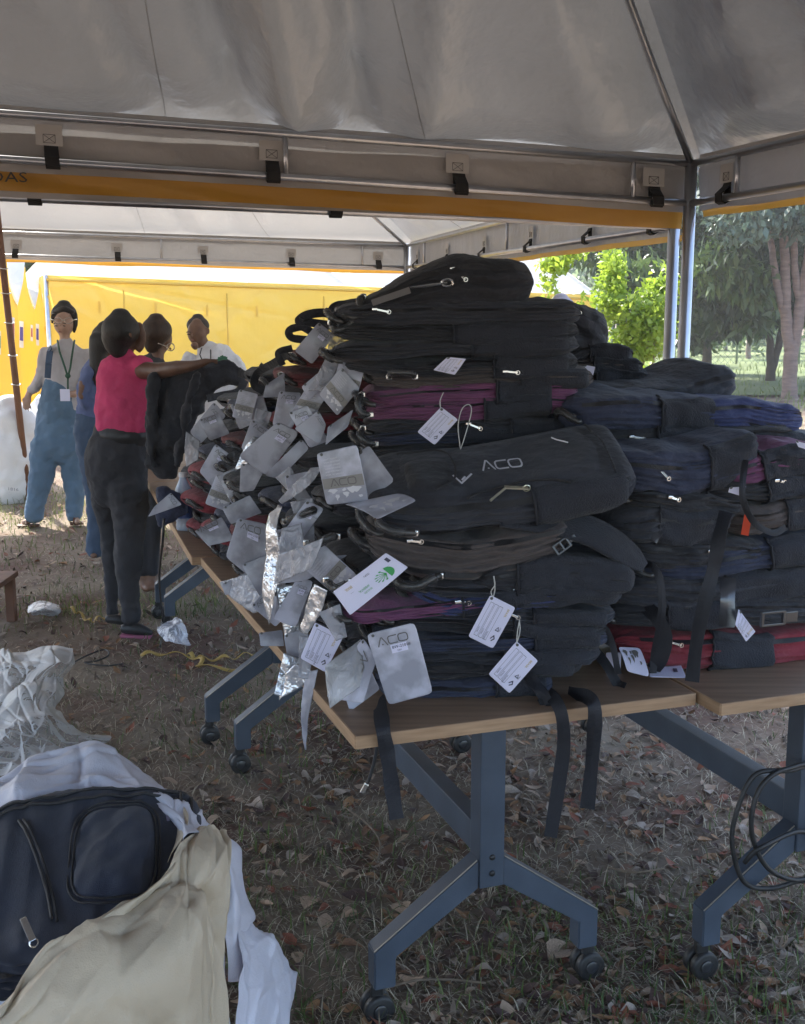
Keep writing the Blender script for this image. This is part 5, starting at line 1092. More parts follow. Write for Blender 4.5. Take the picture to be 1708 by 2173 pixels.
strap([(1545, 1225, 2.74), (1544, 1270, 2.70), (1542, 1330, 2.70)], 28, 'c2', seed=12, m=mat("glossy_web", (0.05, 0.052, 0.06), 0.22, spec=0.9))
strap([(1396, 1110, 2.78), (1372, 1125, 2.74), (1400, 1142, 2.72)], 22, 'c5', seed=13, m=mat("glossy_web", (0.05, 0.052, 0.06), 0.22))
strap([(820, 790, 2.95), (880, 782, 2.9), (960, 772, 2.9)], 4, 'b10', seed=3)
# wide padded shoulder strap of the embroidered bag
b_, rr_ = BAGS['atop']; rows = [[PY(x, y, Y) for x, y, Y in r] for r in ([(1060, 1098, 2.66), (1150, 1088, 2.70), (1235, 1092, 2.72), (1300, 1120, 2.70), (1350, 1160, 2.70), (1372, 1196, 2.69)], [(1060, 1118, 2.62), (1150, 1130, 2.62), (1230, 1150, 2.62), (1290, 1180, 2.62), (1335, 1205, 2.64), (1362, 1212, 2.66)])]
mid_ = [(a + b) / 2 + (ORG - a).normalized() * 0.012 for a, b in zip(*rows)]; ps = sheet("shoulder_strap", [rows[0], mid_, rows[1]], 9, 50, M_mesh, rr_, 0.002, 20, 3, thick=0.008)
# buckle on the brown bag
b_, rr_ = BAGS['abrown']; p = PY(1192, 1158, 2.62); mb = MB(); ax_ = (Vector((.8, .2, .55)).normalized(), Vector((.1, -1, .2)).normalized()); z_ = ax_[0].cross(ax_[1]).normalized(); ax_ = (ax_[0], z_.cross(ax_[0]), z_)
for s in (-1, 1): mb.box(p + z_ * (.011 * s), .04, .007, .005, ax_, .0015); mb.box(p + ax_[0] * (.018 * s), .006, .007, .026, ax_, .0015)
mb.box(p, .005, .008, .024, ax_, .001); mb.box(p + ax_[0] * .03, .018, .006, .014, ax_, .002); mb.build("buckle", M_buckle, rr_)
p = PY(1640, 1312, 2.66); mb = MB(); ax_ = (e1, e2, Vector((0, 0, 1)))
for s in (-1, 1): mb.box(p + e1 * (.03 * s), .008, .008, .036, ax_, .002); mb.box(p + Vector((0, 0, .015 * s)), .06, .008, .007, ax_, .002)
mb.box(p + e1 * .05, .035, .008, .028, ax_, .003); mb.build("buckle", M_buckle, BAGS['c1'][1])
# bent carrying handles in clear tube at the top ends of the front bags
def big_handle(pts, key, r=0.0085, name="handle"):
    P = [Vector(q) for q in spline([tuple(PY(x, y, Y)) for x, y, Y in pts], 22)]; root = BAGS[key][1]
    hd = MB().tube(P, r, 10).build(name, M_grip, root, True); MB().tube(P[4:-4], r + 0.0035, 12).build("clear_sleeve", M_clear, hd, True)
    for q in (P[1], P[-2]): MB().box(q, .016, .014, .016, None, .004).build("rivet", M_chrome, hd)
big_handle([(800, 1098, 2.62), (808, 1112, 2.54), (835, 1126, 2.52), (888, 1132, 2.54)], 'atop')
big_handle([(830, 1215, 2.60), (850, 1240, 2.53), (885, 1243, 2.52), (915, 1228, 2.53), (938, 1220, 2.56)], 'abrown')
big_handle([(648, 1150, 2.72), (665, 1158, 2.68), (700, 1140, 2.66), (718, 1138, 2.68)], 'abrown', .007)
big_handle([(690, 1228, 2.62), (712, 1248, 2.58), (750, 1232, 2.57)], 'apur', .007)
big_handle([(600, 1108, 2.9), (625, 1098, 2.86), (660, 1084, 2.84), (668, 1080, 2.86)], 'apur', .007)
big_handle([(770, 835, 2.98), (760, 850, 2.94), (766, 875, 2.93), (790, 880, 2.94)], 'b8', .007)
big_handle([(772, 905, 2.96), (764, 925, 2.92), (780, 938, 2.92), (800, 942, 2.93)], 'b6', .007)
big_handle([(825, 800, 2.96), (835, 790, 2.90), (870, 792, 2.90), (882, 800, 2.92)], 'b9', .007)
big_handle([(772, 628, 3.0), (764, 640, 2.98), (772, 662, 2.97), (790, 668, 2.98)], 'btop', .008)
big_handle([(700, 680, 3.05), (712, 700, 3.0), (740, 690, 3.0), (748, 676, 3.0)], 'b12', .007)
# black fabric loops sticking up on the skyline of the left heap
for pts, w in (([(660, 722, 3.5), (620, 716, 3.5), (614, 700, 3.5), (640, 694, 3.5), (662, 704, 3.5)], 14), ([(700, 690, 3.4), (650, 682, 3.4), (634, 680, 3.4), (650, 668, 3.4), (690, 664, 3.4), (712, 680, 3.4)], 16),
               ([(560, 830, 3.8), (540, 815, 3.8), (548, 790, 3.8), (585, 768, 3.7), (610, 750, 3.6)], 15), ([(600, 775, 3.6), (590, 748, 3.6), (620, 738, 3.6)], 12), ([(760, 640, 3.2), (710, 650, 3.25), (700, 676, 3.25)], 14)):
    strap(pts, w, 'b12', M_black, seed=int(w), name="handle_loop", thick=0.004)

# ------------------------------------------------------------------ people
def loft(mb, pts, Y, n=16, sub=4, flatd=1.0):
    """closed tapered body piece: pts = (x, y, radius in photo units, depth offset, depth ratio)"""
    P = []
    for q in pts:
        x, y, r = q[:3]; dy = q[3] if len(q) > 3 else 0; fl = q[4] if len(q) > 4 else flatd; w = PY(x, y, Y + dy); P.append((w.x, w.y, w.z, r * pxm(w), fl))
    S = spline(P, max(2, (len(P) - 1) * sub + 1)) if len(P) > 1 else np.array(P); vs = []; fs = []; m = len(S)
    for i in range(m):
        c = Vector(S[i][:3]); t = Vector(S[min(i + 1, m - 1)][:3] - S[max(i - 1, 0)][:3]).normalized(); v = Vector((0, 1, 0)); a = t.cross(v)
        a = a.normalized() if a.length > .1 else Vector((1, 0, 0)); d = a.cross(t).normalized()
        for k in range(n): an = 2 * math.pi * k / n; vs.append(c + a * (math.cos(an) * S[i][3]) + d * (math.sin(an) * S[i][3] * S[i][4]))
    for i in range(m - 1):
        for k in range(n): fs.append((i * n + k, i * n + (k + 1) % n, (i + 1) * n + (k + 1) % n, (i + 1) * n + k))
    for e, sg in ((0, -1), (m - 1, 1)):           # rounded ends
        c = Vector(S[e][:3]); o_ = Vector(S[e][:3] - S[1 if e == 0 else m - 2][:3]).normalized() * S[e][3] * 0.7; b = len(vs)
        for k in range(n): vs.append(c + (vs[e * n + k] - c) * 0.7 + o_ * 0.7)
        vs.append(c + o_)
        for k in range(n): k2 = (k + 1) % n; fs.append((e * n + k, e * n + k2, b + k2, b + k)); fs.append((b + k, b + k2, b + n))
    mb.add(vs, fs); return mb
def skin(name, mb, m, parent, vox=0.012, sm=6, base=None, disp=0.0, dscale=0.12):
    bm = bmesh.new()
    o = build(name, mb.v, mb.f, m, parent, True, base); bm.from_mesh(o.data); bmesh.ops.recalc_face_normals(bm, faces=bm.faces); bm.to_mesh(o.data); bm.free()
    k = o.modifiers.new("join", 'REMESH'); k.mode = 'VOXEL'; k.voxel_size = vox; k.use_smooth_shade = True
    k = o.modifiers.new("soft", 'SMOOTH'); k.iterations = sm; k.factor = 0.5
    if disp:
        tx = bpy.data.textures.new("folds", 'CLOUDS'); tx.noise_scale = dscale; tx.noise_depth = 2; k = o.modifiers.new("folds", 'DISPLACE'); k.texture = tx; k.strength = disp * 1.6; k.texture_coords = 'LOCAL'; k.mid_level = 0.5
    return o
def ball(mb, x, y, r, Y, fy=1.0, dy=0, fl=1.0):
    h = r * fy; return loft(mb, [(x, y - h * .75, r * .55, dy, fl), (x, y - h * .45, r * .86, dy, fl), (x, y, r, dy, fl), (x, y + h * .45, r * .86, dy, fl), (x, y + h * .75, r * .55, dy, fl)], Y, sub=3)
def skinm(n, c, c2): return mat(n, c, 0.5, col2=c2, vscale=20, spec=0.4)
MS_dark = skinm("skin_deep_brown", (0.10, 0.050, 0.032), (0.13, 0.066, 0.042)); MS_mid = skinm("skin_brown", (0.17, 0.09, 0.06), (0.21, 0.115, 0.075)); MS_light = skinm("skin_light", (0.42, 0.26, 0.19), (0.50, 0.32, 0.24))
M_hair = mat("black_hair", (0.012, 0.010, 0.009), 0.55, var=0.4, vscale=30, bump=0.8, bscale=160, stretch=(1, 1, .2), bdist=0.004); M_hairb = mat("brown_hair", (0.035, 0.018, 0.010), 0.55, var=0.4, vscale=30, bump=0.8, bscale=160, stretch=(1, 1, .2), bdist=0.004)
def cloth(n, c, **k): return mat(n, c, 0.85, var=0.10, vscale=9, bump=0.7, bscale=22, bdist=0.012, wave=0.2, wscale=900, **k)
M_pink = cloth("pink_cotton", (0.56, 0.05, 0.15)); M_denimb = cloth("black_denim", (0.030, 0.030, 0.036)); M_denim = cloth("light_denim", (0.10, 0.165, 0.245)); M_denim2 = cloth("mid_denim", (0.05, 0.08, 0.135))
M_sweat = cloth("grey_white_knit", (0.46, 0.43, 0.44)); M_tee = cloth("white_cotton", (0.78, 0.77, 0.80), trans=0.1); M_blouse = cloth("blue_blouse", (0.10, 0.13, 0.26)); M_dkshirt = cloth("dark_shirt", (0.05, 0.05, 0.055))
M_shoe = mat("black_shoe", (0.02, 0.02, 0.022), 0.5); M_sole = mat("pink_sole", (0.4, 0.12, 0.2), 0.6); M_sandal = mat("brown_sandal", (0.12, 0.05, 0.03), 0.5); M_lips = mat("lips", (0.25, 0.08, 0.07), 0.5); M_eye = mat("eye_dark", (0.02, 0.015, 0.012), 0.3); M_frame = mat("glasses_frame", (0.5, 0.45, 0.38), 0.2, metal=0.8)
def face(root, x, y, r, Y, turn=0.0, lids=False):
    """features on the camera side of a head; turn shifts them sideways"""
    f = lambda dx, dy, dz: PY(x + (dx + turn) * r, y + dy * r, Y) + Vector((0, -dz * r * pxm(PY(x, y, Y)), 0))
    for s in (-1, 1):
        mb = MB(); mb.tube([f(s * .38 - .14, .06, .86), f(s * .38, .02, .93), f(s * .38 + .14, .06, .86)], 0.05 * r * pxm(PY(x, y, Y)), 6); mb.build("eye", M_eye, root, True)
        mb = MB(); mb.tube([f(s * .38 - .22, -.17, .86), f(s * .38, -.24, .93), f(s * .38 + .22, -.17, .86)], 0.045 * r * pxm(PY(x, y, Y)), 6); mb.build("eyebrow", M_hair, root, True)
    mb = MB(); mb.tube([f(-.2, .62, .90), f(0, .60, .98), f(.2, .62, .90)], [.03 * r * pxm(PY(x, y, Y)), .06 * r * pxm(PY(x, y, Y)), .03 * r * pxm(PY(x, y, Y))], 6); mb.build("mouth", M_lips, root, True)
def hand(mb, x, y, Y, ang, L, curl=0.3, side=1):
    """palm at (x, y) pointing along ang (degrees, 0 = right, 90 = down), length L in photo units"""
    c, s = math.cos(math.radians(ang)), math.sin(math.radians(ang)); px_, py_ = -s, c
    loft(mb, [(x, y, L * .17, 0, .6), (x + c * L * .25, y + s * L * .25, L * .22, 0, .5), (x + c * L * .46, y + s * L * .46, L * .20, 0, .5)], Y, n=10)
    for k, (o_, ln) in enumerate(((-.17, .42), (-.06, .50), (.06, .47), (.16, .36))):
        a2 = math.radians(ang + o_ * 60 + curl * 30 * side); bx, by = x + c * L * .42 + px_ * o_ * L, y + s * L * .42 + py_ * o_ * L
        m1 = (bx + math.cos(a2) * ln * L * .5, by + math.sin(a2) * ln * L * .5); a3 = a2 + curl * side
        loft(mb, [(bx, by, L * .055), (m1[0], m1[1], L * .05, -.004), (m1[0] + math.cos(a3) * ln * L * .5, m1[1] + math.sin(a3) * ln * L * .5, L * .038)], Y, n=8)
    a2 = math.radians(ang - 48 * side); loft(mb, [(x + c * L * .1, y + s * L * .1, L * .07), (x + math.cos(a2) * L * .3, y + math.sin(a2) * L * .3, L * .06, -.01), (x + math.cos(a2 + .4 * side) * L * .48, y + math.sin(a2 + .4 * side) * L * .48, L * .045, -.01)], Y, n=8)
def person(x, y, label): p = PZ(x, y, 0); return empty("person", (p.x, p.y, 0), label, "person")
# woman in pink
Y = 5.72; r_ = person(262, 1342, "woman in sleeveless pink top and tight black jeans, back half turned, reaching right")
mb = MB(); ball(mb, 272, 706, 31, Y, 1.18, .04, 1.0); loft(mb, [(266, 725, 20), (262, 755, 21), (260, 775, 30)], Y + .02)
loft(mb, [(292, 690, 12), (302, 712, 9), (301, 730, 8), (294, 742, 9)], Y); loft(mb, [(303, 716, 4), (308, 721, 3)], Y); loft(mb, [(298, 733, 5), (304, 734, 3)], Y)
loft(mb, [(276, 706, 5), (279, 716, 5)], Y - .11, n=8)
loft(mb, [(302, 785, 20, 0), (332, 787, 19, -.10), (360, 783, 17, -.20), (374, 780, 16, -.25), (400, 777, 13, -.30), (425, 771, 10, -.33), (440, 766, 8.5, -.34)], Y - .05); hand(mb, 438, 766, Y - .40, -2, 34, .5, 1)
loft(mb, [(318, 850, 12, .2), (332, 890, 11, .15), (334, 920, 9, .05)], Y); hand(mb, 333, 920, Y + .0, 105, 28, .6, -1)
loft(mb, [(258, 790, 42), (258, 860, 44), (258, 930, 46), (250, 990, 50)], Y, flatd=.7)
skin("body", mb, MS_dark, r_, .011)
mb = MB(); ball(mb, 256, 699, 41, Y - .03, 1.02, .0, 1.0); loft(mb, [(240, 710, 27), (246, 732, 24), (254, 748, 18)], Y - .03); skin("hair", mb, M_hair, r_, .011, 5)
mb = MB(); loft(mb, [(262, 752, 26, 0, .7), (262, 765, 43, 0, .62), (262, 785, 56, 0, .62), (263, 815, 60, 0, .68), (266, 850, 66, 0, .72), (265, 880, 66, 0, .72), (261, 905, 61, 0, .7), (260, 919, 61, 0, .7)], Y); loft(mb, [(295, 768, 20), (310, 782, 23)], Y - .05)
loft(mb, [(300, 835, 24, -.02), (304, 860, 24, -.02), (300, 885, 20, -.02)], Y); skin("pink_top", mb, M_pink, r_, .011, 5, disp=.014, dscale=.07)
mb = MB(); loft(mb, [(259, 918, 58, 0, .68), (252, 945, 62, 0, .78), (247, 975, 66, .0, .88), (249, 1010, 65, 0, .82), (252, 1040, 60, 0, .7)], Y)
loft(mb, [(268, 1020, 47), (274, 1075, 40), (275, 1130, 33), (272, 1170, 31), (272, 1220, 27), (274, 1270, 22), (277, 1312, 21)], Y - .03); loft(mb, [(226, 1010, 42), (227, 1070, 31, .07), (232, 1120, 22, .09), (234, 1160, 20, .10), (236, 1220, 17, .12), (238, 1270, 14, .12), (240, 1302, 13, .12)], Y + .05)
skin("black_jeans", mb, M_denimb, r_, .011, 5, disp=.016, dscale=.06)
mb = MB(); loft(mb, [(260, 915, 62.5, 0, .72), (260, 924, 63, 0, .74)], Y); skin("belt", mb, M_shoe, r_, .010, 2)
mb = MB(); loft(mb, [(262, 1333, 11), (290, 1334, 13), (315, 1341, 9), (322, 1344, 6)], Y - .04); sh_ = skin("shoe", mb, M_shoe, r_, .008, 4)
mb = MB(); mb.bar(PY(258, 1346, Y - .04), PY(322, 1349, Y - .04), .08, .012); mb.build("sole", M_sole, sh_)
mb = MB(); loft(mb, [(228, 1313, 9), (250, 1314, 11), (268, 1320, 7)], Y + .1); skin("shoe", mb, M_shoe, r_, .008, 4)
# woman in denim overalls
Y = 8.6; r_ = person(110, 1112, "woman with short hair and glasses in light blue dungarees, green lanyard at her neck")
mb = MB(); ball(mb, 136, 686, 22, Y, 1.32, 0, 1.0); loft(mb, [(137, 705, 11), (138, 722, 11.5), (139, 738, 17)], Y, n=12); loft(mb, [(130, 684, 2.6, -.19), (128.5, 692, 3.2, -.21)], Y, n=8)
loft(mb, [(96, 762, 10), (80, 805, 9), (66, 828, 8), (60, 838, 6.5)], Y); hand(mb, 60, 838, Y - .02, 100, 42, .25, -1)
loft(mb, [(186, 770, 10), (182, 820, 9, -.1), (160, 835, 8, -.22), (150, 836, 6.5, -.24)], Y); hand(mb, 153, 834, Y - .25, 158, 36, .3, -1)
loft(mb, [(138, 760, 38), (138, 850, 34), (130, 900, 42)], Y, flatd=.6); loft(mb, [(115, 890, 16), (96, 960, 14), (82, 1040, 10), (70, 1098, 7), (50, 1108, 6)], Y, n=10); loft(mb, [(138, 890, 16), (152, 960, 14), (158, 1040, 10), (162, 1100, 7), (165, 1106, 6, -.1)], Y, n=10); loft(mb, [(100, 765, 10), (138, 770, 16), (184, 770, 10)], Y)
bd = skin("body", mb, MS_light, r_, .010, 4); face(r_, 135, 690, 22, Y, -.12)
mb = MB(); ball(mb, 136, 666, 27.5, Y + .05, .98, .02, .95); loft(mb, [(112, 668, 5), (111, 686, 3)], Y - .02, n=8); loft(mb, [(158, 665, 7), (160, 686, 6), (157, 704, 4)], Y - .0, n=8); loft(mb, [(116, 662, 6, -.10), (135, 655, 7, -.14), (154, 662, 6, -.10)], Y, n=10); skin("hair", mb, M_hair, r_, .010, 4)
mb = MB()
for cx in (123, 146): mb.tube([PY(cx + 9 * math.cos(a), 680 + 6 * math.sin(a), Y - .23) for a in np.linspace(0, 6.28, 14)], .0026, 5, False)
mb.tube([PY(131, 679, Y - .24), PY(138, 679, Y - .24)], .0026, 5); mb.tube([PY(114, 679, Y - .22), PY(106, 677, Y - .1)], .004, 5); mb.tube([PY(155, 679, Y - .22), PY(163, 677, Y - .1)], .004, 5); mb.build("glasses", M_frame, r_, True)
mb = MB(); loft(mb, [(139, 722, 14), (139, 735, 28, 0, .7), (139, 748, 49, 0, .5), (139, 775, 47, 0, .6), (137, 820, 44, 0, .65), (134, 862, 42, 0, .65)], Y)
loft(mb, [(98, 746, 13), (92, 775, 14), (86, 800, 12.5), (74, 820, 11), (66, 829, 10)], Y); loft(mb, [(182, 750, 15), (189, 785, 14), (184, 815, 13, -.08), (172, 830, 11, -.16)], Y); skin("knit_top", mb, M_sweat, r_, .010, 4, disp=.016, dscale=.08)
mb = MB(); loft(mb, [(125, 800, 30, -.01, .72), (127, 830, 40, -.01, .78), (126, 870, 45, 0, .75), (125, 910, 50, 0, .7), (124, 950, 54, 0, .62)], Y); loft(mb, [(96, 940, 31), (90, 1000, 28), (82, 1040, 24), (74, 1075, 20), (71, 1098, 19)], Y - .02); loft(mb, [(150, 940, 28), (154, 1000, 24), (157, 1040, 21), (158, 1075, 18.5), (158, 1094, 18)], Y + .02)
dg = skin("dungarees", mb, M_denim, r_, .010, 4, disp=.02, dscale=.08)
mb = MB(); P = [PY(104, 738, Y - .02), PY(106, 745, Y - .15), PY(103, 770, Y - .205), PY(101, 802, Y - .20)]
for a, b in zip(P[:-1], P[1:]): mb.bar(a, b, .045, .008, (0, -1, .1), .002)
mb.build("shoulder_strap", M_denim2, r_)
mb = MB(); M_lany = mat("green_lanyard", (0.01, 0.07, 0.035), 0.6)
for q in ([(122, 722, -.05), (126, 745, -.21), (138, 780, -.24), (144, 800, -.24)], [(158, 722, -.05), (154, 745, -.21), (149, 780, -.24), (144, 800, -.24)], [(144, 800, -.24), (144, 828, -.25)]): mb.tube([PY(x, y, Y + d) for x, y, d in q], .007, 6)
ball(mb, 144, 797, 6, Y - .25); mb.build("lanyard", M_lany, r_, True); mb = MB(); mb.box(PY(138, 838, Y - .27), .07, .004, .085, None, .002); mb.build("badge", M_tagw, r_)
for x0, x1, y in ((38, 84, 1110), (148, 176, 1106)):
    mb = MB(); mb.bar(PY(x0, y + 5, Y - .03), PY(x1, y + 3, Y), .085, .014); sd = mb.build("sandal", M_sandal, r_); mb = MB(); mb.tube([PY((x0 + x1) / 2 - 6, y + 3, Y - .06), PY((x0 + x1) / 2 - 4, y - 7, Y - .03), PY((x0 + x1) / 2, y - 3, Y + .04)], .008, 6); mb.build("sandal_strap", M_sandal, sd)
# person in blue blouse behind
Y = 7.3; r_ = person(205, 1178, "long-haired person in blue blouse and jeans, mostly hidden behind the woman in pink")
mb = MB(); ball(mb, 228, 722, 26, Y, 1.2); loft(mb, [(226, 750, 12), (222, 775, 14)], Y); loft(mb, [(176, 810, 9), (172, 835, 8), (175, 845, 7)], Y - .1); loft(mb, [(205, 800, 34, 0, .6), (200, 880, 30, 0, .6)], Y); loft(mb, [(200, 870, 14), (198, 1000, 11), (204, 1130, 9), (204, 1172, 8), (198, 1178, 8, -.05)], Y); loft(mb, [(176, 812, 9), (200, 800, 12)], Y - .05); skin("body", mb, MS_mid, r_, .012)
mb = MB(); ball(mb, 224, 716, 31, Y + .02, 1.1); loft(mb, [(214, 720, 26), (208, 750, 20), (207, 785, 17), (212, 815, 12), (216, 832, 6)], Y - .06, flatd=.7); skin("hair", mb, M_hair, r_, .012)
mb = MB(); loft(mb, [(218, 765, 30, 0, .6), (208, 800, 38, 0, .6), (200, 845, 38, 0, .65), (198, 885, 36, 0, .65)], Y); loft(mb, [(190, 785, 14), (178, 815, 13), (174, 840, 11), (180, 860, 9)], Y - .08); skin("blue_blouse", mb, M_blouse, r_, .012, 4, disp=.02, dscale=.07)
mb = MB(); loft(mb, [(196, 882, 36, 0, .65), (194, 920, 38, 0, .75), (200, 960, 38, 0, .7)], Y); loft(mb, [(190, 950, 26), (196, 1020, 21), (202, 1080, 18), (203, 1130, 18), (201, 1170, 20)], Y); loft(mb, [(222, 950, 24), (226, 1060, 18, .1), (230, 1160, 18, .15)], Y); skin("jeans", mb, M_denim2, r_, .012, 4, disp=.015, dscale=.07)
# woman with glasses
Y = 6.55; r_ = person(318, 1255, "brown-haired woman with round glasses looking down beside the lifted black backpack")
mb = MB(); ball(mb, 342, 718, 24, Y, 1.3, .03); loft(mb, [(336, 740, 13), (332, 765, 16)], Y); loft(mb, [(360, 738, 5), (366, 744, 3.4)], Y - .05, n=8); loft(mb, [(318, 800, 36, 0, .6), (312, 900, 36, 0, .6)], Y); loft(mb, [(345, 790, 12), (372, 850, 10, -.2), (395, 880, 8, -.3)], Y); hand(mb, 395, 880, Y - .3, 40, 26, .4); loft(mb, [(306, 890, 18), (306, 1100, 14), (304, 1235, 9), (316, 1248, 8, -.05)], Y); loft(mb, [(324, 890, 18), (326, 1100, 13), (322, 1230, 9), (332, 1246, 8, -.05)], Y); skin("body", mb, MS_mid, r_, .012)
mb = MB(); ball(mb, 332, 701, 34, Y - .04, 1.0, .0, 1.0); loft(mb, [(320, 718, 20), (322, 742, 13)], Y - .04); skin("hair", mb, M_hairb, r_, .012)
mb = MB(); mb.tube([PY(362 + 8 * math.cos(a), 736 + 8 * math.sin(a), Y - .17) for a in np.linspace(0, 6.28, 16)], .003, 5, False); mb.tube([PY(354, 735, Y - .17), PY(335, 728, Y - .19)], .003, 5); mb.build("glasses", M_frame, r_, True)
mb = MB(); loft(mb, [(330, 762, 22, 0, .8), (324, 780, 42, 0, .6), (320, 840, 44, 0, .65), (316, 920, 42, 0, .65)], Y); loft(mb, [(350, 785, 16), (366, 825, 14, -.12), (378, 855, 12, -.2)], Y); skin("dark_shirt", mb, M_dkshirt, r_, .012, 4, disp=.015, dscale=.07)
mb = MB(); loft(mb, [(314, 910, 42, 0, .65), (312, 960, 44, 0, .7), (314, 1010, 40, 0, .65)], Y); loft(mb, [(302, 990, 24), (304, 1090, 18), (304, 1215, 13)], Y); loft(mb, [(328, 990, 24), (326, 1090, 18), (324, 1215, 13)], Y); skin("trousers", mb, M_denimb, r_, .012, 4)
# man in white tee
Y = 8.7; r_ = person(450, 1105, "man with cropped hair in a white T-shirt looking down behind the heap")
mb = MB(); ball(mb, 418, 705, 21, Y, 1.42, 0, 1.05); loft(mb, [(428, 722, 13), (434, 740, 14), (440, 752, 22)], Y); loft(mb, [(441, 698, 4), (442, 706, 4)], Y, n=8); loft(mb, [(408, 708, 3, -.19), (407, 716, 3.6, -.2)], Y, n=8); loft(mb, [(412, 731, 9, -.10), (415, 737, 7, -.08)], Y, n=8)
loft(mb, [(505, 780, 14), (518, 815, 11), (505, 850, 9, -.2), (480, 870, 7, -.3)], Y); hand(mb, 480, 870, Y - .3, 150, 28, .4); loft(mb, [(388, 780, 13), (384, 820, 10), (400, 850, 8, -.2)], Y); hand(mb, 400, 850, Y - .2, 30, 28, .4); loft(mb, [(448, 790, 44, 0, .55), (448, 880, 40, 0, .6)], Y)
loft(mb, [(434, 870, 16), (430, 1060, 8), (428, 1100, 7), (418, 1106, 7, -.1)], Y, n=10); loft(mb, [(464, 870, 16), (468, 1060, 8), (470, 1100, 7), (460, 1106, 7, -.1)], Y, n=10); loft(mb, [(392, 782, 12), (448, 775, 20), (503, 782, 12)], Y); skin("body", mb, MS_mid, r_, .010, 4); face(r_, 416, 708, 21, Y, -.22)
mb = MB(); ball(mb, 420, 690, 24.5, Y + .03, .88, .03, 1.1); skin("hair", mb, mat("cropped_hair", (0.05, 0.045, 0.043), 0.7, var=.3, vscale=60, bump=.5, bscale=200), r_, .010, 3)
mb = MB(); loft(mb, [(440, 742, 24, 0, .75), (446, 752, 46, 0, .6), (449, 772, 60, 0, .52), (449, 810, 56, 0, .56), (448, 880, 54, 0, .6), (448, 915, 54, 0, .6)], Y); loft(mb, [(492, 762, 18), (506, 784, 16), (512, 800, 14)], Y); loft(mb, [(404, 758, 17), (392, 780, 15), (388, 796, 13)], Y); tee = skin("white_tee", mb, M_tee, r_, .010, 4, disp=.02, dscale=.08)
mb = MB(); loft(mb, [(448, 905, 52, 0, .6), (448, 950, 52, 0, .65)], Y); loft(mb, [(430, 940, 27), (430, 1010, 21), (430, 1090, 16)], Y); loft(mb, [(468, 940, 27), (468, 1010, 21), (468, 1090, 16)], Y); skin("trousers", mb, M_denim2, r_, .012)
mb = MB()
for q in ([(428, 738, -.1), (424, 752, -.22), (432, 772, -.28), (442, 800, -.30)], [(447, 742, -.08), (447, 760, -.24), (445, 780, -.28), (442, 800, -.30)]): mb.tube([PY(x, y, Y + d) for x, y, d in q], .0045, 6)
mb.build("lanyard", M_denimb, r_, True)
mb = MB()
for k in range(40):
    a = k * 2.4; rr = 11 * math.sqrt(k / 40); c = PY(472 + rr * math.cos(a), 764 + rr * math.sin(a) * .85, Y - .335); mb.box(c, .012, .003, .012, None)
mb.build("round_green_print", mat("tee_green", (0.06, 0.22, 0.13), 0.8), tee)
# person with a grey cap beyond the pile
Y = 6.9; r_ = person(1190, 1215, "person in a grey cap, only the crown of the head showing behind the tall stack")
mb = MB(); ball(mb, 1190, 660, 26, Y, 1.3); loft(mb, [(1190, 690, 12), (1190, 712, 14)], Y); loft(mb, [(1190, 735, 40, 0, .55), (1190, 850, 36, 0, .6), (1190, 920, 38, 0, .6)], Y); loft(mb, [(1150, 740, 13), (1142, 800, 10), (1160, 850, 8, -.2)], Y); hand(mb, 1160, 850, Y - .2, 30, 26, .3); loft(mb, [(1230, 740, 13), (1238, 800, 10), (1222, 850, 8, -.2)], Y); hand(mb, 1222, 850, Y - .2, 150, 26, .3)
for sx in (-1, 1): loft(mb, [(1190 + sx * 17, 930, 20), (1190 + sx * 17, 1060, 14), (1190 + sx * 18, 1195, 9), (1190 + sx * 18 - 6, 1205, 8, -.1)], Y)
skin("body", mb, MS_mid, r_, .014); mb = MB(); ball(mb, 1190, 650, 31, Y, .78, .0, 1.1); loft(mb, [(1170, 664, 9, -.18), (1190, 667, 10, -.24), (1210, 664, 9, -.18)], Y, flatd=.4); skin("grey_cap", mb, mat("cap_grey", (0.30, 0.26, 0.27), 0.8, bump=.4), r_, .012)
mb = MB(); loft(mb, [(1190, 715, 24, 0, .8), (1190, 730, 46, 0, .55), (1190, 850, 44, 0, .6), (1190, 930, 44, 0, .62)], Y); skin("dark_shirt", mb, M_dkshirt, r_, .014)
mb = MB(); loft(mb, [(1190, 920, 44, 0, .62), (1190, 960, 44, 0, .62)], Y)
for sx in (-1, 1): loft(mb, [(1190 + sx * 20, 950, 24), (1190 + sx * 18, 1060, 18), (1190 + sx * 18, 1185, 14)], Y)
skin("trousers", mb, M_denimb, r_, .014)
# the black backpack being lifted
Y = 5.55; root = empty("backpack", PY(350, 1000, Y), "limp black backpack held up by the woman in pink", "backpack")
mb = MB(); loft(mb, [(516, 812, 7), (498, 800, 20), (466, 792, 28), (430, 806, 38), (398, 838, 46), (376, 885, 40), (352, 935, 46), (354, 965, 36), (348, 1000, 30)], Y, n=20, flatd=.5); loft(mb, [(330, 800, 12), (322, 860, 13), (318, 930, 11), (326, 990, 10)], Y - .06, flatd=.6); loft(mb, [(420, 790, 10), (400, 850, 12), (388, 920, 10), (376, 990, 8)], Y - .14, flatd=.5); loft(mb, [(444, 772, 10), (480, 772, 12), (512, 792, 9)], Y, flatd=.6)
loft(mb, [(378, 800, 22), (340, 830, 20), (330, 900, 22), (325, 985, 16)], Y, flatd=.5); skin("body", mb, M_black, root, .010, 3, disp=.035, dscale=.10)
for pts in ([(520, 806, 5.5), (505, 830, 5.45), (470, 838, 5.4), (440, 845, 5.35)], [(505, 790, 5.4), (540, 798, 5.3), (560, 775, 5.2)]):
    strap(pts, 14, root, M_black, 3, "handle_loop", 24, .004)
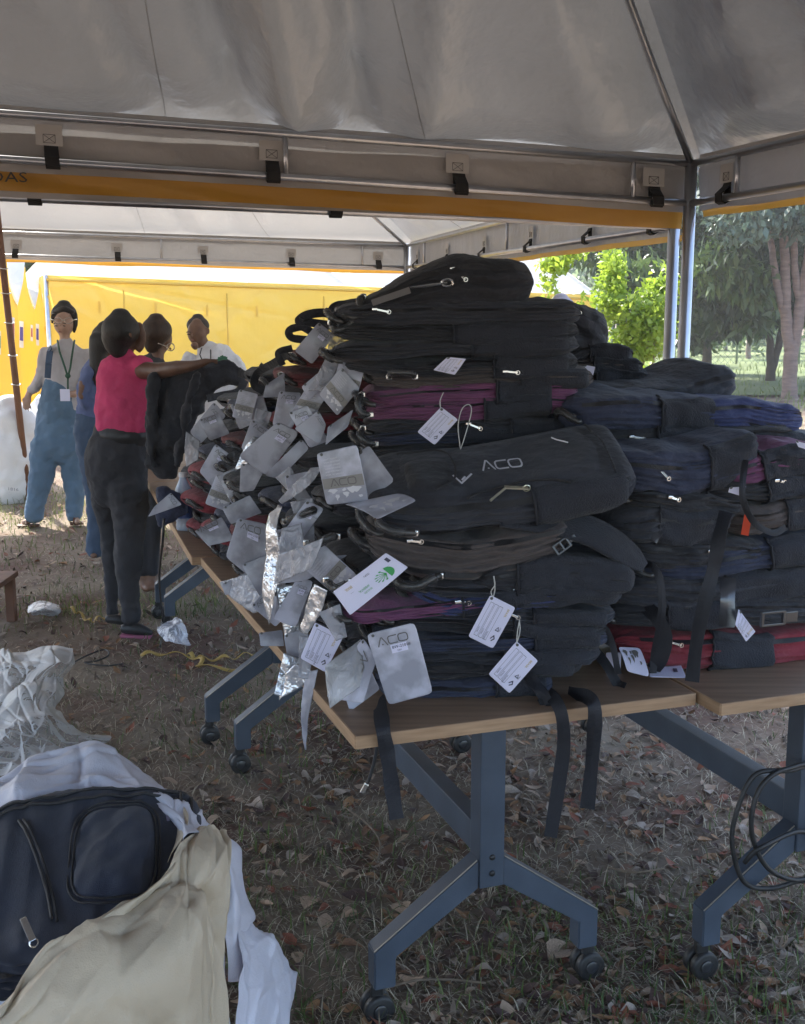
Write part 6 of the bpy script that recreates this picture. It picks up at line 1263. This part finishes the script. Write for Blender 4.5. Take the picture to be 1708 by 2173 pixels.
root = empty("backpack", PY(350, 1090, 4.6), "navy-black bag flap sagging off the far table edge", "backpack")
mb = MB(); loft(mb, [(340, 1046, 18), (365, 1062, 26), (385, 1080, 24), (350, 1092, 24), (340, 1108, 10)], 4.55, flatd=.4); skin("body", mb, M_navy, root, .012, 4, disp=.03, dscale=.08)

# ------------------------------------------------------------------ sacks and plastic
M_sackw = mat("woven_white_sack", (0.66, 0.66, 0.74), 0.45, var=0.04, vscale=2, bump=0.35, bscale=9, bdist=0.02, wave=0.3, wscale=350, trans=0.2); M_cream = mat("cream_sack_lining", (0.56, 0.465, 0.34), 0.55, var=0.08, vscale=2.5, bump=0.5, bscale=7, bdist=0.03, wave=0.25, wscale=350, trans=0.1)
M_nav2 = mat("sack_bag_navy", (0.014, 0.019, 0.036), 0.8, var=0.2, bump=0.3, bscale=34, bdist=0.008, wave=0.4, wscale=700, sheen=0.1)
rs = empty("open_sack", PZ(250, 2250, 0), "open white woven sack with cream lining turned out, holding navy backpacks", "sack")
def W(pts): return [PY(x, y, Y) for x, y, Y in pts]
crest = W([(-90, 1650, 2.35), (0, 1640, 2.35), (60, 1612, 2.38), (120, 1600, 2.4), (190, 1576, 2.42), (250, 1600, 2.4), (320, 1640, 2.34), (380, 1692, 2.26), (425, 1740, 2.17), (452, 1762, 2.1)])
inner = W([(-90, 1790, 2.2), (0, 1735, 2.22), (50, 1700, 2.24), (120, 1688, 2.25), (190, 1680, 2.26), (245, 1690, 2.25), (300, 1692, 2.22), (350, 1714, 2.16), (380, 1744, 2.09), (392, 1778, 2.03)])
midr = [(a + b) / 2 + Vector((0, -.01, .012)) for a, b in zip(crest, inner)]; dn = lambda r, dy, z: [Vector((p.x * 1.0, p.y + dy, z)) for p in r]
sheet("sack_rim", [dn(crest, .10, 0.0), dn(crest, .12, 0.3), [p + Vector((0, .05, -.06)) for p in crest], crest, midr, inner, [p + Vector((0, .01, -.10)) for p in inner]], 110, 170, M_sackw, rs, 0.014, 6.0, 3, thick=0.0008, fine=0.003, creases=50, camp=0.012, cw=(0.010, 0.03))
col_ = W([(240, 1694, 2.27), (290, 1680, 2.26), (340, 1696, 2.22), (372, 1726, 2.15), (385, 1760, 2.08), (370, 1800, 2.02)])
sheet("lining_collar", [[p + Vector((0.01, .02, .01)) for p in col_], [p + Vector((-.015, -.01, -.03)) for p in col_], [p + Vector((-.03, .0, -.14)) for p in col_]], 16, 50, M_cream, rs, 0.006, 9, 5, thick=0.001)
r0 = W([(-90, 2165, 1.60), (0, 2117, 1.65), (121, 2008, 1.73), (226, 1940, 1.80), (351, 1857, 1.90), (384, 1800, 1.98), (412, 1776, 2.05), (448, 1768, 2.09), (478, 1775, 2.10)])
r1 = W([(-90, 2240, 1.57), (20, 2185, 1.60), (140, 2090, 1.66), (250, 2020, 1.72), (365, 1940, 1.80), (410, 1880, 1.87), (440, 1840, 1.94), (468, 1825, 1.99), (491, 1825, 2.03)])
r2 = W([(-90, 2400, 1.57), (40, 2330, 1.6), (160, 2230, 1.64), (280, 2150, 1.68), (390, 2060, 1.74), (440, 1980, 1.82), (468, 1930, 1.90), (486, 1910, 1.95), (497, 1905, 1.98)])
r3 = [Vector((p.x * 1.02, p.y, 0.28)) for p in W([(-90, 2400, 1.58), (40, 2400, 1.6), (160, 2400, 1.64), (280, 2350, 1.68), (400, 2250, 1.74), (460, 2150, 1.80), (490, 2080, 1.86), (506, 2030, 1.9), (519, 2085, 1.93)])]
r3[-1] = PY(521, 2093, 1.93); r3[-2] = PY(510, 2110, 1.90); r3[-3] = PY(496, 2140, 1.86)
r4 = [Vector((p.x, p.y, 0.0)) for p in r3]; rin = [p + Vector((0, .05, -.12)) for p in r0]
sheet("cream_lining", [rin, [p + Vector((0, .015, -.015)) for p in r0], r0, r1, r2, r3, r4], 130, 180, M_cream, rs, 0.014, 6.0, 7, thick=0.001, stretch=(1, 1, .6), fine=0.003, creases=60, camp=0.012, cw=(0.010, 0.03))
sheet("sack_side", [W([(440, 1752, 2.14), (460, 1756, 2.16), (482, 1764, 2.18)]), W([(460, 1800, 2.1), (495, 1790, 2.12), (517, 1803, 2.2)]), W([(470, 1890, 2.06), (505, 1880, 2.08), (521, 1891, 2.2)]), W([(480, 1950, 2.03), (515, 1940, 2.06), (538, 1944, 2.2)]), W([(480, 1990, 2.03), (510, 1990, 2.06), (526, 1970, 2.2)]), W([(480, 2080, 2.03), (510, 2080, 2.06), (530, 2080, 2.2)])], 60, 24, M_sackw, rs, 0.010, 7, 9, thick=0.001, fine=0.003)
sheet("sack_skirt", [W([(488, 1966, 2.06), (525, 1962, 2.2), (566, 1980, 2.36)]), W([(500, 2030, 2.02), (560, 2015, 2.18), (610, 2035, 2.40)]), W([(505, 2080, 2.0), (570, 2075, 2.15), (627, 2072, 2.38)]), W([(505, 2150, 1.98), (565, 2140, 2.1), (616, 2126, 2.3)]), W([(505, 2260, 1.96), (560, 2250, 2.08), (606, 2190, 2.22)]), [PZ(510, 2330, 0), PZ(560, 2320, 0), PZ(600, 2280, 0)]], 90, 80, M_sackw, rs, 0.014, 6, 11, thick=0.0008, fine=0.003, creases=26, camp=0.010, cw=(0.012, 0.04))
# navy backpack in the sack
Bf = PY(228, 1742, 2.20); B = PY(440, 2060, 1.84); Af = PY(-260, 1775, 2.12); vec_ = Bf - B; A = Af - vec_
vs_ = vec_ - (B - A).normalized() * vec_.dot((B - A).normalized()) * 0.0
b = Bag(A, B, vec_.length, 0.10, tilt=0.0, away=vec_, sag=-0.015, n=5, seed=55, layers=3, pleat=.008, wr=.014, prof=[.8, 1, 1.05, 1.05, 1.05, 1.0, .9])
r_ = bag_build(b, M_nav2, "dark navy backpack with rounded pocket lying in the open sack", "backpacks inside the open sack", res=(140, 70), pocket=False, zips=2, handle=False, pull=False)
toppanel(b, 0.455, 0.80, -0.50, 0.62, 40, 0.016, r_, M_nav2, "rounded_pocket", rnd=5)
for k, o_ in ((1.0, .006), (1.09, .005)):
    P = [(0.6275 + .173 * k * np.sign(math.cos(a)) * abs(math.cos(a)) ** .5, .06 + .56 * k * np.sign(math.sin(a)) * abs(math.sin(a)) ** .5) for a in np.linspace(0, 2 * math.pi, 40)]; P = np.clip(np.array(P), -.97, .97)
    MB().tube([Vector(p) for p in b.top(P[:, 0], P[:, 1], o_)], .0020, 6, False).build("pocket_piping", M_zip, r_, True)
for q_ in (.76, .86): seam(b, [(.05, q_), (.5, q_ + .02), (.93, q_)], .003, "zip_seam", M_zip, r_, .004)
seam(b, [(.905, -.9), (.92, 0), (.905, .9)], .0035, "panel_piping", M_zip, r_, .004); seam(b, [(.955, -.85), (.965, 0), (.955, .85)], .003, "panel_piping", M_zip, r_, .004)
for q_ in (-.30, -.20): seam(b, [(.20, .6), (.28, .2), (.36, -.30), (.40, -.65)] if q_ < -.25 else [(.22, .6), (.30, .2), (.38, -.30), (.42, -.68)], .003, "zip_seam", M_zip, r_, .005)
def pull_at(p, q, root, w=.012):
    mb = MB(); d = (q - p).normalized(); v = (ORG - p).normalized(); sd = d.cross(v).normalized(); ax = (d, sd, v); mb.box(p, .016, .012, .008, ax, .002); mb.box((p + q) / 2 + v * .003, (q - p).length * .8, w, .003, ax, .001)
    mb.tube([q + d * (.007 * math.cos(a)) + sd * (.007 * math.sin(a)) + v * .003 for a in np.linspace(0, 6.28, 12)], .0015, 5, False); mb.build("zip_pull", M_chrome, root)
pull_at(PY(52, 1956, 1.80) , PY(72, 2000, 1.78), r_)
A = PY(150, 1850, 2.12); B = PY(338, 1866, 2.04); b = Bag(A, B, 0.14, 0.10, tilt=math.radians(6), seed=56, layers=3, pleat=.008)
r2_ = bag_build(b, M_black, "black mesh backpack deeper in the open sack, right of the navy one", "backpacks inside the open sack", res=(60, 40), pocket=True, zips=1, handle=False, pull=False, pk=(.3, .95))
cd = Card([(286, 1700), (345, 1708), (362, 1742), (280, 1738)], [2.24, 2.2, 2.12, 2.16], .004); root = empty("care_card", tagbase(cd), "dull lilac card tucked against the rim inside the open sack", "card"); cd.mesh("card", mat("lilac_card", (0.26, 0.24, 0.33), 0.6), root)
cd = Card([(340, 1694), (352, 1698), (346, 1714), (334, 1710)], 2.2); root = empty("paper_scrap", tagbase(cd), "small white paper strip on the rim of the open sack", "paper"); cd.mesh("card", M_tagw, root)
# crumpled clear plastic behind the sack
M_pe = plastic_film("milky_film", 0.72, (0.46, 0.46, 0.46), 0.38, 0.15, 30, spec=0.35, fm=0.5)
o = sheet("plastic_sheeting", [W([(-80, 1375, 4.7), (0, 1356, 4.7), (42, 1368, 4.68), (100, 1353, 4.66), (150, 1366, 4.6)]), W([(-80, 1400, 4.6), (0, 1390, 4.55), (60, 1396, 4.5), (120, 1392, 4.45), (163, 1404, 4.5)]), W([(-80, 1440, 4.5), (0, 1430, 4.45), (50, 1432, 4.4), (100, 1436, 4.4), (132, 1440, 4.45)]),
          W([(-80, 1470, 4.4), (0, 1462, 4.35), (50, 1456, 4.3), (100, 1470, 4.3), (137, 1473, 4.38)]), W([(-80, 1510, 4.3), (0, 1505, 4.25), (50, 1500, 4.2), (90, 1500, 4.2), (114, 1505, 4.3)]), W([(-80, 1560, 4.15), (0, 1550, 4.1), (60, 1545, 4.05), (120, 1548, 4.1), (176, 1550, 4.28)]), W([(-80, 1600, 4.05), (0, 1590, 4.0), (60, 1585, 4.0), (140, 1580, 4.05), (236, 1564, 4.2)]), W([(-80, 1660, 3.9), (0, 1650, 3.85), (60, 1640, 3.85), (140, 1610, 3.95), (200, 1588, 4.1)])],
          170, 150, M_pe, None, 0.030, 4.0, 21, base=PZ(60, 1580, 0), fine=0.008, creases=55, camp=0.012, cw=(0.004, 0.02)); tag_(o, "crumpled milky plastic sheeting heaped behind the open sack", "plastic sheeting")
o = sheet("plastic_scrap", [W([(330, 1320, 5.6), (372, 1312, 5.6), (396, 1340, 5.5)]), W([(335, 1340, 5.5), (370, 1335, 5.45), (402, 1360, 5.4)]), W([(352, 1362, 5.4), (380, 1366, 5.35), (404, 1372, 5.35)])], 30, 30, M_film, None, .03, 9, 22, base=PZ(370, 1362, 0), fine=.01); tag_(o, "crumpled clear plastic bag on the grass by the woman's shoe", "plastic bag")
o = sheet("plastic_scrap", [[PZ(65, 1285, .03), PZ(95, 1278, .05), PZ(125, 1284, .02)], [PZ(58, 1298, .05), PZ(95, 1292, .09), PZ(128, 1296, .03)], [PZ(70, 1306, .02), PZ(95, 1304, .03), PZ(118, 1302, .02)]], 24, 24, M_film, None, .02, 9, 23, base=PZ(95, 1300, 0), fine=.008); tag_(o, "flat scrap of clear plastic on the grass at the left", "plastic scrap")
# sunlit white sacks at the left
def sack(pts, Y, label, seed):
    mb = MB(); loft(mb, pts, Y, n=28); p = PZ(pts[-1][0], pts[-1][1] + 18, 0); o = skin("white_sack", mb, mat("plain_white_sack", (0.74, 0.74, 0.76), 0.5, var=.03, bump=.5, bscale=8, bdist=.03, trans=.1), None, .02, 5, base=(p.x, p.y, 0), disp=.09, dscale=.28); return tag_(o, label, "sack", "white sacks standing in the sun")
wsk = sack([(14, 868, 34), (18, 885, 50), (22, 940, 60), (22, 1000, 62), (16, 1050, 58), (14, 1066, 46)], 9.75, "bulging white sack at the left edge, top in full sun, faint writing low on it", 1)
sack([(88, 838, 12), (90, 865, 22), (88, 920, 30), (84, 980, 32), (82, 1000, 28)], 10.2, "smaller white sack standing behind the woman in dungarees", 2)
v, f = text2d("1816"); q = v - v.min(0); build("stencil_marks", [PY(18 + x * 12, 1040 - y * 9 + x, 9.2) for x, y in q], f, mat("faint_ink", (0.25, 0.25, 0.3), 0.7), wsk, False)

# ------------------------------------------------------------------ small things
M_tape = mat("yellow_strap", (0.42, 0.28, 0.07), 0.6, var=.15)
def ground_strap(pts, w, label, n=50, m=M_tape, z=.02, cat="strap", name="packing_strap"):
    S = spline([tuple(PZ(x, y, z)) for x, y in pts], n); V = []
    for i, p in enumerate(S):
        t = Vector(S[min(i + 1, n - 1)] - S[max(i - 1, 0)]).normalized(); s = Vector((-t.y, t.x, .5 * math.sin(i * .35))).normalized(); p = Vector(p) + Vector((0, 0, .012 * math.sin(i * .6))); V += [p - s * w / 2, p + s * w / 2]
    o = build(name, V, [(2 * i, 2 * i + 1, 2 * i + 3, 2 * i + 2) for i in range(n - 1)], m, None, True, base=V[0]); k = o.modifiers.new("thick", 'SOLIDIFY'); k.thickness = .003; return tag_(o, label, cat)
ground_strap([(300, 1392), (330, 1385), (370, 1388), (408, 1392), (430, 1402), (420, 1412), (470, 1418), (540, 1417), (570, 1416)], .022, "yellow packing strap tangled on the grass left of the table legs")
ground_strap([(400, 1388), (425, 1396), (480, 1396), (530, 1388), (575, 1382)], .02, "straight run of yellow packing strap passing under the table legs")
ground_strap([(148, 1290), (170, 1302), (192, 1318), (215, 1310), (262, 1308)], .018, "short yellow strap on the grass at the woman's heels")
def cable(P, r, label, m=M_rubber, name="cable", cat="cable", n=60, group=None):
    S = [Vector(p) for p in spline([tuple(p) for p in P], n)]; return tag_(MB().tube(S, r, 8).build(name, m, None, True, base=S[0]), label, cat, group)
cable([PY(1708, 1625, 2.70), PY(1673, 1635, 2.66), PY(1600, 1645, 2.64), PY(1558, 1740, 2.63), PY(1556, 1810, 2.63), PY(1580, 1872, 2.64), PY(1626, 1885, 2.66), PY(1680, 1872, 2.68), PY(1740, 1840, 2.72), PY(1740, 1640, 2.72), PY(1667, 1632, 2.65), PY(1615, 1668, 2.62), PY(1594, 1740, 2.61), PY(1606, 1805, 2.62), PY(1643, 1852, 2.64), PY(1708, 1864, 2.68), PY(1760, 1800, 2.72), PY(1700, 1764, 2.68), PY(1626, 1792, 2.61), PY(1596, 1812, 2.61), PY(1580, 1830, 2.62)], .0062, "black cable coiled in big loops over the right table's leg", n=150)
c_ = cable([PY(800, 1520, 2.62), PY(800, 1575, 2.60), PY(795, 1612, 2.60), PY(784, 1650, 2.60), PY(778, 1664, 2.60)], .0042, "short black cable with a small connector hanging under the front table corner"); mb = MB(); mb.bar(PY(779, 1662, 2.60), PY(768, 1682, 2.60), .012, .008, (0, -1, 0), .002); mb.build("connector", M_chrome, c_)
cable([PY(348, 1100, 4.5), PY(345, 1150, 4.52), PY(338, 1220, 4.9), PY(342, 1280, 5.4), PZ(346, 1330, .02), PZ(340, 1372, .02)], .005, "thin dark cord dropping from the navy bag to the grass")
cable([PZ(156, 1405, .02), PZ(190, 1388, .02), PZ(222, 1378, .02), (PZ(230, 1390, .03)), PZ(205, 1402, .02), PZ(180, 1406, .02), PZ(225, 1412, .02), PZ(260, 1408, .02)], .004, "thin wire loop lying on the ground beside the plastic sheeting")
M_stick = mat("dry_stick", (0.16, 0.12, 0.085), 0.9, var=.25, vscale=40)
for pts, lb in (([(738, 1716), (780, 1748), (806, 1786), (800, 1830)], "bent dry twig on the ground left of the front table leg"), ([(820, 2096), (880, 2080), (950, 2078), (1030, 2085)], "long thin twig lying in front of the front table leg"), ([(388, 1545), (412, 1572), (436, 1590)], "short straight twig left of the table legs"), ([(1290, 1840), (1350, 1850), (1410, 1842)], "thin twig between the two table legs")):
    cable([PZ(x, y, .018 + .01 * (i % 2)) for i, (x, y) in enumerate(pts)], .0032, lb, M_stick, "twig", "twig", 24)
# water bottle on the left table edge
c = PY(389, 1052, 4.62); bz = ZT + .002; c = Vector((c.x, c.y, bz)); prof = [(0, .0), (.030, .0), (.033, .01)] + [(.033 - .0025 * (k % 2), .02 + k * .011) for k in range(11)] + [(.033, .15), (.030, .17), (.018, .195), (.014, .205), (.014, .215)]
vs = [c + Vector((r * math.cos(a), r * math.sin(a), z)) for r, z in prof for a in np.linspace(0, 2 * math.pi, 20, endpoint=False)]; rb_ = empty("water_bottle", c, "clear water bottle with a blue label at the left end of the heap", "bottle")
build("bottle_body", vs, gridfaces(len(prof), 20, True), plastic_film("bottle_plastic", .5, (.55, .65, .8), .06, .3, 30), rb_); mb = MB(); mb.tube([c + Vector((0, 0, .05)), c + Vector((0, 0, .125))], .0345, 20, False); mb.build("bottle_label", mat("bottle_blue", (0.04, 0.09, 0.28), 0.4), rb_, True)
mb = MB(); mb.tube([c + Vector((0, 0, .213)), c + Vector((0, 0, .23))], .016, 14); mb.build("bottle_cap", mat("cap_white", (.7, .7, .72), .4), rb_, True)
# wooden stool cut by the left edge
st = empty("wooden_stool", PZ(-14, 1352, 0), "reddish wooden stool cut off by the left edge, grey object on its seat", "stool"); M_stw = mat("stool_wood", (0.16, 0.07, 0.04), 0.6, var=.2, vscale=10); g = PZ(-20, 1352, 0)
for dx, dy in ((0.01, 0), (-.30, 0.02), (.01, .3), (-.3, .3)): MB().bar(g + Vector((dx, dy, 0)), g + Vector((dx, dy, .235)), .045, .045, (1, 0, 0)).build("leg", M_stw, st)
MB().box(g + Vector((-.145, .15, .25)), .38, .38, .028, None, .005).build("seat", M_stw, st)
MB().box(g + Vector((-.05, .10, .285)), .16, .12, .03, None, .01).build("grey_tool", M_patch, st) if False else None
# extra hang tags buried in the left heap
rr = random.Random(8); E_ = []
spots = [(455, 905, 4.1, "left of the central cards"), (520, 860, 3.9, "under the skyline of the left heap"), (545, 935, 3.5, "beside the slim bright sleeve"), (608, 868, 3.4, "above the broad central card"), (660, 850, 3.1, "near the wedge of shaded cards"), (720, 830, 3.0, "left of the purple backpacks, upper one"),
         (470, 1045, 4.0, "right of the water bottle"), (535, 1150, 3.3, "overlapping the left table edge cards"), (600, 1160, 2.95, "behind the twisted silver sleeve"), (640, 1110, 2.85, "under the large text card"), (618, 1280, 2.9, "deep between film sleeves, lower one"), (700, 1210, 2.7, "behind the leaflet with the green tree"), (575, 1290, 3.0, "at the table edge above the folded map card"), (740, 800, 3.02, "below the topmost bags' handles"), (655, 905, 3.05, "touching the dark grey card")]
for x, y, Yq, where in spots:
    a = rr.uniform(-.9, .9); w, h = 58 * 3.1 / Yq * rr.uniform(.75, 1.1), 84 * 3.1 / Yq * rr.uniform(.75, 1.1); c, s = math.cos(a), math.sin(a); sk = rr.uniform(-.35, .35)
    q = [(x + (u * c - v * s), y + (u * s + v * c) + sk * u) for u, v in ((-w / 2, -h / 2), (w / 2, -h / 2), (w / 2, h / 2), (-w / 2, h / 2))]
    brand_tag(q, Yq, "partly buried grey card " + where, face=rr.choice(['front', 'back', 'none', 'front']), code=rr.random() < .5, bow=rr.uniform(-.008, .012), tw=rr.uniform(-.05, .05), m=rr.choice([M_tagg, M_tagm, M_tagg]))
for i, (x, y, Yq, a, L, w) in enumerate([(480, 1000, 3.9, 1.2, 90, 26), (600, 1000, 3.2, .9, 100, 24), (640, 1060, 2.9, 1.4, 90, 30), (545, 1200, 3.2, 1.3, 90, 24), (612, 1240, 2.86, 1.5, 120, 34), (655, 1350, 2.68, 1.7, 90, 24), (580, 1160, 3.0, 1.4, 110, 22), (700, 1290, 2.62, 1.2, 70, 30), (560, 870, 3.7, 1.8, 70, 22), (620, 1390, 2.76, 1.9, 90, 22)]):
    c, s = math.cos(a), math.sin(a); w *= 1.7; film([[(x + c * L * t - s * w * k * (1 - .5 * t), y + s * L * t + c * w * k * (1 - .5 * t), Yq - .02 * t) for k in (-.5, .5)] for t in (0, .35, .7, 1)], ["clear sleeve %s" % q_ for q_ in ("right of the water bottle glinting dimly", "under the broad central grey card", "left of the flat map card", "between the two cards at the left table edge", "wrapping the upright card with the code sticker", "beside the overhanging white name tag", "hanging behind the twisted silver one", "below the leaflet with the green tree", "high in the left heap below its skyline", "dropping off the table edge beside the silvery corner")][i], M_sil if i in (4, 6, 9) else None, .009, 40 + i)

# ------------------------------------------------------------------ air
hz = MB().box((0, 280, 11.5), 640, 680, 29, None, 0.0)
M_air = bpy.data.materials.new("air"); M_air.use_nodes = True; _n = M_air.node_tree.nodes; _n.clear()
_o = _n.new("ShaderNodeOutputMaterial"); _v = _n.new("ShaderNodeVolumePrincipled"); _v.inputs['Density'].default_value = 0.0018; _v.inputs['Color'].default_value = (0.93, 0.95, 1.0, 1)
_v.inputs['Anisotropy'].default_value = 0.1
M_air.node_tree.links.new(_v.outputs[0], _o.inputs['Volume'])
tag_(hz.build("haze", M_air, None), "thin bright haze in the air under and beyond the tents", "haze", kind='stuff')
scene.cycles.volume_bounces = 1
